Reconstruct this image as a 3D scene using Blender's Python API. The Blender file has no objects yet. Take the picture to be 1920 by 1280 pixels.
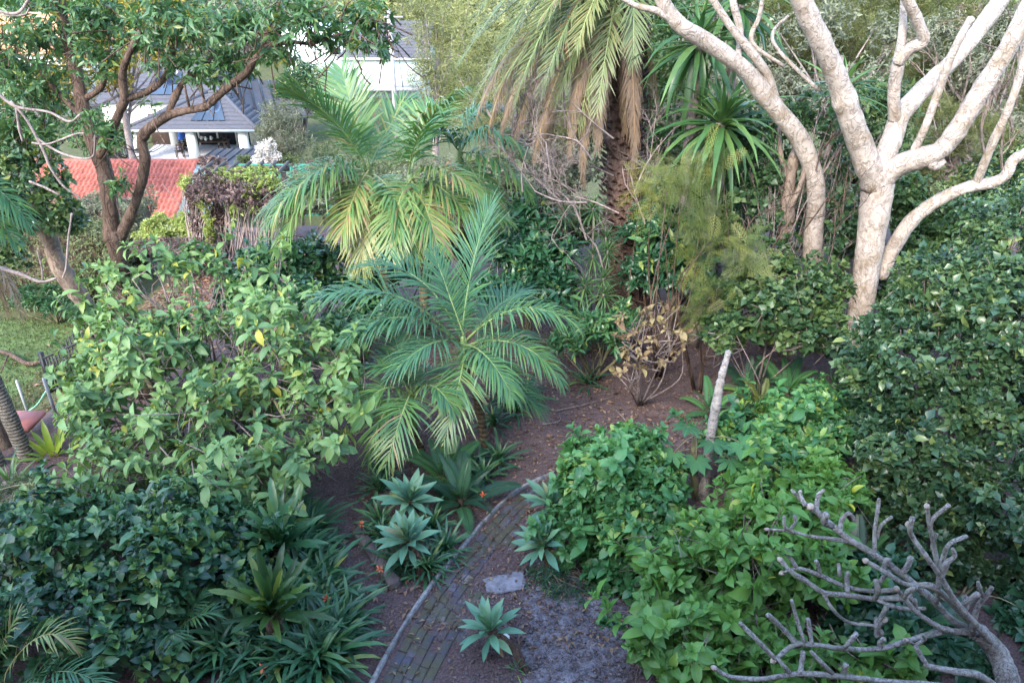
import bpy, math
import numpy as np
from mathutils import Matrix, Vector

# ------------------------------------------------------------------ camera, light, exposure
scene = bpy.context.scene
COL = scene.collection
PITCH = math.radians(27.6)
CAM_H = 8.0
FPX = 1493.0                      # focal length in pixels of the 1920 px wide photograph
cam_d = bpy.data.cameras.new("camera")
cam_d.lens = FPX / 1920 * 36
cam_d.sensor_width = 36
cam_d.clip_end = 2000
cam = bpy.data.objects.new("camera", cam_d)
cam.location = (0, 0, CAM_H)
cam.rotation_euler = (math.pi / 2 - PITCH, 0, 0)
COL.objects.link(cam)
scene.camera = cam

SUN_EL, SUN_AZ = math.radians(38), math.radians(-152)
w = bpy.data.worlds.new("World")
scene.world = w
w.use_nodes = True
wn = w.node_tree
sky = wn.nodes.new("ShaderNodeTexSky")
sky.sky_type = 'NISHITA'
sky.sun_disc = False
sky.sun_elevation = SUN_EL
sky.sun_rotation = SUN_AZ
wn.nodes["Background"].inputs[1].default_value = 0.15
wn.links.new(sky.outputs[0], wn.nodes["Background"].inputs[0])
sd = bpy.data.lights.new("sun", 'SUN')
sd.energy = 0.75
sd.angle = math.radians(16)
sd.color = (1.0, 0.92, 0.80)
sun = bpy.data.objects.new("sun", sd)
S = Vector((math.sin(SUN_AZ) * math.cos(SUN_EL), math.cos(SUN_AZ) * math.cos(SUN_EL), math.sin(SUN_EL)))
sun.rotation_euler = S.to_track_quat('Z', 'Y').to_euler()
COL.objects.link(sun)
vs = scene.view_settings
vs.view_transform = 'Standard'
vs.look = 'None'
vs.gamma = 1
vs.use_curve_mapping = False
vs.exposure = 3.08
scene.cycles.max_bounces = 7
scene.cycles.diffuse_bounces = 1
scene.cycles.glossy_bounces = 2
scene.cycles.transmission_bounces = 2
scene.cycles.transparent_max_bounces = 4

# ------------------------------------------------------------------ numeric helpers
CP, SP = math.cos(PITCH), math.sin(PITCH)
CAMV = np.array([0, 0, CAM_H])

def A3(*v): return np.array(v, float)

def nrm(v):
    return v / np.maximum(np.linalg.norm(v, axis=-1, keepdims=True), 1e-9)

def at(px, py, Y):
    """World point at forward distance Y seen in the photograph at (px, py)."""
    k = 640 - py
    d = np.array([px - 960, FPX * CP + SP * k, -FPX * SP + CP * k])
    return CAMV + d * (Y / d[1])

def mpp(px, py, Y):
    """Metres per photograph pixel at that point."""
    p = at(px, py, Y) - CAMV
    return (p[1] * CP - p[2] * SP) / FPX

def toscreen(P):
    p = P - CAMV
    d = p[:, 1] * CP - p[:, 2] * SP
    u = p[:, 0]
    v = p[:, 1] * SP + p[:, 2] * CP
    return 960 + FPX * u / d, 640 - FPX * v / d, d

def sstep(a, b, x):
    t = np.clip((x - a) / (b - a), 0, 1)
    return t * t * (3 - 2 * t)

def vnoise(x, y, seed=0):
    x = np.asarray(x, float); y = np.asarray(y, float)
    xi = np.floor(x).astype(np.int64); yi = np.floor(y).astype(np.int64)
    xf = x - xi; yf = y - yi
    def h(a, b):
        n = (a * 374761393 + b * 668265263 + seed * 974634777) & 0xFFFFFFFF
        n = ((n ^ (n >> 13)) * 1274126177) & 0xFFFFFFFF
        return ((n ^ (n >> 16)) & 0xFFFF) / 65535.0
    u = xf * xf * (3 - 2 * xf); v = yf * yf * (3 - 2 * yf)
    return (h(xi, yi) * (1 - u) + h(xi + 1, yi) * u) * (1 - v) + (h(xi, yi + 1) * (1 - u) + h(xi + 1, yi + 1) * u) * v

def fbm(x, y, seed=0, o=4):
    s = 0; a = .5
    for i in range(o):
        s = s + a * vnoise(x * 2 ** i, y * 2 ** i, seed + i); a *= .5
    return s

def zg(x, y):
    """Height of the ground: a level garden that drops to the neighbours' plots."""
    x = np.asarray(x, float); y = np.asarray(y, float)
    left = 2.5 * sstep(-7.8, -12, x) * sstep(10, 14.5, y)
    mulch = 1.0 * sstep(-4.5, -8.5, x) * sstep(14, 19, y)
    far = 5.5 * sstep(21, 38, y)
    return -np.maximum(np.maximum(left, mulch), far)

def gnd(px, py):
    d = at(px, py, 1.0) - CAMV
    t = np.arange(3, 160, .03)
    P = CAMV + d * t[:, None]
    k = np.nonzero(P[:, 2] <= zg(P[:, 0], P[:, 1]))[0]
    p = P[k[0]] if len(k) else P[-1]
    return np.array([p[0], p[1], float(zg(p[0], p[1]))])

# ------------------------------------------------------------------ mesh building
class MB:
    def __init__(s): s.V = []; s.Q = []; s.T = []; s.A = []; s.n = 0
    def add(s, V, Q=None, T=None, A=None):
        V = np.asarray(V, float).reshape(-1, 3)
        s.V.append(V)
        if Q is not None and len(Q): s.Q.append(np.asarray(Q, np.int64).reshape(-1, 4) + s.n)
        if T is not None and len(T): s.T.append(np.asarray(T, np.int64).reshape(-1, 3) + s.n)
        if A is None: A = np.zeros((len(V), 3))
        A = np.asarray(A, float)
        if A.ndim == 1: A = np.tile(A, (len(V), 1))
        s.A.append(A); s.n += len(V)
    def box(s, c, size, R=None, A=None):
        x, y, z = np.asarray(size) / 2
        V = np.array([[i * x, j * y, k * z] for k in (-1, 1) for j in (-1, 1) for i in (-1, 1)], float)
        if R is not None: V = V @ np.asarray(R).T
        s.add(V + np.asarray(c), [[0, 2, 3, 1], [4, 5, 7, 6], [0, 1, 5, 4], [2, 6, 7, 3], [0, 4, 6, 2], [1, 3, 7, 5]], A=A)
    def mesh(s, name, mat, off=(0, 0, 0), smooth=True):
        V = np.concatenate(s.V) - np.asarray(off)
        Q = np.concatenate(s.Q) if s.Q else np.zeros((0, 4), np.int64)
        T = np.concatenate(s.T) if s.T else np.zeros((0, 3), np.int64)
        A = np.concatenate(s.A)
        me = bpy.data.meshes.new(name)
        me.vertices.add(len(V)); me.vertices.foreach_set("co", V.astype(np.float32).ravel())
        nl = Q.size + T.size
        me.loops.add(nl); me.loops.foreach_set("vertex_index", np.concatenate([Q.ravel(), T.ravel()]).astype(np.int32))
        me.polygons.add(len(Q) + len(T))
        ls = np.concatenate([np.arange(len(Q)) * 4, Q.size + np.arange(len(T)) * 3]).astype(np.int32)
        me.polygons.foreach_set("loop_start", ls)
        if smooth: me.polygons.foreach_set("use_smooth", np.ones(len(Q) + len(T), bool))
        at_ = me.attributes.new("leaf", 'FLOAT_VECTOR', 'POINT')
        at_.data.foreach_set("vector", A.astype(np.float32).ravel())
        me.update(calc_edges=True)
        if mat: me.materials.append(mat)
        return me

def link(name, me, parent=None, M=None, loc=None):
    o = bpy.data.objects.new(name, me)
    COL.objects.link(o)
    if parent is not None: o.parent = parent
    if M is not None: o.matrix_basis = M
    if loc is not None: o.location = loc
    return o

def tag(o, label=None, cat=None, group=None, kind=None):
    if label: o["label"] = label
    if cat: o["category"] = cat
    if group: o["group"] = group
    if kind: o["kind"] = kind
    return o

def thing(name, label, cat, loc, group=None):
    o = bpy.data.objects.new(name, None)
    o.empty_display_size = .2
    o.location = loc
    COL.objects.link(o)
    return tag(o, label, cat, group)

def part(name, mb, mat, root, smooth=True, kind=None, up=None, label=None):
    """A mesh in world coordinates made a child of root (or of a part `up` that sits at root's origin)."""
    o = link(name, mb.mesh(name, mat, tuple(root.location), smooth), up or root)
    if kind: o["kind"] = kind
    if label: o["label"] = label
    return o

def struct(name, mb, mat, smooth=True, kind="structure"):
    o = link(name, mb.mesh(name, mat, (0, 0, 0), smooth)); o["kind"] = kind
    return o

def catmull(P, R, sub=4):
    P = np.asarray(P, float); R = np.asarray(R, float)
    n = len(P)
    if n < 3 or sub < 2: 
        return P, R
    E = np.vstack([2 * P[0] - P[1], P, 2 * P[-1] - P[-2]])
    out = []; ro = []
    for i in range(n - 1):
        p0, p1, p2, p3 = E[i:i + 4]
        for j in range(sub):
            t = j / sub
            out.append(.5 * (2 * p1 + (p2 - p0) * t + (2 * p0 - 5 * p1 + 4 * p2 - p3) * t * t + (3 * p1 - p0 - 3 * p2 + p3) * t ** 3))
            ro.append(R[i] * (1 - t) + R[i + 1] * t)
    out.append(P[-1]); ro.append(R[-1])
    return np.array(out), np.array(ro)

def tube(mb, P, R, sides=8, sub=4, knob=0.0, rnd=None, cap=True, A=.5):
    P, R = catmull(P, R, sub)
    n = len(P)
    t = np.gradient(P, axis=0); t = nrm(t)
    ref = np.array([0, 0, 1.0]) if abs(t[0][2]) < .9 else np.array([1.0, 0, 0])
    u = nrm(np.cross(t[0], ref)); U = [u]
    for i in range(1, n):
        u = u - t[i] * (u @ t[i]); u = u / max(np.linalg.norm(u), 1e-9); U.append(u)
    U = np.array(U); W = np.cross(t, U)
    th = np.linspace(0, 2 * math.pi, sides, endpoint=False)
    rr = R[:, None] * np.ones(sides)
    if knob and rnd is not None: rr = rr * (1 + knob * 1.6 * np.interp(np.arange(n), np.arange(0, n + 2, 2), rnd.normal(size=len(np.arange(0, n + 2, 2)))))[:, None]
    if knob and rnd is not None: rr = rr * (1 + knob * rnd.normal(size=(n, sides)))
    V = P[:, None] + rr[..., None] * (np.cos(th)[None, :, None] * U[:, None] + np.sin(th)[None, :, None] * W[:, None])
    V = V.reshape(-1, 3)
    i = np.arange(n - 1)[:, None] * sides; j = np.arange(sides)[None]; j2 = (j + 1) % sides
    Q = np.stack([i + j, i + j2, i + sides + j2, i + sides + j], -1).reshape(-1, 4)
    T = []
    if cap:
        V = np.vstack([V, P[-1] + t[-1] * R[-1] * .5, P[0]]); c = len(V) - 2; b = (n - 1) * sides
        T = [[b + k, b + (k + 1) % sides, c] for k in range(sides)] + [[(k + 1) % sides, k, c + 1] for k in range(sides)]
    mb.add(V, Q, T, np.tile([A, .5, .5], (len(V), 1)))

# ------------------------------------------------------------------ leaf templates (length 1 along +Y, face up +Z)
def leaf_t(n=3, w=.45, fold=.15, droop=.6, lift=.25, prof='ovate', wave=0.0):
    t = np.linspace(0, 1, n + 1)
    ang = lift - droop * t
    y = np.concatenate([[0], np.cumsum(np.cos(ang[:-1]) / n)]); z = np.concatenate([[0], np.cumsum(np.sin(ang[:-1]) / n)])
    if prof == 'ovate': p = np.interp(t, [0, .08, .2, .35, .5, .65, .8, .92, 1], [.1, .42, .78, .98, 1, .88, .62, .27, .03])
    elif prof == 'strap': p = np.minimum(1, .75 + t) * np.sqrt(np.clip(1 - t ** 5, 0, 1))
    elif prof == 'agave': p = np.interp(t, [0, .15, .5, .65, .85, 1], [.55, .5, 1, .95, .5, .02])
    elif prof == 'blade': p = np.interp(t, [0, .1, .4, 1], [.7, .9, 1, .05])
    elif prof == 'obovate': p = np.interp(t, [0, .15, .7, .9, 1], [.15, .3, 1, .75, .08])
    p = np.maximum(p, .03)
    V = []; A = []
    for i in range(n + 1):
        wv = wave * math.sin(i * 2.4)
        V += [[-w / 2 * p[i], y[i], z[i] + fold * w * p[i] + wv], [0, y[i], z[i]], [w / 2 * p[i], y[i], z[i] + fold * w * p[i] - wv]]
        A += [[0, 1, t[i]], [0, 0, t[i]], [0, 1, t[i]]]
    Q = []
    for i in range(n):
        a = 3 * i
        Q += [[a, a + 1, a + 4, a + 3], [a + 1, a + 2, a + 5, a + 4]]
    return dict(V=np.array(V), Q=np.array(Q), T=np.zeros((0, 3), int), A=np.array(A, float))

def diamond_t(w=.45, fold=.2, droop=.15):
    return dict(V=np.array([[0, 0, 0], [-w / 2, .45, fold * w], [w / 2, .45, fold * w], [0, 1, -droop]]),
                Q=np.zeros((0, 4), int), T=np.array([[0, 2, 3], [0, 3, 1]]),
                A=np.array([[0, 0, 0], [0, 1, .5], [0, 1, .5], [0, 0, 1.]]))

def pinnate_t(n=11, ll=.3, w=.07, droop=.5, fill=1.0, lang=60, side_droop=.25):
    """A feather leaf: thin midrib and n pairs of pointed leaflets."""
    V = []; T = []; Q = []; A = []
    y = z = 0; pts = []
    m = 12
    for i in range(m + 1):
        pts.append((y, z)); a = .35 - droop * 1.6 * i / m
        y += math.cos(a) / m; z += math.sin(a) / m
    pts = np.array(pts)
    for i in range(m):
        b = len(V); ww = .008
        (y0, z0), (y1, z1) = pts[i], pts[i + 1]
        V += [[-ww, y0, z0], [ww, y0, z0], [ww, y1, z1], [-ww, y1, z1]]; A += [[0, 0, i / m]] * 4
        Q.append([b, b + 1, b + 2, b + 3])
    for k in range(n):
        s = .12 + .86 * k / (n - 1)
        f = s * m; i = min(int(f), m - 1); q = pts[i] * (1 - (f - i)) + pts[i + 1] * (f - i)
        L = ll * (math.sin(math.pi * (.18 + .75 * s)) ** .7) * fill
        an = math.radians(lang * (1 - .45 * s))
        for sg in (-1, 1):
            b = len(V)
            d = np.array([sg * math.sin(an), math.cos(an), -side_droop])
            d /= np.linalg.norm(d)
            p0 = np.array([0, q[0], q[1]]); pw = np.array([-sg * d[1], sg * d[0], 0]) * w * .5
            V += [p0, p0 + d * L * .4 + pw, p0 + d * L * .4 - pw, p0 + d * L - np.array([0, 0, side_droop * L * .4])]
            A += [[0, .5, s]] * 4
            T += [[b, b + 1, b + 3], [b, b + 3, b + 2]]
    return dict(V=np.array(V, float), Q=np.array(Q), T=np.array(T), A=np.array(A, float))

def palmate_t(lobes=7):
    V = [[0, 0, 0]]; T = []; A = [[0, 0, 0]]
    for k in range(lobes):
        a = math.radians(-130 + 260 * k / (lobes - 1))
        L = .55 + .45 * math.cos(a * .55)
        d = np.array([math.sin(a), math.cos(a), 0]); p = np.array([d[1], -d[0], 0])
        b = len(V)
        c = lambda r, q, z: (d * r * L + p * q * L + np.array([0, 0, z])).tolist()
        V += [c(.35, -.13, .02), c(.35, .13, .02), c(.62, -.2, -.02), c(.62, .2, -.02), c(1, 0, -.12), c(.4, 0, 0), c(.72, 0, -.04)]
        A += [[0, 1, .4], [0, 1, .4], [0, 1, .6], [0, 1, .6], [0, 0, 1], [0, 0, .4], [0, 0, .7]]
        T += [[0, b + 1, b + 5], [0, b + 5, b], [b, b + 5, b + 2], [b + 5, b + 6, b + 2], [b + 5, b + 1, b + 3], [b + 5, b + 3, b + 6], [b + 2, b + 6, b + 4], [b + 6, b + 3, b + 4]]
    return dict(V=np.array(V, float), Q=np.zeros((0, 4), int), T=np.array(T), A=np.array(A, float))

def basis(fwd, up):
    y = nrm(fwd); x = nrm(np.cross(y, up)); z = np.cross(x, y)
    return x, y, z

def scatter(mb, t, pos, fwd, up, size, rnd):
    N = len(pos)
    if N == 0: return
    x, y, z = basis(fwd, up)
    s = np.asarray(size, float)[:, None, None]
    tv = t['V']
    V = pos[:, None] + s * (tv[None, :, 0:1] * x[:, None] + tv[None, :, 1:2] * y[:, None] + tv[None, :, 2:3] * z[:, None])
    m = len(tv); off = (np.arange(N) * m)[:, None, None]
    A = np.tile(t['A'][None], (N, 1, 1)); A[..., 0] = np.asarray(rnd)[:, None]
    mb.add(V.reshape(-1, 3), (t['Q'][None] + off).reshape(-1, 4) if len(t['Q']) else None,
           (t['T'][None] + off).reshape(-1, 3) if len(t['T']) else None, A.reshape(-1, 3))

_tm = {}
def tmesh(t, name, mat):
    k = (id(t), mat.name)
    if k not in _tm:
        mb = MB(); mb.add(t['V'], t['Q'], t['T'], t['A']); _tm[k] = mb.mesh(name, mat)
    return _tm[k]

def mat4(pos, x, y, z, s):
    return Matrix(((x[0] * s, y[0] * s, z[0] * s, pos[0]), (x[1] * s, y[1] * s, z[1] * s, pos[1]), (x[2] * s, y[2] * s, z[2] * s, pos[2]), (0, 0, 0, 1)))

def leaf_objs(name, ts, mat, root, pos, fwd, up, size, rnd, parent=None):
    x, y, z = basis(fwd, up)
    L = np.array(root.location)
    for i in range(len(pos)):
        t = ts[i % len(ts)]
        link(name, tmesh(t, name, mat), parent or root, mat4(pos[i] - L, x[i], y[i], z[i], float(size[i])))

def sprigs(tips, axes, k, leaf, rnd, spread=(25, 85), var=.25, back=.4, grow=.5, droop=.15):
    """k leaves in a spiral round every tip: positions, directions, upper-face normals, sizes."""
    N = len(tips)
    ref = np.where(np.abs(axes[:, 2:3]) < .9, A3(0, 0, 1), A3(1, 0, 0))
    e1 = nrm(np.cross(axes, ref)); e2 = np.cross(axes, e1)
    j = np.arange(k)
    az = rnd.uniform(0, 6.28, (N, 1)) + j * 2.4 + rnd.normal(0, .25, (N, k))
    el = np.radians(np.linspace(spread[0], spread[1], k)[None] + rnd.normal(0, 9, (N, k)))
    rad = e1[:, None] * np.cos(az)[..., None] + e2[:, None] * np.sin(az)[..., None]
    d = axes[:, None] * np.cos(el)[..., None] + rad * np.sin(el)[..., None]
    d[..., 2] -= droop * j / max(k - 1, 1)
    d = nrm(d)
    sz = leaf * (grow + (1 - grow) * j / max(k - 1, 1))[None] * (1 + rnd.normal(0, var, (N, k))).clip(.4, 1.7)
    pos = tips[:, None] - axes[:, None] * (back * leaf * j / max(k - 1, 1))[None, :, None]
    up = np.repeat(axes[:, None], k, 1) + rnd.normal(0, .12, (N, k, 3))
    up = np.where((np.abs((up * d).sum(-1)) > .97)[..., None], A3(.3, .2, 1), up)
    return pos.reshape(-1, 3), d.reshape(-1, 3), up.reshape(-1, 3), sz.ravel()

def blob_pts(blobs, n, rnd, inner=.28, back=.35, low=-.35, lump=.18):
    """Points spread through the outer shell of a union of ellipsoids, with lumps and hollows."""
    C = np.array([b[0] for b in blobs], float); R = np.array([b[1] for b in blobs], float)
    wgt = (R[:, 0] * R[:, 1] + R[:, 1] * R[:, 2] + R[:, 0] * R[:, 2]); wgt /= wgt.sum()
    P = []; D = []; got = 0
    for _ in range(12):
        m = int(n * 1.6) + 50
        b = rnd.choice(len(C), m, p=wgt)
        d = nrm(rnd.normal(size=(m, 3)))
        c = C[b]; r = R[b]
        rad = 1 - np.abs(rnd.normal(0, inner, m))
        lum = lump * (vnoise(d[:, 0] * 3 + b * 7, d[:, 1] * 3 + d[:, 2] * 3, 5) - .5) * 2
        rad = np.clip(rad + lum, .25, 1.25)
        p = c + d * r * rad[:, None]
        ok = d[:, 2] > low
        tc = nrm(CAMV - p)
        ok &= ((d * tc).sum(1) > -.15) | (rnd.random(m) < back)
        for q in range(len(C)):
            e = (((p - C[q]) / R[q]) ** 2).sum(1)
            ok &= (q == b) | (e > .6)
        ok &= p[:, 2] > zg(p[:, 0], p[:, 1]) + .03
        P.append(p[ok]); D.append(nrm(d / r)[ok]); got += ok.sum()
        if got >= n: break
    return np.concatenate(P)[:n], np.concatenate(D)[:n]

def front_first(pos, size, rnd, cell=13):
    """Order leaves so that those that show largest come first: nearest in each small window of the view."""
    sx, sy, d = toscreen(pos)
    o = np.argsort(d - .3 * size + rnd.random(len(d)) * .05)
    key = (sx[o] // cell).astype(np.int64) * 100003 + (sy[o] // cell).astype(np.int64)
    _, first = np.unique(key, return_index=True)
    vis = np.zeros(len(d), bool); vis[o[first]] = True
    inside = (sx > -20) & (sx < 1940) & (sy > -20) & (sy < 1300)
    score = vis * 2.0 * inside + size / d * 10 + rnd.random(len(d)) * .6
    return np.argsort(-score)

def billow(blobs, per, rnd, lo=.28, hi=.5):
    """Break smooth ellipsoids up into billows of different size."""
    out = []
    for c, r in blobs:
        r = np.array(r, float); c = np.asarray(c, float)
        out.append((c, r * .82))
        for _ in range(per):
            d = nrm(rnd.normal(size=3) + nrm(CAMV - c) * .7 + A3(0, 0, .4)); q = rnd.uniform(lo, hi) * rnd.uniform(.7, 1.15)
            out.append((c + d * r * (1.0 - q * .25), np.full(3, (r.prod()) ** (1 / 3)) * q * A3(1, 1, .8)))
    return out

def bush(name, label, cat, base, blobs, n, k, leaf, ts, mat, stem_mat, seed, group=None, parts=0, upb=.6, spread=(25, 85),
         inner=.28, back=.35, low=-.35, stems=14, stem_r=.02, crown='foliage', droop=.15, lod=None, var=.32, grow=.45, stem_name='stem', lump=.18, jit=.35, tip_stem=0, clump=5, yellow=.012, shoots=0):
    rnd = np.random.default_rng(seed)
    base = np.mean([b[0] for b in blobs], axis=0) + A3(0, .25, 0); base[2] = float(zg(base[0], base[1]))
    if clump: blobs = billow(blobs, clump, rnd)
    root = thing(name, label, cat, base, group)
    tips, dirs = blob_pts(blobs, n, rnd, inner, back, low, lump)
    ax = nrm(dirs + A3(0, 0, upb) + rnd.normal(0, jit, dirs.shape))
    if shoots:
        q = rnd.choice(len(tips), shoots, replace=False); d = nrm(dirs[q] + A3(0, 0, .8) + rnd.normal(0, .4, (shoots, 3)))
        far = rnd.uniform(.8, 3.2, (shoots, 1)) * leaf
        tips = np.vstack([tips] + [tips[q] + d * far * f for f in (.4, .7, 1.0)]); ax = np.vstack([ax, d, d, d])
    pos, fwd, up, size = sprigs(tips, ax, k, leaf, rnd, spread, var=var, droop=droop, grow=grow)
    cl = vnoise(tips[:, 0] * 2.1 + tips[:, 2] * 1.3, tips[:, 1] * 1.5 + tips[:, 2] * 1.7, seed)
    r = np.clip(np.repeat(cl * .5 + rnd.random(len(tips)) * .28, k) + rnd.random(len(pos)) * .24 - .02, 0, .93)
    r = np.where(rnd.random(len(r)) < yellow, .99, r)
    if parts:
        o = front_first(pos, size, rnd)
        a, b = o[:parts], o[parts:]
        leaf_objs('leaf', ts, mat, root, pos[a], fwd[a], up[a], size[a], r[a])
    else:
        b = np.arange(len(pos))
    mb = MB()
    tl = lod or ts
    for i, t in enumerate(tl):
        s = b[i::len(tl)]
        scatter(mb, t, pos[s], fwd[s], up[s], size[s], r[s])
    if mb.n: part(crown, mb, mat, root, kind='stuff')
    if stems:
        mb = MB()
        for i in rnd.choice(len(tips), min(stems, len(tips)), replace=False):
            m = base + (tips[i] - base) * .5 + rnd.normal(0, .12, 3) * np.linalg.norm(tips[i] - base) + A3(0, 0, .1)
            tube(mb, [base + rnd.normal(0, .05, 3) * A3(1, 1, 0), m, tips[i]], [stem_r, stem_r * .6, stem_r * .25], 5, 4)
        part(stem_name, mb, stem_mat, root)
    if tip_stem:
        mb = MB()
        for i in rnd.choice(len(tips), min(tip_stem, len(tips)), replace=False):
            q = tips[i] - ax[i] * leaf * 2.2 + rnd.normal(0, .5, 3) * leaf + A3(0, 0, -.3 * leaf)
            q2 = q + (base + A3(0, 0, 1) - q) * .25 + rnd.normal(0, .6, 3) * leaf
            tube(mb, [q2, q, tips[i]], [stem_r * .5, stem_r * .4, stem_r * .25], 3, 2, cap=False)
        part('twigs', mb, stem_mat, root, kind='stuff')
    return root

def bez(P0, P1, P2, s):
    s = s[:, None]
    return (1 - s) ** 2 * P0 + 2 * s * (1 - s) * P1 + s * s * P2, nrm(2 * (1 - s) * (P1 - P0) + 2 * s * (P2 - P1))

def frond(root, P0, P1, P2, rnd, mat, rib_mat, nl=46, ll=.6, lw=.035, start=.14, base=68, tip=22, vee=20, droop=.35, r0=.022, tone=.5, name='frond', tvar=.12, roll=0.0):
    """A feather palm leaf: an arching rib and, as its child, two rows of leaflets that sag."""
    P0, P1, P2 = map(lambda v: np.asarray(v, float), (P0, P1, P2))
    pts, tg = bez(P0, P1, P2, np.linspace(0, 1, 14))
    mb = MB(); tube(mb, pts, np.linspace(r0, r0 * .18, 14), 5, 1, A=tone)
    rib = part(name, mb, rib_mat, root)
    h = (P2 - P0) * A3(1, 1, 0) + 1e-4
    side0 = nrm(np.cross(h, A3(0, 0, 1)))
    s = np.repeat(np.linspace(start, .995, nl) + rnd.normal(0, .003, nl), 2).clip(0, 1)
    sg = np.tile([-1., 1.], nl)
    p, t = bez(P0, P1, P2, s)
    side = nrm(side0[None] - t * (t @ side0)[:, None]); n = np.cross(side, t)
    n = n * np.where(n[:, 2:3] < -.2, -1, 1) if False else n
    if roll:
        side, n = side * math.cos(roll) + n * math.sin(roll), n * math.cos(roll) - side * math.sin(roll)
    q = (s - start) / (1 - start)
    al = np.radians(base + (tip - base) * q + rnd.normal(0, 7, len(s))); be = np.radians(vee + rnd.normal(0, 10, len(s)))
    d = t * np.cos(al)[:, None] + side * (sg * np.sin(al) * np.cos(be))[:, None] + n * (np.sin(al) * np.sin(be))[:, None]
    L = ll * np.sin(np.pi * (.16 + .74 * q)) ** .75 * (1 + rnd.normal(0, .10, len(s))) * np.where(rnd.random(len(s)) < .07, rnd.uniform(.15, .6, len(s)), 1)
    W = lw * np.interp(q, [0, .2, .8, 1], [.7, 1, .9, .5])
    prof = [.55, 1, .8, .04]
    P = [p]; dd = nrm(d)
    for j in range(3):
        P.append(P[-1] + dd * (L / 3)[:, None]); dd = nrm(dd + A3(0, 0, -1) * (droop * (.6 + .8 * rnd.random(len(s))))[:, None])
    P = np.stack(P, 1)
    wd = nrm(np.cross(d, n))
    V = np.stack([P - wd[:, None] * (W[:, None, None] * np.array(prof)[None, :, None] / 2), P + wd[:, None] * (W[:, None, None] * np.array(prof)[None, :, None] / 2)], 2).reshape(-1, 3)
    b = (np.arange(len(s)) * 8)[:, None, None]
    Q = (np.array([[0, 1, 3, 2], [2, 3, 5, 4], [4, 5, 7, 6]])[None] + b).reshape(-1, 4)
    A = np.zeros((len(s), 8, 3)); A[..., 0] = np.clip(tone + rnd.normal(0, tvar, len(s)) + np.where(rnd.random(len(s)) < .04, .3, 0), .01, .99)[:, None]; A[..., 1] = .5; A[..., 2] = np.repeat([0, .33, .66, 1], 2)[None]
    mb = MB(); mb.add(V, Q, None, A.reshape(-1, 3))
    part('leaflets', mb, mat, root, kind='stuff', up=rib)
    return rib

def rosette(root, c, n, length, ts, mat, rnd, elev=(80, -10), name='leaf', axis=None, var=.12, base_r=.03, asobj=True, mb=None, size_in=.6):
    """Leaves in a golden-angle spiral from an upright heart to a drooping skirt."""
    i = np.arange(n); q = i / max(n - 1, 1)
    az = i * 2.39996 + rnd.uniform(0, 6); el = np.radians(elev[0] + (elev[1] - elev[0]) * q ** .9 + rnd.normal(0, 5, n))
    d = np.stack([np.cos(az) * np.cos(el), np.sin(az) * np.cos(el), np.sin(el)], 1)
    up = np.stack([-np.cos(az) * np.sin(el), -np.sin(az) * np.sin(el), np.cos(el)], 1)
    if axis is not None:
        z = nrm(np.asarray(axis, float)); x = nrm(np.cross(A3(0, 1, .01), z)); y = np.cross(z, x); M = np.stack([x, y, z], 1)
        d = d @ M.T; up = up @ M.T
    pos = np.asarray(c) + d * base_r - A3(0, 0, 1) * (q * base_r * 1.5)[:, None]
    sz = length * (size_in + (1 - size_in) * np.minimum(1, q * 2.2)) * (1 + rnd.normal(0, var, n)).clip(.6, 1.4)
    r = rnd.random(n)
    if asobj: leaf_objs(name, ts, mat, root, pos, d, up, sz, r)
    else:
        for k, t in enumerate(ts): scatter(mb, t, pos[k::len(ts)], d[k::len(ts)], up[k::len(ts)], sz[k::len(ts)], r[k::len(ts)])

def twiggrow(mb, p, d, L, r, depth, rnd, spread=.6, upb=.15, sides=4, kids=(2, 4), shrink=.68, wob=.25):
    m = p + d * L * .5 + rnd.normal(0, wob * .3, 3) * L
    d2 = nrm(d + rnd.normal(0, wob, 3)); e = m + d2 * L * .5
    tube(mb, [p, m, e], [r, r * .85, r * .65], sides if r > .014 else 3, 2 if r > .008 else 1, cap=False)
    if depth <= 0: return
    for _ in range(rnd.integers(*kids)):
        f = rnd.uniform(.4, 1); q = p + (m - p) * f * 2 if f < .5 else m + (e - m) * (f * 2 - 1)
        twiggrow(mb, q, nrm(d2 + rnd.normal(0, spread, 3) + A3(0, 0, upb)), L * shrink * rnd.uniform(.75, 1.2), r * .6, depth - 1, rnd, spread, upb, sides, kids, shrink, wob)

# ------------------------------------------------------------------ materials
def newmat(name):
    m = bpy.data.materials.new(name); m.use_nodes = True
    nt = m.node_tree
    return m, nt, nt.nodes["Principled BSDF"], nt.nodes["Material Output"]

def ramp(nt, stops, interp='LINEAR'):
    r = nt.nodes.new("ShaderNodeValToRGB"); r.color_ramp.interpolation = interp
    e = r.color_ramp.elements
    while len(e) < len(stops): e.new(.5)
    for x, (p, c) in zip(e, stops): x.position = p; x.color = (*c, 1)
    return r

def noise(nt, scale, detail=4, rough=.6, vec=None, dist=0):
    n = nt.nodes.new("ShaderNodeTexNoise")
    n.inputs["Scale"].default_value = scale; n.inputs["Detail"].default_value = detail
    n.inputs["Roughness"].default_value = rough; n.inputs["Distortion"].default_value = dist
    if vec: nt.links.new(vec, n.inputs["Vector"])
    return n

def mixc(nt, f, a, b, mode='MIX'):
    m = nt.nodes.new("ShaderNodeMix"); m.data_type = 'RGBA'; m.blend_type = mode
    for s, v in ((0, f), (6, a), (7, b)):
        if isinstance(v, (int, float)): m.inputs[s].default_value = v
        elif isinstance(v, tuple): m.inputs[s].default_value = (*v, 1)
        else: nt.links.new(v, m.inputs[s])
    return m.outputs[2]

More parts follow.
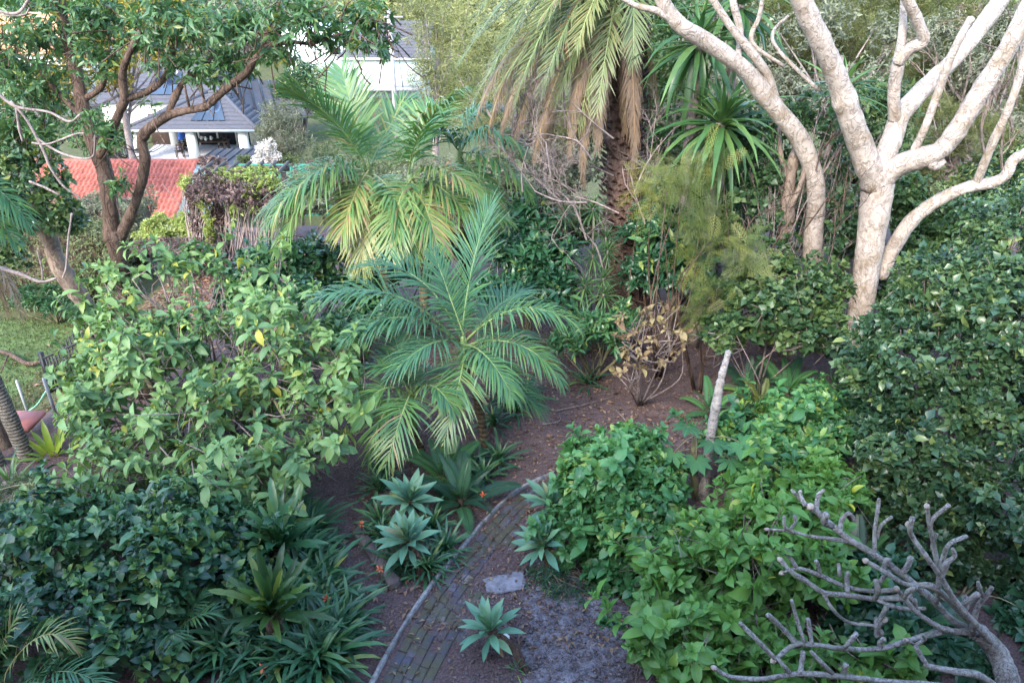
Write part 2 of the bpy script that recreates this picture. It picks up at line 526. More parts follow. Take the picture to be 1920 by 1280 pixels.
def mth(nt, op, a, b=0.0, c=None):
    m = nt.nodes.new("ShaderNodeMath"); m.operation = op
    for i, v in enumerate((a, b, c)):
        if v is None: continue
        if isinstance(v, (int, float)): m.inputs[i].default_value = v
        else: nt.links.new(v, m.inputs[i])
    return m.outputs[0]

def coords(nt, kind="Object"):
    return nt.nodes.new("ShaderNodeTexCoord").outputs[kind]

def bump(nt, h, st, dist, b):
    n = nt.nodes.new("ShaderNodeBump"); n.inputs["Strength"].default_value = st; n.inputs["Distance"].default_value = dist
    nt.links.new(h, n.inputs["Height"]); nt.links.new(n.outputs[0], b.inputs["Normal"])

def leaf_mat(name, stops, rough=.42, transl=.3, objrand=True, rib=None, spec=.45):
    m, nt, b, out = newmat(name)
    a = nt.nodes.new("ShaderNodeAttribute"); a.attribute_name = "leaf"
    sx = nt.nodes.new("ShaderNodeSeparateXYZ"); nt.links.new(a.outputs["Vector"], sx.inputs[0])
    v = sx.outputs[0]
    if objrand:
        oi = nt.nodes.new("ShaderNodeObjectInfo")
        v = mth(nt, 'FRACT', mth(nt, 'ADD', v, oi.outputs["Random"]))
    r = ramp(nt, stops); nt.links.new(v, r.inputs[0])
    col = r.outputs[0]
    n = noise(nt, 9, 3, .6, coords(nt))
    col = mixc(nt, .5, col, mixc(nt, n.outputs[0], (.55, .55, .55), (1.45, 1.45, 1.45)), 'MULTIPLY')
    if rib:
        f = mth(nt, 'SUBTRACT', 1.0, mth(nt, 'MULTIPLY', sx.outputs[1], 7.0)); f = mth(nt, 'MULTIPLY', mth(nt, 'MAXIMUM', f, 0.0), .55)
        col = mixc(nt, f, col, rib)
    if not objrand:
        tp = ramp(nt, [(.80, (0, 0, 0)), (1, (1, 1, 1))]); nt.links.new(sx.outputs[2], tp.inputs[0])
        col = mixc(nt, mth(nt, 'MULTIPLY', tp.outputs[0], .5), col, (.26, .19, .09))
    nt.links.new(col, b.inputs["Base Color"])
    b.inputs["Roughness"].default_value = rough; b.inputs["Specular IOR Level"].default_value = spec
    t = nt.nodes.new("ShaderNodeBsdfTranslucent"); nt.links.new(mixc(nt, 1.0, col, (1.25, 1.15, .55), 'MULTIPLY'), t.inputs[0])
    mx = nt.nodes.new("ShaderNodeMixShader"); mx.inputs[0].default_value = transl
    nt.links.new(b.outputs[0], mx.inputs[1]); nt.links.new(t.outputs[0], mx.inputs[2]); nt.links.new(mx.outputs[0], out.inputs[0])
    return m

def bark_mat(name, cols, scale=8, stretch=(1, 1, .25), bmp=.5, dist=.03, rough=.9, rings=0.0, moss=None, crease=.62):
    m, nt, b, out = newmat(name)
    mp = nt.nodes.new("ShaderNodeMapping"); mp.inputs["Scale"].default_value = stretch
    nt.links.new(coords(nt), mp.inputs[0])
    n = noise(nt, scale, 6, .65, mp.outputs[0], .4)
    n2 = noise(nt, 1.7, 3, .6, coords(nt))
    fine = noise(nt, scale * 5.5, 5, .7, mp.outputs[0])
    r = ramp(nt, [(.3, cols[0]), (.5, cols[1]), (.72, cols[2])]); nt.links.new(mth(nt, 'ADD', mth(nt, 'MULTIPLY', n.outputs[0], .55), mth(nt, 'MULTIPLY', fine.outputs[0], .45)), r.inputs[0])
    col = mixc(nt, .8, r.outputs[0], mixc(nt, n2.outputs[0], (.3, .29, .29), (1.6, 1.58, 1.55)), 'MULTIPLY')
    cr = noise(nt, scale * .55, 3, .55, mp.outputs[0], 1.2)
    line = mth(nt, 'MINIMUM', mth(nt, 'MULTIPLY', mth(nt, 'ABSOLUTE', mth(nt, 'SUBTRACT', cr.outputs[0], .5)), 26.0), 1.0)
    col = mixc(nt, mth(nt, 'SUBTRACT', 1.0, line), col, mixc(nt, crease, col, (.03, .022, .018)))
    h = mth(nt, 'ADD', mth(nt, 'ADD', n.outputs[0], mth(nt, 'MULTIPLY', line, .5)), mth(nt, 'MULTIPLY', fine.outputs[0], .6))
    if rings:
        wv = nt.nodes.new("ShaderNodeTexWave"); wv.bands_direction = 'Z'; wv.inputs["Scale"].default_value = rings; wv.inputs["Distortion"].default_value = 1.2
        wv.inputs["Detail"].default_value = 2
        nt.links.new(coords(nt), wv.inputs[0])
        rr = ramp(nt, [(.55, (1, 1, 1)), (.9, (.42, .4, .38))]); nt.links.new(wv.outputs[0], rr.inputs[0])
        col = mixc(nt, .8, col, rr.outputs[0], 'MULTIPLY'); h = mth(nt, 'SUBTRACT', h, wv.outputs[0])
    if moss:
        n3 = noise(nt, 3.1, 4, .7, coords(nt)); f = ramp(nt, [(.52, (0, 0, 0)), (.66, (1, 1, 1))]); nt.links.new(n3.outputs[0], f.inputs[0])
        col = mixc(nt, mth(nt, 'MULTIPLY', f.outputs[0], .7), col, moss)
    nt.links.new(col, b.inputs["Base Color"]); b.inputs["Roughness"].default_value = rough; b.inputs["Specular IOR Level"].default_value = .2
    bump(nt, h, bmp, dist, b)
    return m

def plain(name, c, rough=.6, var=.25, scale=6, metal=0, bmp=0, spec=.4, objvar=0.0):
    m, nt, b, out = newmat(name)
    n = noise(nt, scale, 5, .6, coords(nt))
    lo = tuple(x * (1 - var) for x in c); hi = tuple(min(1, x * (1 + var)) for x in c)
    r = ramp(nt, [(.3, lo), (.7, hi)]); nt.links.new(n.outputs[0], r.inputs[0])
    col = r.outputs[0]
    if objvar:
        oi = nt.nodes.new("ShaderNodeObjectInfo")
        col = mixc(nt, 1.0, col, mixc(nt, oi.outputs["Random"], (1 - objvar,) * 3, (1 + objvar,) * 3), 'MULTIPLY')
    nt.links.new(col, b.inputs["Base Color"]); b.inputs["Roughness"].default_value = rough
    b.inputs["Metallic"].default_value = metal; b.inputs["Specular IOR Level"].default_value = spec
    if bmp: bump(nt, n.outputs[0], bmp, .02, b)
    return m

def glass_mat(name):
    m, nt, b, out = newmat(name)
    b.inputs["Base Color"].default_value = (.02, .02, .025, 1); b.inputs["Roughness"].default_value = .06
    return m

# foliage colours are (dark .. light) real leaf colours (yellow has sunlight painted in), the last stop a few yellowing leaves
LM = {
 'pale': leaf_mat("pale_leaf", [(0, (.075, .165, .07)), (.45, (.12, .24, .092)), (.88, (.18, .31, .115)), (.975, (.18, .30, .10)), (1, (.42, .40, .06))], .5, .35, rib=(.2, .3, .1)),
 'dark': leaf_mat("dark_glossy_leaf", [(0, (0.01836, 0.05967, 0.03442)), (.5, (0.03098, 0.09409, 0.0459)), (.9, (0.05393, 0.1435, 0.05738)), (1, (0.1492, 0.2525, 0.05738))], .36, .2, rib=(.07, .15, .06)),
 'hydr': leaf_mat("mid_green_leaf", [(0, (0.035, 0.1187, 0.04625)), (.5, (0.0575, 0.1812, 0.0625)), (.9, (0.0975, 0.25, 0.0775)), (1, (0.25, 0.35, 0.075))], .38, .28, rib=(.12, .24, .09)),
 'light': leaf_mat("light_green_leaf", [(0, (0.072, 0.18, 0.042)), (.5, (0.114, 0.264, 0.06)), (.9, (0.168, 0.336, 0.078)), (.965, (0.24, 0.384, 0.072)), (1, (0.552, 0.504, 0.048))], .48, .35, rib=(.2, .32, .1)),
 'camel': leaf_mat("small_glossy_leaf", [(0, (0.02116, 0.05372, 0.0293)), (.35, (0.03907, 0.08954, 0.03907)), (.55, (0.06919, 0.1262, 0.04721)), (.75, (0.118, 0.175, 0.05698)), (1, (0.1954, 0.2361, 0.06919))], .33, .2),
 'avo': leaf_mat("tree_leaf", [(0, (.026, .07, .032)), (.5, (.05, .12, .045)), (.9, (.09, .18, .06)), (1, (.26, .24, .05))], .4, .3),
 'olive': leaf_mat("olive_needles", [(0, (.11, .135, .055)), (.5, (.19, .215, .085)), (1, (.32, .32, .14))], .6, .4),
 'yellow': leaf_mat("sunlit_yellow_leaf", [(0, (.13, .13, .02)), (.5, (.26, .22, .03)), (1, (.4, .31, .05))], .5, .45),  # warm sun on the far foliage is put into the leaf colour
 'fern': leaf_mat("feathery_leaf", [(0, (.08, .115, .03)), (.5, (.15, .19, .05)), (1, (.26, .27, .075))], .5, .35),
 'vine': leaf_mat("creeper_leaf", [(0, (0.0255, 0.06375, 0.0255)), (.5, (0.0527, 0.1105, 0.03825)), (1, (0.1105, 0.17, 0.05525))], .45, .3),
 'lime': leaf_mat("lime_leaf", [(0, (.16, .22, .05)), (.5, (.25, .32, .08)), (1, (.36, .41, .14))], .5, .4),
 'hedge': leaf_mat("hedge_leaf", [(0, (.055, .085, .035)), (.6, (.10, .14, .05)), (1, (.19, .22, .085))], .45, .25),
 'grey': leaf_mat("grey_green_leaf", [(0, (.10, .12, .08)), (.6, (.17, .19, .13)), (1, (.28, .29, .21))], .6, .3),
 'dead': leaf_mat("dry_leaf", [(0, (.10, .055, .035)), (.5, (.17, .10, .065)), (1, (.30, .2, .13))], .8, .2),
 'tan': leaf_mat("pale_dry_leaf", [(0, (0.128, 0.08, 0.048)), (.5, (0.24, 0.172, 0.096)), (1, (0.32, 0.272, 0.12))], .7, .3),
 'purple': leaf_mat("purple_brown_leaf", [(0, (.07, .045, .045)), (.6, (.14, .09, .085)), (1, (.24, .17, .15))], .8, .2),
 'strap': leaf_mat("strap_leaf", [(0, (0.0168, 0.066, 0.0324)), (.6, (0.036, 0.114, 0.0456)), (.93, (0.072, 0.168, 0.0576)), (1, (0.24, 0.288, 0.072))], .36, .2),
 'agave': leaf_mat("agave_leaf", [(0, (0.066, 0.1705, 0.11)), (.6, (0.1045, 0.231, 0.1375)), (.93, (0.143, 0.275, 0.143)), (1, (0.275, 0.22, 0.11))], .5, .12, rib=(.13, .28, .14)),
 'yucca': leaf_mat("sword_leaf", [(0, (.03, .085, .028)), (.6, (.058, .135, .04)), (1, (.12, .21, .06))], .36, .25),
 'bnest': leaf_mat("birds_nest_leaf", [(0, (.022, .065, .022)), (.6, (.04, .10, .03)), (.9, (.07, .14, .032)), (1, (.24, .28, .05))], .38, .35, rib=(.05, .06, .03)),
 'brom': leaf_mat("bromeliad_leaf", [(0, (.14, .22, .03)), (.6, (.24, .33, .04)), (1, (.36, .40, .07))], .4, .35),
 'white': leaf_mat("white_blossom", [(0, (.5, .45, .45)), (1, (.75, .7, .7))], .7, .3),
 'orange': leaf_mat("orange_petal", [(0, (.6, .10, .04)), (1, (.75, .2, .08))], .5, .3),
}
# palm leaflets: tone 0 blue-green, .5 mid green, .75 yellow, 1 dry brown
LM['palm'] = leaf_mat("palm_leaflet", [(0, (.05, .135, .08)), (.3, (.065, .17, .075)), (.5, (.11, .225, .06)), (.66, (.165, .235, .07)), (.8, (.29, .27, .095)), (.9, (.28, .20, .10)), (1, (.21, .13, .085))], .42, .28, objrand=False)
LM['phoenix'] = leaf_mat("date_palm_leaflet", [(0, (.085, .13, .06)), (.4, (.125, .165, .06)), (.6, (.20, .20, .07)), (.8, (.20, .125, .08)), (.9, (.25, .18, .125)), (1, (.21, .155, .12))], .5, .25, objrand=False)
RIB = leaf_mat("palm_rib", [(0, (.10, .17, .06)), (.5, (.20, .26, .09)), (.8, (.34, .28, .1)), (1, (.22, .14, .08))], .45, .0, objrand=False)
BK = {
 'pale': bark_mat("pale_bark", [(.19, .15, .12), (.42, .36, .31), (.55, .49, .435)], 9, (1, 1, .8), .8, .03, .85, moss=(.24, .18, .11), crease=.3),
 'brown': bark_mat("brown_bark", [(.035, .023, .018), (.105, .07, .053), (.23, .17, .135)], 11, (1, 1, .22), .8, .04),
 'orange': bark_mat("tan_bark", [(.11, .082, .065), (.22, .168, .132), (.35, .29, .235)], 8, (1, 1, .4), .5, .03),
 'grey': bark_mat("grey_bark", [(.11, .10, .105), (.285, .275, .262), (.46, .445, .42)], 22, (1, 1, .7), .9, .02, moss=(.16, .17, .13)),
 'twig': bark_mat("bare_twig", [(.12, .095, .085), (.24, .195, .18), (.36, .31, .29)], 9, (1, 1, .5), .2, .01),
 'stem': bark_mat("green_stem", [(.12, .12, .06), (.2, .19, .11), (.30, .27, .18)], 9, (1, 1, .4), .3, .01),
 'ring': bark_mat("ringed_palm_bark", [(.10, .09, .075), (.19, .17, .14), (.27, .25, .21)], 8, (1, 1, 1), .6, .02, rings=5.5),
 'kring': bark_mat("ringed_slim_bark", [(.11, .085, .055), (.18, .14, .09), (.24, .2, .14)], 8, (1, 1, 1), .4, .02, rings=3.5),
 'datep': bark_mat("date_palm_bark", [(.055, .036, .033), (.13, .083, .07), (.25, .18, .145)], 9, (1, 1, .6), .6, .04),
 'scale': bark_mat("pale_scaly_bark", [(.17, .15, .13), (.33, .305, .29), (.46, .44, .42)], 14, (1, 1, 1.8), .7, .02),
 'wood': bark_mat("old_timber", [(.055, .045, .042), (.11, .092, .085), (.18, .155, .14)], 9, (1, .15, 1), .6, .02),
}
M_white = plain("white_paint", (.62, .59, .52), .7, .05)
M_pale = plain("pale_render", (.50, .56, .53), .8, .05)
M_slate = plain("slate_tile", (.068, .068, .08), .9, .2, 5)
M_metal = plain("dark_metal_roof", (.06, .062, .073), .8, .15, 3)
M_solar = plain("solar_panel", (.012, .016, .03), .15, .1)
M_red = plain("terracotta_tile", (.31, .095, .07), .85, .4, 2.8, bmp=.3)
M_orange = plain("orange_tile", (.55, .24, .13), .8, .2, 3)
M_green = plain("green_steel", (.03, .22, .15), .45, .1, 2)
M_dark = plain("dark_wood", (.05, .03, .022), .5, .3)
M_black = plain("black_steel", (.012, .012, .014), .5, .2)
M_galv = plain("galvanised_post", (.30, .32, .33), .45, .15)
M_stone = plain("pale_stone", (.36, .35, .36), .9, .35, 9, bmp=.5)
M_conc = plain("old_concrete", (.185, .18, .175), .92, .5, 14, bmp=.6, objvar=.15)
M_pink = plain("pink_slab", (.48, .17, .14), .85, .15)
M_cord = plain("green_cord", (.25, .55, .42), .5, .1)
M_net = plain("aqua_net", (.10, .35, .27), .6, .1)
M_blue = plain("blue_plastic", (.02, .11, .5), .4, .1)
M_redcloth = plain("dark_red_cloth", (.2, .015, .02), .8, .2)
M_glass = glass_mat("dark_window_glass")
M_egg = plain("white_ball", (.75, .73, .68), .5, .05)
M_pole = plain("grey_pole", (.34, .31, .31), .85, .2)

def brick_mat():
    m, nt, b, out = newmat("mossy_brick")
    oi = nt.nodes.new("ShaderNodeObjectInfo")
    r = ramp(nt, [(0, (.045, .043, .06)), (.3, (.06, .057, .08)), (.5, (.075, .055, .055)), (.7, (.06, .064, .095)), (1, (.10, .09, .11))]); nt.links.new(oi.outputs["Random"], r.inputs[0])
    g = nt.nodes.new("ShaderNodeNewGeometry").outputs["Position"]
    n = noise(nt, 28, 5, .7, g)
    col = mixc(nt, .7, r.outputs[0], mixc(nt, n.outputs[0], (.4, .4, .4), (1.6, 1.6, 1.6)), 'MULTIPLY')
    n2 = noise(nt, 2.3, 6, .7, g); f = ramp(nt, [(.42, (0, 0, 0)), (.56, (1, 1, 1))]); nt.links.new(n2.outputs[0], f.inputs[0])
    col = mixc(nt, mth(nt, 'MULTIPLY', f.outputs[0], .85), col, mixc(nt, n.outputs[0], (.03, .035, .016), (.10, .09, .045)))
    n3 = noise(nt, 3.7, 5, .7, g); f3 = ramp(nt, [(.58, (0, 0, 0)), (.7, (1, 1, 1))]); nt.links.new(n3.outputs[0], f3.inputs[0])
    col = mixc(nt, mth(nt, 'MULTIPLY', f3.outputs[0], .6), col, (.26, .24, .26))
    nt.links.new(col, b.inputs["Base Color"]); b.inputs["Roughness"].default_value = .85
    bump(nt, n.outputs[0], .6, .015, b)
    return m
M_brick = brick_mat()

def ground_mat():
    m, nt, b, out = newmat("garden_soil")
    a = nt.nodes.new("ShaderNodeAttribute"); a.attribute_name = "leaf"
    sx = nt.nodes.new("ShaderNodeSeparateXYZ"); nt.links.new(a.outputs["Vector"], sx.inputs[0])
    g = nt.nodes.new("ShaderNodeNewGeometry").outputs["Position"]
    n = noise(nt, 5, 8, .72, g); n2 = noise(nt, 34, 6, .75, g); n4 = noise(nt, 1.1, 4, .6, g)
    soil = ramp(nt, [(.3, (.04, .028, .028)), (.5, (.115, .078, .074)), (.7, (.21, .155, .155))]); nt.links.new(n2.outputs[0], soil.inputs[0])
    sand = ramp(nt, [(.36, (.025, .021, .024)), (.46, (.12, .11, .125)), (.62, (.30, .285, .31))]); nt.links.new(mth(nt, 'ADD', mth(nt, 'MULTIPLY', n.outputs[0], .55), mth(nt, 'MULTIPLY', n2.outputs[0], .45)), sand.inputs[0])
    mul = ramp(nt, [(.3, (.13, .06, .045)), (.5, (.30, .16, .12)), (.75, (.48, .30, .24))]); nt.links.new(n2.outputs[0], mul.inputs[0])
    grs = ramp(nt, [(.3, (.045, .055, .022)), (.7, (.12, .12, .055))]); nt.links.new(n.outputs[0], grs.inputs[0])
    def edge(ch):
        f = mth(nt, 'ADD', sx.outputs[ch], mth(nt, 'MULTIPLY', mth(nt, 'SUBTRACT', n.outputs[0], .5), 1.1))
        r = ramp(nt, [(.38, (0, 0, 0)), (.62, (1, 1, 1))]); nt.links.new(f, r.inputs[0]); return r.outputs[0]
    col = mixc(nt, edge(0), soil.outputs[0], sand.outputs[0])
    col = mixc(nt, edge(1), col, mul.outputs[0])
    col = mixc(nt, edge(2), col, grs.outputs[0])
    col = mixc(nt, .5, col, mixc(nt, n4.outputs[0], (.6, .6, .6), (1.4, 1.4, 1.4)), 'MULTIPLY')
    nt.links.new(col, b.inputs["Base Color"]); b.inputs["Roughness"].default_value = .95; b.inputs["Specular IOR Level"].default_value = .15
    bump(nt, mth(nt, 'ADD', n.outputs[0], mth(nt, 'MULTIPLY', n2.outputs[0], .6)), .9, .05, b)
    return m
M_ground = ground_mat()
M_lawn = plain("mown_lawn", (.075, .115, .032), .9, .45, 3.5)
M_dirtpatch = plain("pale_grey_dirt", (.18, .172, .19), .9, .4, 12, bmp=.7)

# ------------------------------------------------------------------ the ground
def axis_lines(lo, hi, fine_lo, fine_hi, step, grow=1.14):
    a = list(np.arange(fine_lo, fine_hi, step)); s = step
    while a[-1] < hi: s = min(s * grow, 12); a.append(a[-1] + s)
    s = step; b = []; c = fine_lo
    while c > lo: s = min(s * grow, 12); c -= s; b.append(c)
    return np.array(b[::-1] + a)

EDGE_PX = [(676, 1330), (735, 1215), (800, 1115), (860, 1040), (910, 978), (965, 928), (1040, 888)]
EDGE = np.array([gnd(*p) for p in EDGE_PX])

def build_ground():
    xs = axis_lines(-260, 260, -4.2, 4.8, .055); ys = axis_lines(-30, 420, 5.8, 15, .055)
    X, Y = np.meshgrid(xs, ys)
    Z = zg(X, Y)
    near = sstep(-9, -5, X) * sstep(10, 6, X) * sstep(20, 16, Y)
    sand = sstep(1.15, .15, np.hypot((X - .75) / 1.2, (Y - 7.3) / 1.5)) 
    sand = np.maximum(sand, .75 * sstep(.9, .2, np.hypot((X - .25) / 1.0, (Y - 8.9) / .9)))
    lump = (fbm(X * 3, Y * 3, 3) - .47) * .10 + (fbm(X * 11, Y * 11, 8, 3) - .44) * .07 * (.5 + 1.3 * sand)
    # level strip where the bricks lie
    pe, _ = catmull(EDGE, np.ones(len(EDGE)), 6)
    d = np.full(X.shape, 9.0)
    for q in pe: d = np.minimum(d, np.hypot(X - q[0], Y - q[1]))
    flat = sstep(.2, 1.0, d)
    Z = Z + near * lump * (.25 + .75 * flat)
    mulch = sstep(1.2, .5, np.hypot((X + 8.9) / 2.2, (Y - 19.0) / 3.0))
    grass = sstep(24, 30, Y) * .9 + .8 * sstep(-9.5, -11.5, X) * sstep(10, 13, Y)
    MBg = MB()
    nx, ny = len(xs), len(ys)
    i = np.arange(ny - 1)[:, None] * nx + np.arange(nx - 1)[None]
    Q = np.stack([i, i + 1, i + nx + 1, i + nx], -1).reshape(-1, 4)
    MBg.add(np.stack([X, Y, Z], -1).reshape(-1, 3), Q, None, np.stack([sand, mulch, np.clip(grass, 0, 1)], -1).reshape(-1, 3))
    return struct("ground", MBg, M_ground)
build_ground()

def litter(name, n, fx, mats, size, seed, lift=.012, wt=.5):
    rnd = np.random.default_rng(seed)
    x, y = fx(rnd, n)
    P = np.stack([x, y, zg(x, y) + lift + .03 * rnd.random(n)], 1)
    az = rnd.uniform(0, 6.28, n)
    f = np.stack([np.cos(az), np.sin(az), rnd.normal(0, .25, n)], 1)
    u = np.stack([rnd.normal(0, .3, n), rnd.normal(0, .3, n), np.ones(n)], 1)
    mb = MB(); scatter(mb, diamond_t(wt, .25, .2), P, f, u, size * rnd.uniform(.5, 1.5, n), rnd.random(n))
    return struct(name, mb, mats, kind='stuff')
litter("fallen_leaves", 9000, lambda r, n: (r.uniform(-2.5, 6, n), r.uniform(7, 16, n)), LM['dead'], .07, 1)
litter("fallen_leaves", 900, lambda r, n: (r.uniform(-2.2, 5, n), r.uniform(6.2, 14, n)), LM['tan'], .055, 2)
litter("bark_mulch", 5200, lambda r, n: (r.normal(-8.6, 1.7, n), r.normal(19, 2.0, n)), LM['dead'], .16, 3, wt=.3)
litter("wood_chips", 2600, lambda r, n: (r.normal(.6, .9, n), r.normal(7.2, .8, n)), LM['purple'], .035, 4, wt=.5)

def clods():
    rnd = np.random.default_rng(15); n = 2600
    x = np.concatenate([rnd.normal(.75, .75, 1700), rnd.uniform(-.6, 4.5, 900)]); y = np.concatenate([rnd.normal(7.2, .8, 1700), rnd.uniform(7.5, 13.5, 900)])
    V = np.array([[1, 0, 0], [-1, 0, 0], [0, 1, 0], [0, -1, 0], [.5, .5, .55], [-.5, -.4, .6], [0, 0, -.5]], float) * .5
    T = [[0, 2, 4], [2, 1, 5], [2, 5, 4], [1, 3, 5], [3, 0, 4], [3, 4, 5], [2, 0, 6], [1, 2, 6], [3, 1, 6], [0, 3, 6]]
    t = dict(V=V, Q=np.zeros((0, 4), int), T=np.array(T), A=np.zeros((7, 3)))
    az = rnd.uniform(0, 6.28, n); f = np.stack([np.cos(az), np.sin(az), rnd.normal(0, .3, n)], 1)
    mb = MB(); scatter(mb, t, np.stack([x, y, zg(x, y) + .012], 1), f, np.tile([0, 0, 1.], (n, 1)), .02 + .05 * rnd.random(n) ** 3, rnd.random(n))
    struct("soil_clods", mb, plain("soil_clod", (.12, .105, .11), .95, .5, 5), False, 'stuff')
clods()

# brick path: bricks in running courses that follow the curved edging
def build_path():
    rnd = np.random.default_rng(11)
    pe, _ = catmull(EDGE, np.ones(len(EDGE)), 40)
    seg = np.linalg.norm(np.diff(pe, axis=0), axis=1); s = np.concatenate([[0], np.cumsum(seg)])
    tot = s[-1]
    P = lambda q: np.array([np.interp(q, s, pe[:, k]) for k in range(3)])
    def fr(q):
        t = nrm(P(min(q + .05, tot)) - P(max(q - .05, 0))); return P(q), t, np.array([t[1], -t[0], 0])
    mb = MB()
    q = np.linspace(0, tot, 60); L = []; 
    bed = []
    for a in q:
        p, t, n = fr(a); bed.append((p - n * .02 + A3(0, 0, .006), p + n * 1.5 + A3(0, 0, .004)))
    V = np.array(bed).reshape(-1, 3); i = np.arange(len(q) - 1) * 2
    mb.add(V, np.stack([i, i + 1, i + 3, i + 2], 1))
    root = struct("path", mb, M_ground)
    bm = []
    for v in range(5):
        m = MB(); a, b2, h = .114, .055, .03
        xs = [-a, -a + .012, a - .012, a]; ysv = [-b2, -b2 + .01, b2 - .01, b2]
        VV = []; 
        for yy in range(4):
            for xx in range(4):
                edge = (xx in (0, 3)) + (yy in (0, 3))
                VV.append([xs[xx] * (1 + .01 * rnd.normal()), ysv[yy] * (1 + .02 * rnd.normal()), h - .007 * edge + rnd.normal(0, .0015)])
        QQ = [[r * 4 + c, r * 4 + c + 1, r * 4 + c + 5, r * 4 + c + 4] for r in range(3) for c in range(3)]
        per = [0, 1, 2, 3, 7, 11, 15, 14, 13, 12, 8, 4]
        nb = 16
        for k in per: VV.append([VV[k][0], VV[k][1], -.03])
        for k in range(12): QQ.append([per[k], nb + k, nb + (k + 1) % 12, per[(k + 1) % 12]])
        m.add(VV, QQ); bm.append(m.mesh("brick", M_brick, smooth=False))
    cnt = 0
    for c in range(8):
        off = .15 + c * .121; q0 = rnd.uniform(0, .22)
        while q0 < tot:
            p, t, n = fr(q0)
            if rnd.random() < .97 - .6 * sstep(.5, 1.05, off) and fbm(p[0] * 2.2 + n[0] * off * 2.2, p[1] * 2.2 + n[1] * off * 2.2, 77, 2) < .47 + .2 * (off < .5) and cnt < 300:
                yaw = math.atan2(t[1], t[0]) + rnd.normal(0, .025)
                o = link("brick", bm[rnd.integers(5)], root)
                o.location = p + n * off + A3(rnd.normal(0, .004), rnd.normal(0, .004), -.008 + rnd.normal(0, .007) - .016 * sstep(.45, 1.0, off))
                o.rotation_euler = (rnd.normal(0, .025), rnd.normal(0, .025), yaw); cnt += 1
            q0 += .238 * (1 + .05 * rnd.random())
    # edging: weathered strips set end to end, slightly proud
    a = 0.0
    while a < tot - .1:
        b2 = min(a + rnd.uniform(.55, .85), tot)
        qs = np.linspace(a, b2 - .006, 7); prof = np.array([[-.026, -.05], [-.025, .058], [-.015, .066], [.015, .065], [.025, .056], [.027, -.05]])
        VV = []
        tilt = rnd.normal(0, .006)
        for x in qs:
            p, t, n = fr(x); w = 1 + .12 * rnd.normal()
            for u, z in prof: VV.append(p + n * (u * w) + A3(0, 0, z + tilt + rnd.normal(0, .004)))
        QQ = [[r * 6 + c, r * 6 + c + 1, r * 6 + 7 + c, r * 6 + 6 + c] for r in range(6) for c in range(5)] + [[0, 5, 4, 1], [1, 4, 3, 2], [36, 37, 40, 41], [37, 38, 39, 40]]
        m = MB(); m.add(VV, QQ); o = link("edging", m.mesh("edging", M_conc), root)
        a = b2
    return root
build_path()

# light grey dirt patch, sleeper edging beside the dark side path, small stones
def rock(name, label, px, py, size, mat, seed, flat=.35, cat='rock', sink=.3, rag=.28):
    rnd = np.random.default_rng(seed)
    p = gnd(px, py); mb = MB()
    n, m = 9, 14
    V = []
    for i in range(n):
        a = math.pi * i / (n - 1)
        for j in range(m):
            b = 2 * math.pi * j / m
            d = A3(math.sin(a) * math.cos(b), math.sin(a) * math.sin(b), math.cos(a))
            d = np.sign(d) * np.abs(d) ** .8
            r = 1 + rag * (vnoise(d[0] * 2 + seed, d[1] * 2 + d[2], seed) - .5) * 2
            V.append(d * r * A3(size[0], size[1], size[0] * flat) )
    Q = [[i * m + j, i * m + (j + 1) % m, (i + 1) * m + (j + 1) % m, (i + 1) * m + j] for i in range(n - 1) for j in range(m)]
    mb.add(np.array(V), Q)
    o = link(name, mb.mesh(name, mat)); o.location = p + A3(0, 0, size[0] * flat * (1 - sink)); o.rotation_euler = (0, 0, rnd.uniform(0, 3))
    return tag(o, label, cat)
rock("grey_dirt_patch", "light grey dirt patch at the edge of the brick path behind the single agave", 946, 1094, (.26, .2), M_dirtpatch, 3, .10, 'rock', .5, .55)  # low lump standing in for a patch of light grey dirt
rock("white_pebble", "round white pebble beside the leaning agave stem", 948, 1200, (.05, .05), M_egg, 5, .9, 'pebble', .1)
rock("white_pebble", "small white pebble lying in a dip of the grey soil", 1276, 1262, (.04, .035), M_egg, 6, .8, 'pebble', .1)

def sleeper():
    a, b = gnd(672, 1005), gnd(742, 1105)
    t = nrm(b - a); n = np.array([t[1], -t[0], 0]); L = np.linalg.norm(b - a)
    rnd = np.random.default_rng(4)
    root = thing("timber_sleeper", "old grey timber sleeper edging the bed of two agaves", "sleeper", (a + b) / 2)
    mb = MB()
    V = []; k = 14
    for i in range(k):
        p = a + t * L * i / (k - 1)
        for u, z in ((-.09, -.05), (-.09, .10), (-.07, .125), (.07, .125), (.09, .10), (.09, -.05)):
            V.append(p + n * (u + rnd.normal(0, .004)) + A3(0, 0, z + rnd.normal(0, .006)))
    Q = [[r * 6 + c, r * 6 + c + 1, r * 6 + 7 + c, r * 6 + 6 + c] for r in range(k - 1) for c in range(5)]
    e = (k - 1) * 6
    Q += [[0, 5, 4, 1], [1, 4, 3, 2], [e, e + 1, e + 4, e + 5], [e + 1, e + 2, e + 3, e + 4]]
    mb.add(V, Q); part("beam", mb, BK['wood'], root)
    return root
sleeper()

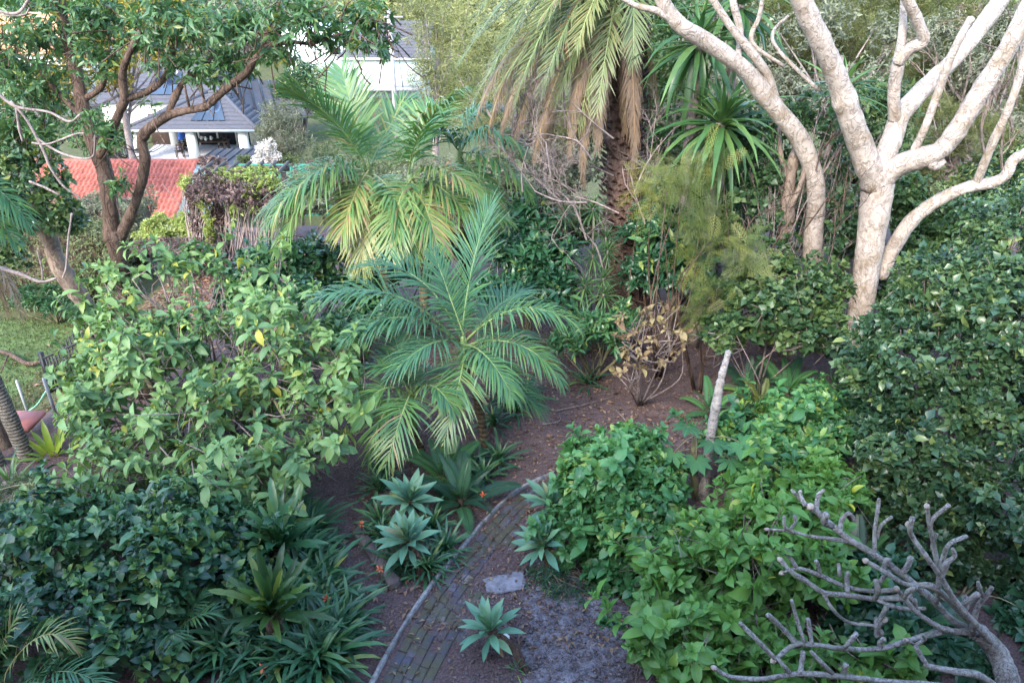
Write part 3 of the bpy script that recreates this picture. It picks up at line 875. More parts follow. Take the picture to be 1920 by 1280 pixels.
# lawn of the lower neighbour
def lawn():
    mb = MB(); xs = np.linspace(-24, -9.2, 40); ys = np.linspace(13.2, 21.4, 24); X, Y = np.meshgrid(xs, ys)
    mb.add(np.stack([X, Y, zg(X, Y) + .008], -1).reshape(-1, 3), [[r * 40 + c, r * 40 + c + 1, r * 40 + c + 41, r * 40 + c + 40] for r in range(23) for c in range(39)])
    struct("lawn", mb, M_lawn)
    rnd = np.random.default_rng(9); n = 15000
    x = rnd.uniform(-18, -10.5, n); y = rnd.uniform(13.5, 21.6, n)
    P = np.stack([x, y, zg(x, y)], 1)
    f = nrm(np.stack([rnd.normal(0, .5, n), rnd.normal(0, .5, n), np.ones(n)], 1)); az = rnd.uniform(0, 6, n)
    mb = MB(); scatter(mb, diamond_t(.22, .1, .3), P, f, np.stack([np.cos(az), np.sin(az), az * 0], 1), rnd.uniform(.05, .12, n), rnd.random(n))
    struct("grass", mb, LM['hedge'], kind='stuff')
lawn()

# ------------------------------------------------------------------ buildings beyond the garden
def quad_part(name, pts, mat, root, thick=.06, kind=None):
    """A flat slab with the given outline as its upper face."""
    P = np.array(pts, float); n = nrm(np.cross(P[1] - P[0], P[2] - P[0])); n = n if n[2] > 0 or abs(n[2]) < 1e-3 else -n
    k = len(P); mb = MB(); V = np.vstack([P, P - n * thick])
    Q = [[i, (i + 1) % k, k + (i + 1) % k, k + i] for i in range(k)]
    if k == 4: mb.add(V, Q + [[0, 1, 2, 3], [7, 6, 5, 4]])
    else: mb.add(V, Q, [[0, 1, 2], [5, 4, 3]])
    return part(name, mb, mat, root, smooth=False, kind=kind)

def tile_slope(mb, a, b, c, d, rows, cols, h=.04, wavy=.05):
    """Stepped tile courses on the slope: a-b along the eave, d-c along the ridge."""
    a, b, c, d = [np.array(v, float) for v in (a, b, c, d)]
    n = nrm(np.cross(b - a, d - a)); n = n if n[2] > 0 else -n
    k = cols * 4 + 1
    for r in range(rows):
        f0, f1 = r / rows, (r + 1) / rows + .012
        u = np.linspace(0, 1, k)[:, None]
        e0 = (a + (d - a) * f0) * (1 - u) + (b + (c - b) * f0) * u; e1 = (a + (d - a) * f1) * (1 - u) + (b + (c - b) * f1) * u
        wv = (wavy * np.abs(np.sin(np.arange(k) * math.pi / 4)) ** .7)[:, None]
        V = np.vstack([e0 + n * (h * .2), e0 + n * (h + wv), e1 + n * (wv + .004)])
        i = np.arange(k - 1)
        mb.add(V, np.concatenate([np.stack([i, i + 1, k + i + 1, k + i], 1), np.stack([k + i, k + i + 1, 2 * k + i + 1, 2 * k + i], 1)]), None, np.tile([(r * 37 % 10) / 10, 0, 0], (len(V), 1)))

def red_shed():
    ye, yr = 31.0, 34.6
    el, er = at(60, 372, ye), at(318, 416, ye); rl, rr = at(70, 300, yr), at(372, 304, yr)
    ze, zr = er[2], rr[2]
    x0, x1 = -19.5, rr[0]
    root = thing("red_tiled_garage", "low outbuilding with a terracotta tiled roof behind the clipped hedge", "outbuilding", (x1 - 4, 33, float(zg(x1 - 4, 33))))
    mb = MB(); tile_slope(mb, (x0 - 8, ye, ze), (x1, ye, ze), (x1, yr, zr), (x0 - 8, yr, zr), 10, 70, .09, .10)
    part("roof_tiles", mb, M_red, root, kind='stuff')
    mb = MB(); tile_slope(mb, (x1, 2 * yr - ye, ze), (x0 - 8, 2 * yr - ye, ze), (x0 - 8, yr, zr), (x1, yr, zr), 4, 40, .05, .05); part("rear_slope", mb, M_red, root, kind='stuff')
    mb = MB(); tube(mb, [(x0 - 8, yr, zr + .04), (x1 + .05, yr, zr + .04)], [.11, .11], 8, 1); part("ridge", mb, M_red, root)
    mb = MB(); mb.box(((x0 - 8 + x1 - .3) / 2, yr, (ze - 5.6) / 2 - .1), (x1 - .3 - x0 + 8, 2 * (yr - ye) - .6, 5.6 + ze + .2 if False else ze + 5.4)); part("wall", mb, M_pale, root, smooth=False)
    mb = MB(); mb.add([(x1 - .15, ye + .1, ze - .05), (x1 - .15, 2 * yr - ye - .1, ze - .05), (x1 - .15, yr, zr - .06), (x1 - .3, ye + .1, ze - .05), (x1 - .3, 2 * yr - ye - .1, ze - .05), (x1 - .3, yr, zr - .06)], [[0, 1, 4, 3], [1, 2, 5, 4], [2, 0, 3, 5]], [[0, 2, 1], [3, 4, 5]]); part("gable", mb, M_pale, root, smooth=False)
    mb = MB(); tube(mb, [(x0 - 8, ye - .06, ze - .03), (x1, ye - .06, ze - .03)], [.07, .07], 6, 1); part("gutter", mb, M_galv, root)
red_shed()

def house():
    Y = 50.0
    c0, c1 = at(232, 240, Y), at(481, 249, Y)
    ze = (c0[2] + c1[2]) / 2 + .05; xl, xr = c0[0], c1[0]
    ap = at(417, 174, Y + 4.6); zr = ap[2]
    zf = float(zg(xl, 52)); 
    root = thing("verandah_house", "cream house with slate grey hipped roof and open verandah beyond the tiled roof", "house", ((xl + xr) / 2, Y + 4, zf))
    D = 9.2
    F0, F1, B0, B1 = (xl, Y, ze), (xr, Y, ze), (xl, Y + D, ze), (xr, Y + D, ze)
    R0, R1 = (xl + 3.9, Y + 4.6, zr), (ap[0] - .1, Y + 4.6, zr)
    rows = 9
    def slope(nm, a, b, c, d):
        a, b, c, d = map(lambda v: np.array(v, float), (a, b, c, d))
        n = nrm(np.cross(b - a, d - a)); n = n if n[2] > 0 else -n
        mb = MB()
        for r in range(rows):
            f0, f1 = r / rows, (r + 1) / rows
            p = [a + (d - a) * f0, b + (c - b) * f0, b + (c - b) * f1, a + (d - a) * f1]
            V = [p[0], p[1], p[0] + n * .05, p[1] + n * .05, p[2] + n * .012, p[3] + n * .012]
            mb.add(V, [[0, 1, 3, 2], [2, 3, 4, 5]])
        part(nm, mb, M_slate, root, smooth=False)
    for nm, v in (("roof", (F0, F1, R1, R0)), ("roof", (B1, B0, R0, R1)), ("roof", (F1, B1, R1, R1)), ("roof", (B0, F0, R0, R0))): slope(nm, *v)
    for a, b in ((F0, R0), (F1, R1), (B0, R0), (B1, R1), (R0, R1)):
        mb = MB(); tube(mb, [np.array(a) + A3(0, 0, .05), np.array(b) + A3(0, 0, .05)], [.13, .13], 6, 1); part("hip_cap", mb, M_slate, root)
    for a, b in ((F0, F1), (F1, B1), (B0, F0)):
        mb = MB(); c = (np.array(a) + np.array(b)) / 2 - A3(0, 0, .08); s = np.abs(np.array(b) - np.array(a)) + A3(.16, .16, .16); mb.box(c, s); part("gutter", mb, M_galv, root, smooth=False)
    # solar panels lie on the front slope
    fu = lambda u, v: np.array(F0) * (1 - v) * (1 - u) + np.array(F1) * (1 - v) * u + np.array(R0) * v * (1 - u) + np.array(R1) * v * u + A3(0, -.02, .10)
    for i in range(3):
        u0 = .46 + .11 * i; u1 = u0 + .1; 
        quad_part("solar_panel", [fu(u0, .2), fu(u1, .2), fu(u1 * .97 + .012, .82), fu(u0 * .97 + .012, .82)], M_solar, root, .05)
    # floor, columns, rear glass wall
    mb = MB(); mb.box(((xl + xr) / 2, Y + 4.4, zf + .06), (xr - xl + .4, 9.6, .24)); part("verandah_floor", mb, M_stone, root, smooth=False)
    for px in (255, 361, 458):
        x = at(px, 270, Y + .5)[0]
        mb = MB(); mb.box((x, Y + .5, (zf + ze) / 2 + .06), (.52, .42, ze - zf - .2)); mb.box((x, Y + .5, ze - .17), (.6, .5, .1)); part("column", mb, M_white, root, smooth=False)
    x = at(325, 270, Y + 4)[0]
    mb = MB(); mb.box((x, Y + 4.4, (zf + ze) / 2), (.5, .4, ze - zf - .1)); part("column", mb, M_white, root, smooth=False)
    xa = x + .4
    gy = Y + 4.4
    w = (xr - .3 - xa)
    mb = MB(); mb.box((xa + w / 2, gy + .25, (zf + ze) / 2), (w + 4, .2, ze - zf)); part("rear_wall", mb, M_dark, root, smooth=False)
    for i in range(5):
        x0 = xa + w * i / 5
        mb = MB(); mb.box((x0 + w / 10, gy + .05, zf + 1.25), (w / 5 - .12, .04, 2.1)); g = part("glass_door", mb, M_glass, root, smooth=False)
        mb = MB(); mb.box((x0, gy + .03, zf + 1.25), (.1, .09, 2.2)); part("door_frame", mb, M_white, root, smooth=False)
    mb = MB(); mb.box((xr - .9, gy - .06, zf + .6), (1.9, .16, .9)); part("sill_wall", mb, M_white, root, smooth=False)
    # rear wing: second hip roof and a ribbed metal roof running back on the right
    w0 = at(196, 196, Y + 11); y2 = Y + 9.6
    xa2, xb2 = w0[0], at(420, 190, y2)[0]; z2 = at(250, 195, y2)[2]; z3 = at(330, 122, y2 + 5)[2]
    mb = MB(); mb.box(((xa2 + xb2) / 2, y2 + 4, (z2 + zf) / 2), (xb2 - xa2 - .6, 7.4, z2 - zf)); part("wing_wall", mb, M_white, root, smooth=False)
    G0, G1, H0, H1 = (xa2 - .3, y2, z2), (xb2, y2, z2), (xa2 + 1.2, y2 + 5, z3), (xb2 - 2.5, y2 + 5, z3)
    slope("wing_roof", G0, G1, H1, H0); slope("wing_roof", (xa2 - .3, y2 + 10, z2), G0, H0, H0); slope("wing_roof", G1, (xb2, y2 + 10, z2), H1, H1)
    fw = lambda u, v: np.array(G0) * (1 - v) * (1 - u) + np.array(G1) * (1 - v) * u + np.array(H0) * v * (1 - u) + np.array(H1) * v * u + A3(0, -.02, .1)
    for i in range(2):
        u0 = .40 + .14 * i; quad_part("solar_panel", [fw(u0, .2), fw(u0 + .13, .2), fw(u0 + .12, .8), fw(u0 - .01, .8)], M_solar, root, .05)
    K0 = np.array([xr - 1.6, Y + 1.6, ze + .05]); K1 = np.array([xr + 2.6, Y + 5.2, ze - .3]); K3 = np.array([xr - 3.4, Y + 6.5, zr + .35]); K2 = K1 + (K3 - K0)
    quad_part("metal_roof", [K0, K1, K2, K3], M_metal, root, .08)
    nn = nrm(np.cross(K1 - K0, K3 - K0)); 
    for i in range(9):
        f = i / 8; a, b = K0 + (K1 - K0) * f + nn * .04, K3 + (K2 - K3) * f + nn * .04
        mb = MB(); tube(mb, [a, b], [.055, .055], 4, 1); part("roof_rib", mb, M_black, root, smooth=False)
    return xl, xr, Y, zf, ze
HX0, HX1, HY, HZF, HZE = house()

def chair(x, y, rz, label):
    z = float(HZF) + .18
    root = thing("garden_chair", label, "chair", (x, y, z), "wooden chairs on the verandah"); root.rotation_euler = (0, 0, rz)
    def pb(nm, boxes):
        m = MB()
        for c, s in boxes: m.box(c, s)
        link(nm, m.mesh(nm, M_dark, smooth=False), root)
    pb("seat", [((0, 0, .44), (.5, .48, .05))])
    pb("backrest", [((-.2, -.23, .68), (.05, .05, .5)), ((.2, -.23, .68), (.05, .05, .5)), ((0, -.23, .9), (.44, .04, .1)), ((0, -.23, .7), (.44, .04, .07))])
    for sx in (-.21, .21):
        for sy in (-.2, .2): pb("leg", [((sx, sy, .21), (.055, .055, .42))])
        pb("armrest", [((sx, 0, .64), (.06, .46, .04))])
for px, yy, r, lb in ((338, 51.0, .6, "dark wooden chair by the first verandah column"), (346, 52.4, 2.2, "dark wooden chair further back near the verandah glass"), (421, 52.6, 1.2, "dark wooden chair at the end of the verandah table")):
    chair(at(px, 290, yy)[0], yy, r, lb)

def table():
    x = at(395, 285, 52.6)[0]; z = float(HZF) + .18
    root = thing("verandah_table", "long dark dining table under the verandah roof", "table", (x, 52.6, z))
    mb = MB(); mb.box((x, 52.6, z + .74), (2.6, 1.0, .06)); part("table_top", mb, M_dark, root, smooth=False)
    for sx in (-1.15, 1.15):
        for sy in (-.4, .4):
            mb = MB(); mb.box((x + sx, 52.6 + sy, z + .355), (.09, .09, .71)); part("leg", mb, M_dark, root, smooth=False)
    for i, (dx, dy) in enumerate(((-.5, .1), (-.15, -.1), (.15, .05))):
        r = thing("white_jug", ("white jug at the near end of the verandah table", "white jug in the middle of the three on the verandah table", "last white jug of the row on the verandah table")[i], "jug", (x + dx, 52.6 + dy, z + .77))
        m = MB(); tube(m, [(x + dx, 52.6 + dy, z + .771), (x + dx, 52.6 + dy, z + .86), (x + dx, 52.6 + dy, z + .93), (x + dx, 52.6 + dy, z + 1.0)], [.07, .09, .05, .06], 10, 3); part("jug_body", m, M_egg, r)
        m = MB(); tube(m, [(x + dx + .07, 52.6 + dy, z + .97), (x + dx + .14, 52.6 + dy, z + .9), (x + dx + .08, 52.6 + dy, z + .83)], [.012] * 3, 5, 3); part("handle", m, M_egg, r)
table()

def blue_item():
    x = at(343, 265, 53.2)[0]; z = float(HZF) + .18
    root = thing("folded_parasol", "blue folded sun umbrella standing on the verandah", "parasol", (x, 53.2, z))
    mb = MB(); tube(mb, [(x, 53.2, z + .04), (x, 53.2, z + 2.0)], [.03, .03], 6, 1); part("pole", mb, M_galv, root)
    mb = MB(); tube(mb, [(x, 53.2, z + .7), (x, 53.2, z + .9), (x, 53.2, z + 1.5), (x, 53.2, z + 1.95)], [.3, .26, .14, .04], 9, 3, knob=.12, rnd=np.random.default_rng(2)); part("canopy", mb, M_blue, root)
    mb = MB(); tube(mb, [(x, 53.2, z + .0), (x, 53.2, z + .06)], [.25, .22], 10, 1); part("base", mb, M_black, root)
blue_item()

def small_shed():
    p = [at(343, 302, 44.0), at(392, 318, 43.0), at(446, 302, 46.0), at(372, 286, 47)]
    root = thing("low_metal_roofed_shed", "low shed with a dark flat metal roof beside the green fence", "shed", (float(np.mean([q[0] for q in p])), 45, float(zg(0, 45))))
    z = np.mean([q[2] for q in p])
    x0, x1 = at(350, 300, 44)[0], at(446, 300, 44)[0]
    K0, K1, K2, K3 = A3(x0, 43, z - .15), A3(x1, 43, z - .15), A3(x1 + .6, 46.6, z + .3), A3(x0 + .8, 46.6, z + .3)
    quad_part("roof", [K0, K1, K2, K3], M_metal, root, .07)
    for i in range(6):
        f = i / 5; mb = MB(); tube(mb, [K0 + (K1 - K0) * f + A3(0, 0, .03), K3 + (K2 - K3) * f + A3(0, 0, .03)], [.04, .04], 4, 1); part("roof_rib", mb, M_black, root, smooth=False)
    zb = float(zg(0, 45))
    mb = MB(); mb.box(((x0 + x1) / 2 + .3, 44.8, (zb + z - .3) / 2), (x1 - x0 - .4, 3.0, z - .3 - zb)); part("wall", mb, M_pale, root, smooth=False)
small_shed()

def steel_fence():
    Y = 40.0; x0, x1 = at(446, 318, Y)[0], at(640, 320, Y)[0]; zt, zb = at(480, 309, Y)[2], float(zg(0, Y))
    root = thing("green_steel_fence", "ribbed green steel panel fence beside the pale shrub", "fence", ((x0 + x1) / 2, Y, zb))
    n = int((x1 - x0) / .82)
    for i in range(n):
        a = x0 + i * .82; mb = MB(); k = 14
        V = []
        for j in range(k + 1):
            dy = .035 * (1 if (j // 2) % 2 else -1); x = a + .8 * j / k
            V += [(x, Y + dy, zb), (x, Y + dy, zt - .02)]
        mb.add(V, [[2 * j, 2 * j + 2, 2 * j + 3, 2 * j + 1] for j in range(k)]); part("panel", mb, M_green, root, smooth=False)
    mb = MB(); mb.box(((x0 + x1) / 2, Y, zt), (x1 - x0, .1, .07)); part("rail", mb, M_green, root, smooth=False)
steel_fence()

def white_building():
    Y = 72.0; zb = -5.5
    xl, xr = at(575, 120, Y)[0], at(800, 120, Y)[0]; zt = at(700, 108, Y)[2]
    root = thing("white_rendered_building", "tall white rendered building with grey tiled roof beyond the pale palms", "building", ((xl + xr) / 2, Y + 5, zb))
    mb = MB(); x1 = at(640, 120, Y)[0]; mb.box(((x1 + xr) / 2, Y + 4, (zb + zt) / 2), (xr - x1, 8, zt - zb)); part("wall", mb, M_pale, root, smooth=False)
    mb = MB(); zt2 = at(600, 55, Y + 6)[2]; mb.box(((xl - 3 + x1) / 2, Y + 8.1, (zb + zt2) / 2), (x1 - xl + 3, 8, zt2 - zb)); part("wing_wall", mb, M_pale, root, smooth=False)
    mb = MB(); tile_slope(mb, (x1 - .3, Y - .3, zt), (xr + .3, Y - .3, zt), (xr + .3, Y + 5, zt + 2.4), (x1 + 2.2, Y + 5, zt + 2.4), 12, 40, .09, .02); part("roof_tiles", mb, M_slate, root, kind='stuff')
    mb = MB(); mb.box(((x1 + xr) / 2, Y - .34, zt - .08), (xr - x1 + .6, .14, .16)); part("gutter", mb, M_white, root, smooth=False)
    mb = MB(); zl = at(700, 164, Y)[2]; mb.box(((x1 + xr) / 2 - .6, Y - .6, zl), (xr - x1, 1.0, .25)); part("ledge", mb, M_stone, root, smooth=False)
    a = at(625, 96, Y + 4); 
    mb = MB(); mb.box((a[0] + .2, Y + 4.0, a[2]), (1.1, .12, .7)); f = part("window", mb, M_white, root, smooth=False)
    mb = MB(); mb.box((a[0] + .2, Y + 3.92, a[2]), (.95, .06, .55)); part("pane", mb, M_glass, root, smooth=False, up=f)
white_building()

def orange_house():
    Y = 64.0; zb = -5.5
    x0, x1 = at(-190, 60, Y)[0], at(112, 60, Y)[0]; zt = at(60, 104, Y)[2]; zr = at(60, 22, Y + 6)[2]
    root = thing("orange_roofed_house", "house with a faded orange tiled roof beyond the dark fork-trunked tree", "house", ((x0 + x1) / 2, Y + 4, zb))
    mb = MB(); mb.box(((x0 + x1) / 2, Y + 5, (zb + zt) / 2), (x1 - x0 - .8, 9.4, zt - zb)); part("wall", mb, M_white, root, smooth=False)
    mb = MB(); tile_slope(mb, (x0, Y, zt), (x1, Y, zt), (x1 - 1.5, Y + 5, zr), (x0, Y + 5, zr), 14, 46, .07, .03); part("roof_tiles", mb, M_orange, root, kind='stuff')
    mb = MB(); tile_slope(mb, (x1, Y, zt), (x1, Y + 10, zt), (x1 - 1.5, Y + 5, zr), (x1 - 1.5, Y + 5, zr), 14, 20, .07, .03); part("side_slope", mb, M_orange, root, kind='stuff')
    for i in range(3):
        x = x1 - 2.2 - i * 3.2
        mb = MB(); mb.box((x, Y + .28, zt - 1.6), (1.4, .1, 1.3)); f = part("window", mb, M_white, root, smooth=False)
        mb = MB(); mb.box((x, Y + .21, zt - 1.6), (1.2, .06, 1.1)); part("pane", mb, M_glass, root, smooth=False, up=f)
orange_house()

def pole():
    Y = 55.0; b = at(740, 185, Y); x = b[0]; zb = float(zg(x, Y)); zt = at(735, 66, Y)[2]
    root = thing("utility_pole", "grey timber utility pole in front of the white building", "utility pole", (x, Y, zb))
    mb = MB(); tube(mb, [(x, Y, zb), (x, Y, zt + 1.5)], [.19, .15], 10, 3); part("post", mb, M_pole, root)
    mb = MB(); mb.box((x, Y - .16, zt + 1.1), (1.8, .1, .12)); part("crossarm", mb, M_pole, root, smooth=False)
    mb = MB(); tube(mb, [(x + .9, Y - .1, zb), (x + .45, Y - .1, zt - 1.0)], [.03, .03], 6, 1); part("stay_rod", mb, M_black, root)
pole()

# the house whose balcony the view is from; its bulk keeps the near garden in shade
def home():
    root = thing("brick_house", "tall brick house with a balcony on the near side of the garden, behind the viewpoint", "house", (0, -6, 0))
    mb = MB(); mb.box((0, -6.2, 5.2), (34, 10, 10.8)); part("wall", mb, plain("house_brick", (.22, .12, .09), .9, .3), root, smooth=False)
    mb = MB(); mb.add([(-17.6, -.7, 10.55), (17.6, -.7, 10.55), (17.6, -11.6, 10.55), (-17.6, -11.6, 10.55), (-12, -6, 13), (12, -6, 13)], [[0, 1, 5, 4], [2, 3, 4, 5], [0, 3, 2, 1]], [[1, 2, 5], [3, 0, 4]]); part("roof", mb, M_slate, root, smooth=False)
    mb = MB(); mb.box((0, -.72, 6.1), (9, .9, .22)); part("balcony_floor", mb, M_conc, root, smooth=False)
    for x in (-11, -6.5, 6.5, 11):
        for z in (2.2, 7.6):
            mb = MB(); mb.box((x, -1.19, z), (1.7, .1, 1.5)); f = part("window", mb, M_white, root, smooth=False)
            mb = MB(); mb.box((x, -1.12, z), (1.5, .06, 1.3)); part("pane", mb, M_glass, root, smooth=False, up=f)
    mb = MB(); mb.box((0, -1.18, 7.4), (3.2, .1, 2.3)); f = part("balcony_door", mb, M_white, root, smooth=False)
    mb = MB(); mb.box((0, -1.11, 7.4), (2.9, .06, 2.1)); part("pane", mb, M_glass, root, smooth=False, up=f)
home()

# things on and around the neighbour's lawn
def black_gate():
    a, b = gnd(100, 738), gnd(196, 716)
    root = thing("black_fence_panel", "black steel bar fence panel on the lawn edge behind the pale shrub", "fence", (a + b) / 2)
    t = nrm((b - a) * A3(1, 1, 0)); L = np.linalg.norm((b - a)[:2])
    for i in range(15):
        p = a + t * L * i / 14; p[2] = float(zg(p[0], p[1])); big = i in (0, 14)
        mb = MB(); mb.box(p + A3(0, 0, .55), (.1 if big else .03, .1 if big else .03, 1.25 if big else 1.05)); part("post" if big else "bar", mb, M_black, root, smooth=False)
    for z in (.12, 1.0):
        mb = MB(); tube(mb, [a + A3(0, 0, z), b + A3(0, 0, z)], [.03, .03], 4, 1); part("rail", mb, M_black, root, smooth=False)
black_gate()

def stakes():
    for i, (px, py, ptop, lb) in enumerate(((58, 790, 716, "grey garden stake standing alone on the lawn near the red slab"), (106, 780, 712, "grey garden stake in front of the black fence panel"), (22, 770, 716, "grey garden stake by the aqua net near the picture's edge"))):
        a = gnd(px, py); m = mpp(px, py, a[1]); h = (py - ptop) * m * 1.2
        mb = MB(); tube(mb, [a - A3(0, 0, .1), a + A3(-.02, 0, h)], [.03, .03], 8, 1)
        o = link("garden_stake", mb.mesh("garden_stake", M_galv, tuple(a))); o.location = a
        tag(o, lb, "stake", "grey stakes on the lawn")
    a = gnd(40, 790)
    mb = MB(); pts = [gnd(22, 770) + A3(0, 0, .8), gnd(36, 790) + A3(0, 0, .25), gnd(70, 780) + A3(0, 0, .25), gnd(104, 770) + A3(0, 0, .5)]
    tube(mb, pts, [.018] * 4, 6, 6)
    o = link("garden_twine", mb.mesh("garden_twine", M_cord, tuple(a))); o.location = a; tag(o, "pale green cord slung between the grey lawn stakes", "cord")
    q = gnd(66, 812)
    mb = MB(); mb.box(q + A3(-.2, .0, .25), (.6, .6, .08)); 
    o = link("red_slab", mb.mesh("red_slab", M_pink, tuple(q), smooth=False)); o.location = q; tag(o, "pinkish red flat slab seen beside the ringed palm trunks", "slab")
    pts = [gnd(-20, 664), gnd(20, 676), gnd(56, 690), gnd(98, 686)]
    mb = MB(); tube(mb, [p + A3(0, 0, .12 + .1 * (i % 2)) for i, p in enumerate(pts)], [.05, .06, .06, .04], 8, 6); tube(mb, [pts[1] + A3(0, 0, .2), gnd(4, 706) + A3(0, 0, .1)], [.03, .02], 6, 1)
    o = link("dark_branch", mb.mesh("dark_branch", BK['brown'], tuple(pts[1]))); o.location = pts[1]; tag(o, "dark fallen branch lying across the lawn", "branch")
stakes()
def sticks():
    rnd = np.random.default_rng(77)
    for (a, b, lb) in (((1040, 775), (1150, 748), "long pale dry stick lying on the brown soil"), ((1015, 800), (1048, 778), "short dry stick at the near end of the long one"), ((880, 838 + 30), (960, 850), "thin dry stick by the palm foot on the brown soil"), ((1180, 800), (1150, 770), "dark twig on the brown soil before the mid green shrub")):
        p, q = gnd(*a), gnd(*b); m = (p + q) / 2 + A3(rnd.normal(0, .06), rnd.normal(0, .06), .05)
        mb = MB(); tube(mb, [p + A3(0, 0, .04), m, q + A3(0, 0, .04)], [.012, .010, .005], 6, 5)
        o = link("dry_stick", mb.mesh("dry_stick", BK['twig'], tuple(m))); o.location = m; tag(o, lb, "stick")
sticks()

# ------------------------------------------------------------------ palms
LT_OV = [leaf_t(5, .56, .16, .7), leaf_t(5, .50, .22, 1.1, .35), leaf_t(5, .60, .10, .45, .1), leaf_t(5, .54, .3, .9, .2)]
LT_NAR = [leaf_t(3, .30, .18, .8), leaf_t(3, .26, .12, 1.1, .3)]
LT_GLOSS = [leaf_t(3, .58, .14, .5), leaf_t(3, .52, .2, .8, .3)]
LT_LOW = [leaf_t(3, .56, .16, .7), leaf_t(3, .50, .2, 1.0)]
DIA = [diamond_t(.46), diamond_t(.36, .3, .25)]
NEED = [diamond_t(.07, .1, .1), diamond_t(.05, .1, .25)]
def bipinnate_t(n=9, ll=.32, droop=.6, m=5):
    V = []; T = []; A = []
    y = z = 0.0; pts = []
    for i in range(n + 1):
        pts.append((y, z)); a = .35 - droop * 1.6 * i / n; y += math.cos(a) / n; z += math.sin(a) / n
    def thin(p, q, w):
        b = len(V); d = nrm(q - p); s = np.array([d[1], -d[0], 0]) * w
        V.extend([p - s, p + s, q]); T.append([b, b + 1, b + 2]); A.extend([[0, 0, .5]] * 3)
    thin(A3(0, 0, 0), A3(0, pts[-1][0], pts[-1][1]), .012)
    for k in range(1, n + 1):
        s = k / n; L = ll * math.sin(math.pi * (.15 + .75 * s)) ** .6; an = math.radians(66 - 34 * s)
        for sg in (-1, 1):
            p = A3(0, *pts[k]); d = nrm(A3(sg * math.sin(an), math.cos(an), -.22)); thin(p, p + d * L, .006)
            for j in range(1, m + 1):
                c = p + d * L * j / m - A3(0, 0, .08 * L * (j / m) ** 2); pl = L * .20 * math.sin(math.pi * (.2 + .7 * j / m))
                for g in (-1, 1):
                    e = nrm(d * .75 + A3(-d[1], d[0], 0) * g * .8); b = len(V); w2 = np.array([e[1], -e[0], 0]) * pl * .2
                    V.extend([c, c + e * pl * .5 + w2, c + e * pl * .5 - w2, c + e * pl]); A.extend([[0, .5, s]] * 4); T.extend([[b, b + 1, b + 3], [b, b + 3, b + 2]])
    return dict(V=np.array(V, float), Q=np.zeros((0, 4), int), T=np.array(T), A=np.array(A, float))
FEATH = [bipinnate_t(9, .34, .5), bipinnate_t(8, .38, .8)]
CYCAD = [pinnate_t(20, .24, .05, .55, lang=62, side_droop=.1), pinnate_t(20, .22, .05, .85, lang=58, side_droop=.15)]
STRAP = [leaf_t(5, .075, .25, 1.5, .3, 'strap'), leaf_t(5, .068, .2, 2.1, .5, 'strap'), leaf_t(5, .08, .22, 1.0, .2, 'strap')]
SWORD = [leaf_t(5, .085, .25, .5, .05, 'blade'), leaf_t(5, .08, .2, 1.0, .15, 'blade'), leaf_t(5, .09, .25, 1.6, .3, 'blade')]
AGAVE = [leaf_t(8, .25, .20, .35, .1, 'agave', .004), leaf_t(8, .23, .16, .7, .2, 'agave', .004), leaf_t(8, .27, .22, .15, .0, 'agave')]
BNEST = [leaf_t(14, .125, .22, .6, .15, 'strap', .016), leaf_t(14, .11, .18, 1.0, .3, 'strap', .02), leaf_t(14, .13, .25, .4, .05, 'strap', .014)]
PALMATE = [palmate_t(7), palmate_t(8)]

def palm(label, base, crown, fr, seed, trunk_r=.08, bark='kring', mat='palm', ll=.62, lw=.031, nl=56, group=None, name='palm', cat='palm', droop=.35, shaft=True, vee=18):
    """fr: (ctrl px, ctrl py, ctrl Y, tip px, tip py, tip Y, tone[, extra]) in view terms, turned into real arcs."""
    rnd = np.random.default_rng(seed)
    base = np.asarray(base, float); crown = np.asarray(crown, float)
    root = thing(name, label, cat, base, group)
    mb = MB(); m = base * .5 + crown * .5 + A3(rnd.normal(0, .05), rnd.normal(0, .05), 0)
    tube(mb, [base - A3(0, 0, .1), base + (m - base) * .3, m, crown - A3(0, 0, .35)], [trunk_r * 1.25, trunk_r, trunk_r * .95, trunk_r * .85], 12, 8, .03, rnd)
    part("trunk", mb, BK[bark], root)
    if shaft:
        mb = MB(); tube(mb, [crown - A3(0, 0, .55), crown - A3(0, 0, .3), crown, crown + A3(0, 0, .18)], [trunk_r * .95, trunk_r * 1.05, trunk_r * .75, trunk_r * .3], 10, 4, A=.25)
        part("crownshaft", mb, RIB, root)
    for f in fr:
        c = at(f[0], f[1], f[2]); t = at(f[3], f[4], f[5]); x = f[7] if len(f) > 7 else {}
        k = dict(nl=nl, ll=ll, lw=lw, tone=f[6], droop=droop, vee=vee); k.update(x)
        frond(root, crown + rnd.normal(0, .03, 3), c, t, rnd, LM[mat], RIB, **k)
    return root

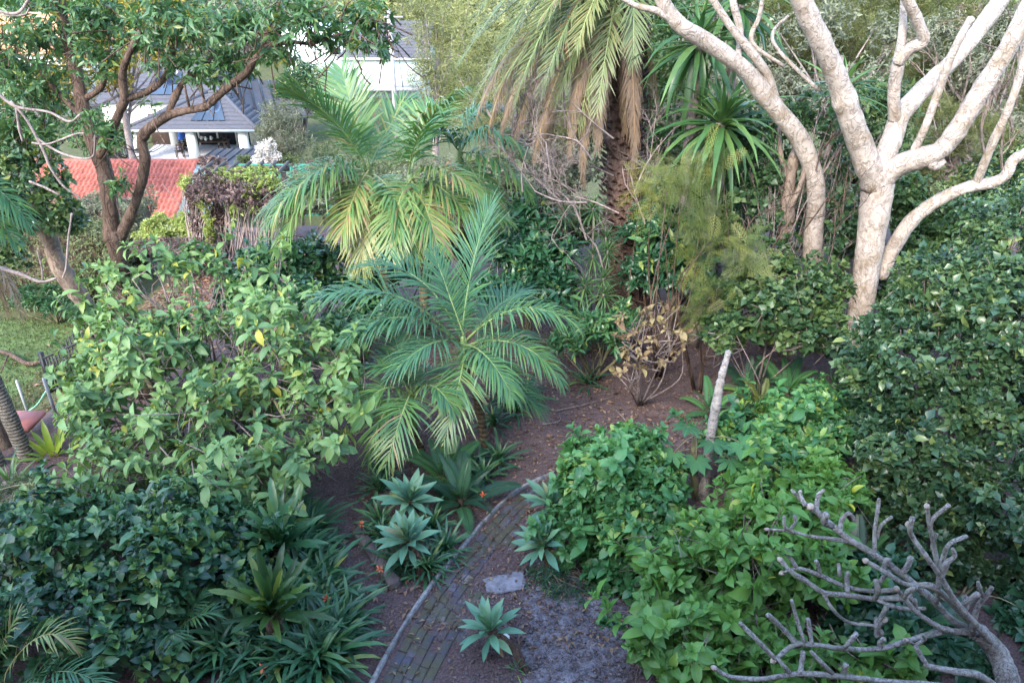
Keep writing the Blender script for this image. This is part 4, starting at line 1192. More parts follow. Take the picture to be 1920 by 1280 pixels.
# the two young palms in the middle bed
g1 = gnd(912, 838); c1 = at(868, 648, 11.35)
palm("blue-green feather palm with the tall upright frond in the middle bed", g1, c1, [
    (872, 520, 11.6, 918, 385, 12.3, .12, dict(droop=.10, ll=.80, nl=64, vee=8, roll=.5)),
    (745, 500, 11.3, 592, 560, 11.0, .08, dict(droop=.45, ll=.78, nl=64)),
    (760, 545, 11.0, 640, 640, 10.6, .10, dict(droop=.45, ll=.66)),
    (800, 470, 11.8, 668, 500, 12.2, .06, dict(droop=.25, ll=.66)),
    (968, 530, 11.2, 1082, 610, 10.9, .33, dict(droop=.55, ll=.66, nl=50)),
    (985, 610, 10.9, 1052, 715, 10.5, .30, dict(droop=.5, ll=.6)),
    (910, 640, 10.7, 962, 745, 10.2, .36, dict(droop=.5, ll=.6)),
    (880, 660, 10.6, 832, 830, 9.95, .38, dict(droop=.2, ll=.66, nl=48)),
    (955, 600, 11.8, 1010, 640, 12.3, .10),
    (930, 560, 11.9, 985, 545, 12.6, .05, dict(droop=.2)),
    (845, 560, 11.5, 812, 470, 12.0, .15, dict(droop=.15, ll=.5)),
    (935, 690, 11.0, 1015, 770, 10.9, .22),
    (820, 610, 10.7, 735, 700, 10.3, .12),
], 21, .075, nl=60)
g2 = gnd(800, 868); c2 = at(772, 745, 10.7)
palm("shorter yellow-green feather palm at the left end of the middle bed", g2, c2, [
    (770, 720, 10.0, 722, 875, 9.5, .44, dict(droop=.25, ll=.62)),
    (715, 690, 10.4, 668, 790, 10.1, .45),
    (745, 670, 10.7, 690, 690, 10.8, .30),
    (810, 690, 10.5, 850, 770, 10.1, .40),
    (720, 730, 10.3, 690, 860, 9.9, .48),
    (790, 690, 11.1, 830, 690, 11.5, .2),
    (750, 660, 11.0, 735, 620, 11.5, .25, dict(droop=.2)),
], 22, .065, nl=40, ll=.52)

# the clump of paler palms behind
c3 = at(692, 322, 15.3); c4 = at(770, 335, 15.0); c5 = at(862, 290, 16.6)
palm("pale feather palm with yellow lower fronds left in the rear clump", A3(c3[0] + .15, 15.5, 0), c3, [
    (640, 210, 15.0, 535, 165, 14.6, .32, dict(droop=.2, ll=.95, nl=64, vee=10, roll=-.4)),
    (600, 265, 14.6, 500, 425, 14.0, .44, dict(droop=.65, ll=.9, nl=64)),
    (580, 300, 14.4, 520, 470, 13.8, .55, dict(droop=.6, ll=.8)),
    (665, 350, 14.6, 640, 440, 14.2, .68, dict(droop=.3)),
    (685, 370, 14.5, 678, 500, 14.2, .74, dict(droop=.35, tvar=.05)),
    (745, 340, 14.4, 775, 480, 13.9, .54, dict(droop=.3, ll=.8)),
    (660, 200, 15.6, 640, 130, 16.2, .35, dict(droop=.1, ll=.8, vee=8, roll=.4)),
    (560, 330, 14.9, 490, 400, 14.8, .45, dict(droop=.5)),
    (720, 250, 15.9, 760, 190, 16.6, .40, dict(droop=.2)),
], 23, .10, ll=.82, lw=.042, nl=60)
palm("bright green feather palm with the long raised frond in the rear clump", A3(c4[0] + .1, 15.2, 0), c4, [
    (765, 235, 14.6, 868, 170, 14.2, .46, dict(droop=.45, ll=.95, nl=64, vee=12)),
    (820, 280, 14.6, 905, 370, 14.1, .60, dict(droop=.55, ll=.6)),
    (830, 330, 14.6, 905, 440, 14.2, .50, dict(droop=.4, ll=.75)),
    (800, 370, 14.3, 822, 470, 13.9, .58, dict(droop=.3)),
    (735, 370, 14.3, 735, 480, 13.8, .55, dict(droop=.3)),
    (790, 230, 15.4, 820, 200, 16, .35, dict(droop=.2)),
    (840, 360, 14.9, 950, 410, 14.8, .48, dict(droop=.5)),
], 24, .11, ll=.8, lw=.042, nl=60)
palm("dark feather palm with drooping fronds at the right of the rear clump", A3(c5[0], 16.8, 0), c5, [
    (900, 205, 16.3, 985, 280, 16.0, .10, dict(droop=.75, ll=.85)),
    (870, 200, 16.6, 930, 200, 16.9, .15, dict(droop=.75, ll=.8)),
    (925, 270, 16.2, 1000, 370, 15.9, .42, dict(droop=.7, ll=.75)),
    (830, 230, 16.4, 800, 250, 16.0, .08, dict(droop=.5)),
    (900, 330, 16.0, 930, 420, 15.7, .38, dict(droop=.5)),
], 25, .10, ll=.75, lw=.045, nl=52)

# the big date palm with its skirt of dead fronds
def date_palm():
    rnd = np.random.default_rng(31)
    base = gnd(1172, 572); Y = base[1]; crown = at(1166, -60, Y)
    root = thing("date_palm", "stout date palm with brown hanging skirt behind the spiky rosettes", "palm", base)
    mb = MB(); pts = [base - A3(0, 0, .2)] + [base + (crown - base) * f + A3(.05 * math.sin(f * 5), 0, 0) for f in (.1, .3, .5, .7, .9, 1.0)]
    tube(mb, pts, [.52, .43, .42, .42, .44, .5, .5], 20, 10, .035, rnd); part("trunk", mb, BK['datep'], root)
    # old leaf bases in a diamond lattice
    mb = MB(); H = crown[2] - base[2]; t = leaf_t(2, .9, .25, -.5, .2, 'agave')
    P = []; F = []; U = []
    for i in range(900):
        z = i / 900; a = i * 2.39996; d = A3(math.cos(a), math.sin(a), 0)
        P.append(base + (crown - base) * z + d * (.39 + .05 * rnd.random()) + rnd.normal(0, .03, 3)); F.append(nrm(d * .55 + A3(0, 0, .75))); U.append(nrm(d - A3(0, 0, .4)))
    scatter(mb, t, np.array(P), np.array(F), np.array(U), .12 + .09 * rnd.random(900), rnd.random(900)); part("leaf_bases", mb, BK['datep'], root, kind='stuff')
    live = [(1050, -190, 16.5, 862, 120, 16.0, .18), (1060, -130, 16.8, 885, 195, 16.2, .42), (1090, -120, 17, 905, 60, 16.4, .2), (1085, -70, 16.4, 930, 170, 15.9, .45),
            (1130, -60, 16.2, 1042, 190, 15.6, .35), (1105, -50, 16.6, 985, 130, 16, .5), (1160, -60, 16.0, 1118, 215, 15.4, .38), (1190, -70, 16.0, 1188, 120, 15.5, .3),
            (1180, -260, 18, 1300, -120, 19, .3), (1040, -260, 18, 880, -60, 18.5, .3), (1100, -200, 19, 1000, 40, 19.5, .35), (1240, -180, 19, 1330, 60, 19.3, .35),
            (1030, -120, 16.2, 925, 130, 15.8, .25), (1060, -90, 16.0, 965, 190, 15.6, .3), (1100, -80, 15.8, 1015, 170, 15.3, .22), (1020, -170, 16.6, 895, 30, 16.2, .3), (1120, -110, 16.0, 1010, 40, 15.3, .46), (1140, -90, 15.8, 1080, 90, 15.2, .5), (1085, -60, 16.7, 955, 235, 16.3, .5), (1140, -40, 16.1, 1085, 240, 15.7, .46)]
    for f in live:
        frond(root, crown + rnd.normal(0, .12, 3), at(*f[:3]), at(*f[3:6]), rnd, LM['phoenix'], RIB, nl=74, ll=.62, lw=.028, tone=f[6], base=58, tip=25, vee=24, droop=.12, r0=.035, tvar=.06)
    dead = [(930, 60, 16.4, 890, 235, 16.2, .9), (1010, 40, 16.2, 962, 275, 16.0, .97), (1030, 60, 16.2, 1020, 285, 16.1, .93), (1130, 40, 15.9, 1120, 280, 15.8, .98), (1100, 60, 15.9, 1092, 320, 15.8, .94), (955, 20, 16.2, 912, 265, 16.0, .84), (975, 60, 16.0, 940, 250, 15.9, .95), (1050, 70, 15.9, 1000, 300, 15.8, .9), (1085, 20, 15.8, 1068, 290, 15.7, .96), (1185, 40, 15.9, 1192, 300, 15.9, .99), (960, 40, 16.6, 915, 250, 16.5, .82), (1000, 80, 16.8, 985, 270, 16.6, .86), (1090, 40, 16.5, 1070, 240, 16.3, .9), (1075, 60, 16.6, 1095, 350, 16.5, .85), (1192, 20, 16.5, 1190, 330, 16.5, .97),
            (1180, 20, 16.6, 1172, 250, 16.5, .9), (1040, 90, 16.6, 1030, 280, 16.5, .88), (1225, 20, 17, 1222, 250, 17.2, .8), (945, 60, 16.7, 945, 240, 16.6, .95), (1210, 30, 17.6, 1240, 220, 17.6, .82)]
    for f in dead:
        frond(root, crown + rnd.normal(0, .1, 3) - A3(0, 0, .25), at(*f[:3]), at(*f[3:6]), rnd, LM['phoenix'], RIB, nl=130, ll=.5, lw=.02, tone=f[6], base=42, tip=18, vee=-5, droop=.8, r0=.03, tvar=.09, start=.22, name='dead_frond')
    mb = MB()
    for k in range(5):
        p = at(1052 + rnd.normal(0, 6), 60 + 9 * k, 16.0)
    o = crown
    for k in range(40):
        e = at(1054 + rnd.normal(0, 9), 72 + rnd.normal(0, 16), 15.9 + rnd.normal(0, .1)); tube(mb, [at(1085, 0, 16.2), at(1062, 40, 16.0), e], [.012, .01, .012], 4, 3)
    part("fruit_stalk", mb, M_orange, root)
date_palm()

# low feather palms at the lower left corner
def small_palm(label, px, py, Yc, tips, tone, seed, ll=.34, nl=30, mat='palm'):
    rnd = np.random.default_rng(seed)
    c = at(px, py, Yc); b = A3(c[0], c[1], float(zg(c[0], c[1])))
    root = thing("small_palm", label, "palm", b)
    mb = MB(); tube(mb, [b, (b + c) / 2, c], [.05, .045, .035], 8, 4); part("stem", mb, BK['kring'], root)
    for (x1, y1, Y1, x2, y2, Y2, tn) in tips:
        frond(root, c + rnd.normal(0, .01, 3), at(x1, y1, Y1), at(x2, y2, Y2), rnd, LM[mat], RIB, nl=nl, ll=ll, lw=.024, tone=tn, droop=.3, r0=.011, vee=15)
small_palm("low palm with a yellowing arched frond in the near corner", -20, 1330, 6.2, [(70, 1100, 6.3, 165, 1235, 6.3, .70), (110, 1200, 6.1, 210, 1300, 5.9, .2), (60, 1230, 6.0, 150, 1320, 5.8, .15), (0, 1180, 6.4, 40, 1150, 6.6, .6)], .5, 41)
small_palm("small dark feather palm under the bird's nest fern", 320, 1190, 6.9, [(325, 1150, 6.8, 330, 1265, 6.5, .22), (270, 1150, 6.8, 220, 1215, 6.7, .1), (370, 1140, 6.9, 410, 1150, 7.0, .28), (280, 1180, 6.7, 255, 1262, 6.5, .1), (350, 1150, 7.0, 385, 1110, 7.2, .2)], .2, 42, .26, 24)

# ------------------------------------------------------------------ agaves, strap-leaved clumps, ferns
def agave(label, px, py, Y, n, L, seed, foot=None, axis=(0, -.25, 1), tilt_elev=(86, 0)):
    rnd = np.random.default_rng(seed)
    c = at(px, py, Y)
    b = np.asarray(foot, float) if foot is not None else A3(c[0] + .05, c[1] + .05, float(zg(c[0], c[1])))
    root = thing("agave", label, "agave", b)
    mb = MB(); m = (b + c) / 2 + A3(.04, 0, .05)
    tube(mb, [b - A3(0, 0, .05), m, c - A3(0, 0, .02)], [.055, .05, .06], 9, 5, .06, rnd); part("stem", mb, BK['brown'], root)
    axis = np.asarray(axis, float) + rnd.normal(0, .12, 3)
    rosette(root, c, n, L, AGAVE, LM['agave'], rnd, tilt_elev, 'leaf', axis, .12, .05)
    rosette(root, c - A3(0, 0, .06), 5, L * .8, AGAVE, LM['tan'], rnd, (-25, -65), 'dead_leaf', axis, .15, .04)
agave("larger upper agave of the pair in the middle bed", 768, 938, 9.35, 34, .465, 51)
agave("lower agave of the pair on a short leaning brown stem", 765, 1012, 8.5, 32, .45, 52, gnd(790, 1085))
agave("single agave on a long leaning bare stem in the grey soil", 920, 1180, 6.95, 28, .42, 53, gnd(990, 1262), (-.4, -.1, 1), (85, -8))
agave("agave peeping out between path edge and glossy shrub, upper one", 1036, 944, 9.3, 26, .43, 54, None, (-.3, -.2, 1))
agave("agave under the glossy shrub beside the path, lower one", 1020, 1018, 8.5, 24, .40, 55, None, (-.35, -.2, 1))

_strap = {}
def strap_clump(label, px, py, n, L, seed, group=None, mat='strap', ts=None, elev=(80, 12), Y=None, name='strap_leaved_clump', cat='clump plant', zoff=.02):
    rnd = np.random.default_rng(seed)
    p = gnd(px, py) if Y is None else at(px, py, Y)
    root = thing(name, label, cat, p, group)
    rosette(root, p + A3(0, 0, zoff), n, L, ts or STRAP, LM[mat], rnd, elev, 'leaf', (rnd.normal(0, .12), rnd.normal(0, .12) - .1, 1), .18, .05, size_in=.7)
    return root
for g, L, spots in (
    ("strap-leaved clumps lining the left side of the path", .62, [(560, 1105, "dark strap-leaved clump just right of the wavy fern's tallest fronds"), (590, 1098, "dark strap-leaved clump behind the topmost orange flower by the path"), (628, 1130, "strap-leaved clump spilling onto the dark side path's near end"),
      (580, 1160, "strap-leaved clump around the lower small orange flower"), (625, 1180, "broad strap-leaved clump in the middle of the group beside the edging"), (652, 1168, "strap-leaved clump leaning right onto the bare soil by the edging"), (600, 1215, "dark strap-leaved clump below the small orange flower"), (622, 1222, "strap-leaved clump just left of the curved edging's near end"),
      (560, 1230, "strap-leaved clump right of the red-orange flower cluster"), (520, 1250, "strap-leaved clump right of the round red-orange flower"), (578, 1066, "strap-leaved clump left of the timber sleeper across the dark soil"), (552, 1040, "strap-leaved clump right of the darker bird's nest fern"), (640, 1200, "rightmost strap-leaved clump nearest the curved edging"), (470, 1262, "strap-leaved clump at the lower picture edge beneath the flower cluster"), (545, 1268, "strap-leaved clump at the lower picture edge right of the round red-orange flower")]),
    ("strap-leaved clumps round the agave pair", .52, [(712, 925, "strap-leaved clump left of the upper agave"), (715, 985, "strap-leaved clump tucked between the two agaves"), (722, 1012, "strap-leaved clump left of the lower agave beside the sleeper's far end"), (745, 1065, "strap-leaved clump under the lower agave's near leaves"), (800, 1075, "strap-leaved clump at the foot of the lower agave's brown stem"),
      (835, 1040, "strap-leaved clump right of the lower agave touching the edging"), (775, 1060, "strap-leaved clump behind the lower agave's stem"), (716, 888, "strap-leaved clump above the upper agave's left side by the dark path"), (815, 1000, "strap-leaved clump between the lower agave and the dark cycad")]),
    ("strap-leaved clumps under the middle palms", .55, [(905, 900, "strap-leaved clump below the middle palm trunk near the edging's far end"), (935, 870, "strap-leaved clump reaching onto the brown soil right of the palm trunk"), (880, 880, "strap-leaved clump beside the dark cycad's upper fronds"), (925, 800, "dark strap-leaved clump right behind the thin palm trunk"), (965, 775, "dark strap-leaved clump on the brown soil under the drooping right fronds"), (940, 755, "dark strap-leaved clump deep under the right fronds"), (985, 750, "outermost dark strap-leaved clump under the palm's right fronds"), (850, 880, "strap-leaved clump between the two palm trunks")]),
    ("strap-leaved clumps between the side path and the pale shrub", .6, [(560, 985, "strap-leaved clump nearest the dark side path below the pale shrub"), (545, 960, "strap-leaved clump under the pale shrub's right skirt"), (555, 1000, "strap-leaved clump just above the darker bird's nest fern"), (540, 925, "strap-leaved clump half hidden under the pale shrub's lowest whorls")])):
    for x, y, lb in spots:
        strap_clump(lb, x, y, 38, L * .92, 100 + x + y, g)
strap_clump("small green tuft on the bare brown soil below the palms", 1098, 722, 20, .55, 61, elev=(70, 15))
strap_clump("little bright tuft in the grey soil beside the agave stem", 968, 1262, 16, .16, 62, mat='hydr', elev=(70, 5))
strap_clump("spiky strap clump at the foot of the pale trunks", 1560, 735, 22, .6, 63, elev=(75, 15))
strap_clump("second spiky clump left of the pale trunks' foot", 1515, 742, 18, .5, 64, elev=(75, 15))

rnd_ = np.random.default_rng(321)
MASS = [(449, 1220), (494, 1190), (534, 1180), (574, 1125), (539, 1130), (574, 1175), (614, 1150), (589, 1240), (624, 1240), (514, 1220), (569, 1255), (604, 1262), (414, 1240), (574, 1070), (554, 1075), (614, 1105), (584, 1020), (544, 1035), (509, 1060), (584, 1010), (424, 1200), (624, 1200)]
ORD = ("leftmost", "second from left", "third from left", "fourth from left", "fifth from left", "sixth from left")
ROWS = ((1230, "in the lowest row by the path"), (1185, "in the second row up by the path"), (1140, "in the third row up beside the wavy fern"), (1090, "in the row level with the fern's tips"), (1030, "in the row above the fern's tips"), (0, "in the topmost row under the pale shrub"))
rows = {}
for p in MASS: rows.setdefault(next(k for k, r in enumerate(ROWS) if p[1] >= r[0]), []).append(p)
n_ = 0
for k, ps in rows.items():
    for m, (x, y) in enumerate(sorted(ps)):
        strap_clump("dark strap-leaved clump, %s %s" % (ORD[m], ROWS[k][1]), x, y, 34, .62 + .2 * rnd_.random(), 900 + n_, "strap-leaved clumps massed left of the path", mat='strap' if n_ % 4 else 'dark'); n_ += 1

def flower(label, px, py, Y, seed, n=9, s=.06):
    rnd = np.random.default_rng(seed); c = at(px, py, Y)
    b = A3(c[0], c[1] + .02, float(zg(c[0], c[1])))
    root = thing("orange_flower", label, "flower", b)
    mb = MB(); tube(mb, [b, (b + c) / 2 + A3(.02, 0, .02), c], [.010, .009, .008], 5, 3); part("stalk", mb, BK['stem'], root)
    rosette(root, c, n, s, [leaf_t(3, .4, .2, .4, .2)], LM['orange'], rnd, (75, 0), 'petal', (0, -.4, 1), .15, .01)
for i, (x, y, Y, lb) in enumerate(((612, 1121, 7.4, "orange flower among the strap leaves nearest the side path"), (582, 1153, 7.15, "small orange flower just below another by the fern"), (480, 1216, 6.85, "red-orange flower cluster under the bird's nest fern"), (492, 1250, 6.4, "round red-orange flower at the lower edge by white leaf"), (712, 1066, 8.05, "orange flower left of the lower agave"), (678, 982, 8.95, "orange flower by the upper agave's left side"), (906, 928, 9.75, "orange flower beside the small dark ferns"))):
    flower(lb, x, y, Y, 70 + i)

def fern(label, px, py, n, L, seed, ts=None, mat='dark', elev=(70, 8), group=None, name='fern'):
    rnd = np.random.default_rng(seed); p = gnd(px, py)
    root = thing(name, label, "fern", p, group)
    rosette(root, p + A3(0, 0, .1), n, L, ts or CYCAD, LM[mat], rnd, elev, 'frond', (rnd.normal(0, .1), -.1, 1), .12, .04, size_in=.85)
    mb = MB(); tube(mb, [p - A3(0, 0, .05), p + A3(0, 0, .12)], [.06, .045], 7, 1); part("crown_base", mb, BK['brown'], root)
fern("dark feathery cycad between the agaves and the path edging", 865, 950, 14, .75, 81)
fern("cycad with fresh green fronds just above the upper agave", 830, 905, 14, .8, 82, mat='hydr')
fern("dark ferny plant on the brown soil below the creeper mass", 1400, 740, 12, .7, 83, mat='dark')
fern("broad fern beside the foot of the creeper-clad trunk", 1475, 745, 13, .75, 84, mat='hydr')
fern("bright fern just behind the mid green shrub", 1425, 770, 12, .6, 85, mat='fern')
fern("dark fern in the shade below the twisted dry shrub", 1115, 655, 12, .8, 86)
fern("soft fern left of the pale scaly stem", 1330, 780, 12, .6, 87, mat='hydr')
fern("dark cycad leaves showing under the bare grey branches", 1600, 1080, 10, .7, 88)
fern("dark cycad below the bare grey tree's main fork", 1720, 1180, 10, .7, 89)

def birds_nest(label, px, py, Y, n, L, seed, mat='bnest', axis=(.1, -.25, 1)):
    rnd = np.random.default_rng(seed); p = at(px, py, Y)
    root = thing("birds_nest_fern", label, "fern", p)
    rosette(root, p, n, L, BNEST, LM[mat], rnd, (86, 36), 'frond', axis, .15, .06, size_in=.8)
    mb = MB(); tube(mb, [A3(p[0], p[1], float(zg(p[0], p[1]))), p], [.1, .12], 9, 1); part("crown_base", mb, BK['brown'], root)
birds_nest("bird's nest fern with wavy yellow-green fronds beside the path", 512, 1150, 7.0, 30, .76, 91)
birds_nest("darker bird's nest fern just behind the wavy one", 525, 1025, 8.2, 24, .85, 92, mat='strap')
strap_clump("yellow-green upright bromeliad beside the ringed palm trunks", 108, 880, 20, .85, 93, mat='brom', ts=[leaf_t(5, .13, .25, .7, .1, 'strap'), leaf_t(5, .12, .2, 1.1, .2, 'strap')], elev=(80, 40), Y=11.2, name='bromeliad', cat='bromeliad')

def spiky(label, px, py, Y, n, L, seed, mat='yucca', trunk=None, elev=(80, -45), ts=None, r=.06, name='sword_leaved_plant', group=None, axis=(0, -.1, 1), bark='twig'):
    rnd = np.random.default_rng(seed); c = at(px, py, Y)
    b = np.asarray(trunk, float) if trunk is not None else A3(c[0], c[1] + .1, float(zg(c[0], c[1])))
    root = thing(name, label, "spiky plant", b, group)
    mb = MB(); tube(mb, [b, (b + c) / 2 + rnd.normal(0, .06, 3), c], [r, r * .9, r * .8], 8, 4); part("stem", mb, BK[bark], root)
    rosette(root, c, n, L, ts or SWORD, LM[mat], rnd, elev, 'leaf', axis, .12, .05)
spiky("spiky sword-leaved plant at the foot of the ringed trunks", 22, 912, 10.4, 40, .75, 101)
spiky("huge sword-leaved rosette left of the leaning pale trunk", 1352, 232, 15.0, 92, 1.6, 102, elev=(80, -75), r=.14)
spiky("second dark sword-leaved head above the huge rosette", 1310, 80, 15.6, 56, 1.5, 103, elev=(80, -70), r=.14)
spiky("dark sword-leaved head high behind the thin pale branches", 1385, 10, 16, 56, 1.5, 104, elev=(75, -70), r=.14)
spiky("sword-leaved rosette glimpsed behind the main pale limb", 1580, 170, 17.5, 34, 1.2, 105, elev=(80, -15), r=.12)
spiky("lowest sword-leaved head hanging behind the creepers", 1430, 235, 17.2, 40, 1.1, 106, elev=(70, -80), r=.12)
THIN = [leaf_t(4, .075, .2, .5, .05, 'blade'), leaf_t(4, .07, .2, 1.1, .1, 'blade')]
for i, (x, y, Y, s, lb) in enumerate((
    (1112, 390, 16.0, .52, "topmost pale green spiky rosette beside the date palm trunk"), (1066, 482, 15.0, .48, "leftmost spiky rosette above the broad dark leaves"),
    (1112, 478, 15.2, .42, "middle spiky rosette of the upper row"), (1136, 445, 15.6, .42, "spiky rosette touching the trunk below the topmost one"), (1140, 470, 15.2, .36, "small spiky rosette tight against the date palm trunk"),
    (1096, 535, 14.4, .44, "spiky rosette at the centre of the cluster"), (1132, 522, 14.6, .42, "spiky rosette right of the cluster's centre"), (1132, 552, 14.2, .42, "spiky rosette lower right in the cluster"), (1094, 598, 13.6, .46, "lowest spiky rosette just past the pale frond tip"), (1060, 400, 16.2, .4, "half hidden spiky rosette left of the topmost one"))):
    spiky(lb, x, y, Y, 44, s, 110 + i, trunk=gnd(1105 + (x - 1105) * .4, 600) , elev=(85, -60), ts=THIN, r=.025, name='spiky_rosette', group="cluster of spiky rosettes", mat='yucca')

# ------------------------------------------------------------------ trees drawn limb by limb
def limb(pts, Y):
    """(px, py, radius px[, dY]) -> world points and radii."""
    P = []; R = []
    for q in pts:
        y = Y + (q[3] if len(q) > 3 else 0)
        P.append(at(q[0], q[1], y)); R.append(q[2] * mpp(q[0], q[1], y))
    return np.array(P), np.array(R)

def limbs(root, name, lst, Y, mat, sides=12, seed=0, knob=.035, sub=7, rs=1.0):
    rnd = np.random.default_rng(seed)
    for l in lst:
        P, R = limb(l, Y); R = R * np.linspace(1.06, .86 if rs < .6 else 1, len(R)); mb = MB(); tube(mb, P, R * rs, sides, sub, knob, rnd); part(name, mb, mat, root)

def leaf_mass(root, name, blobs, n, k, leaf, ts, mat, seed, hang=0.0, **kw):
    rnd = np.random.default_rng(seed)
    tips, dirs = blob_pts(blobs, n, rnd, **kw)
    ax = nrm(dirs * .6 + A3(0, 0, .3 - hang) + rnd.normal(0, .4, dirs.shape))
    pos, fwd, up, size = sprigs(tips, ax, k, leaf, rnd, (20, 80), droop=.3)
    r = rnd.random(len(pos)) * .5 + np.repeat(rnd.random(len(tips)), k) * .5
    mb = MB()
    for i, t in enumerate(ts): scatter(mb, t, pos[i::len(ts)], fwd[i::len(ts)], up[i::len(ts)], size[i::len(ts)], r[i::len(ts)])
    o = part(name, mb, mat, root, kind='stuff')
    return tips

def B(px, py, Y, rx, ry, rz=None):
    """Blob centred on a sight line; rx, ry in photograph pixels, depth radius in metres."""
    m = mpp(px, py, Y); return (at(px, py, Y), (rx * m, rz if rz else (rx + ry) * .5 * m, ry * m))

def pale_tree():
    Y = 14.0; b = at(1600, 706, 13.85)
    root = thing("pale_barked_tree", "large pale smooth-barked tree with spreading bare forked limbs", "tree", A3(b[0], b[1], float(zg(b[0], b[1]))))
    limbs(root, "trunk", [[(1603, 712, 34, -.1), (1606, 640, 27), (1617, 560, 25), (1628, 480, 27), (1638, 410, 31), (1646, 350, 34), (1640, 318, 30)]], Y, BK['pale'], 18, 1, .025, 7, .86)
    limbs(root, "trunk", [[(1535, 708, 30, .9), (1545, 640, 24, .9), (1538, 560, 22, .8), (1524, 480, 21, .6), (1530, 390, 19, .5), (1526, 330, 19, .4), (1500, 262, 20, .3), (1448, 196, 20, .1), (1395, 130, 19, -.1), (1330, 82, 18, -.3), (1272, 44, 17, -.5), (1235, -10, 15, -.6), (1215, -60, 14, -.7), (1170, -160, 11, -.9), (1150, -300, 6, -1)]], Y, BK['pale'], 14, 2, .025, 7, .84)
    limbs(root, "limb", [
        [(1640, 345, 29), (1620, 290, 28, -.1), (1596, 225, 26, -.3), (1576, 165, 24, -.4), (1552, 105, 23, -.6), (1520, 40, 23, -.8), (1490, -30, 22, -1), (1455, -130, 18, -1.3), (1400, -260, 13, -1.6), (1370, -400, 7, -1.8)],
        [(1650, 320, 22), (1672, 262, 22, .3), (1690, 215, 20, .5), (1738, 160, 19, .8), (1795, 105, 17, 1), (1840, 50, 18, 1.2), (1890, -20, 18, 1.4), (1950, -120, 15, 1.7), (2040, -240, 11, 2), (2100, -400, 6, 2.2)],
        [(1652, 335, 24), (1690, 308, 24, -.2), (1728, 296, 24, -.4), (1765, 280, 21, -.5), (1800, 235, 21, -.6), (1842, 165, 20, -.7), (1890, 90, 19, -.8), (1930, 10, 19, -.9), (1985, -100, 16, -1.1), (2060, -220, 12, -1.2), (2180, -380, 6, -1.4)],
        [(1650, 520, 15, .2), (1672, 470, 16, .2), (1708, 415, 15, .2), (1760, 375, 14, .1), (1812, 352, 13, 0), (1858, 343, 13, 0), (1886, 328, 12, 0), (1900, 300, 12, 0), (1925, 285, 11, 0), (1990, 240, 9, -.1), (2060, 160, 7, -.2), (2110, 60, 4, -.3)],
        [(1830, 345, 9), (1858, 275, 9, -.2), (1890, 205, 9, -.3), (1912, 140, 8, -.3), (1925, 60, 7, -.3), (1960, -60, 5, -.3), (1975, -160, 3, -.3)],
        [(1678, 228, 14, .4), (1676, 170, 14, .3), (1686, 110, 13, .2), (1692, 60, 9, .2), (1696, -20, 7, .2), (1710, -150, 4, .2)],
        [(1682, 118, 13, .2), (1706, 92, 13, .1), (1733, 76, 12, 0), (1720, 40, 12, -.1), (1696, -15, 12, -.3), (1660, -110, 9, -.5), (1640, -240, 5, -.6)],
        [(1712, 285, 8, -.3), (1734, 240, 8, -.4), (1760, 170, 9, -.4), (1782, 110, 9, -.5), (1806, 60, 8, -.5), (1822, 34, 9, -.5)],
        [(1770, 300, 8, -.5), (1752, 310, 13, -.5), (1744, 296, 15, -.5)],
        [(1455, 186, 9, .1), (1438, 140, 10, 0), (1410, 100, 10, -.1), (1370, 50, 9, -.2), (1330, -10, 8, -.3)],
        [(1384, 112, 7, 0), (1388, 60, 8, .1), (1376, 10, 8, .1), (1370, -40, 7, .2)],
        [(1275, 46, 12, -.5), (1235, 22, 8, -.6), (1190, 10, 6, -.7), (1140, -20, 5, -.8)],
        [(1470, 125, 4, .2), (1410, 80, 5, .2), (1424, 30, 5, .1), (1432, -20, 4, 0)],
        [(1535, 170, 4, 0), (1460, 95, 4, .2), (1450, 60, 4, .3), (1478, 30, 3, .3)],
    ], Y, BK['pale'], 12, 3, .025, 7, .82)
pale_tree()

def brown_pole_tree():
    Y = 14.6; P = [(1478, 640, 14), (1474, 520, 13), (1476, 400, 12), (1484, 320, 11), (1500, 260, 8)]
    b = at(1478, 660, Y); root = thing("slim_brown_tree", "slim reddish-brown trunk left of the second pale trunk", "tree", A3(b[0], b[1], float(zg(b[0], b[1]))))
    Pw, R = limb(P, Y); Pw = np.vstack([A3(Pw[0][0], Pw[0][1], -.1), Pw]); R = np.concatenate([[R[0] * 1.2], R])
    mb = MB(); tube(mb, Pw, R, 10, 6, .05, np.random.default_rng(5)); part("trunk", mb, BK['orange'], root)
    limbs(root, "branch", [[(1476, 400, 6), (1500, 350, 5, -.2), (1512, 300, 4, -.3)], [(1480, 340, 6), (1466, 300, 5, .1), (1460, 240, 4, .2)]], Y, BK['orange'], 7, 6)
    leaf_mass(root, "crown", [B(1490, 230, Y + .6, 40, 40)], 220, 5, .10, DIA, LM['vine'], 7)
brown_pole_tree()

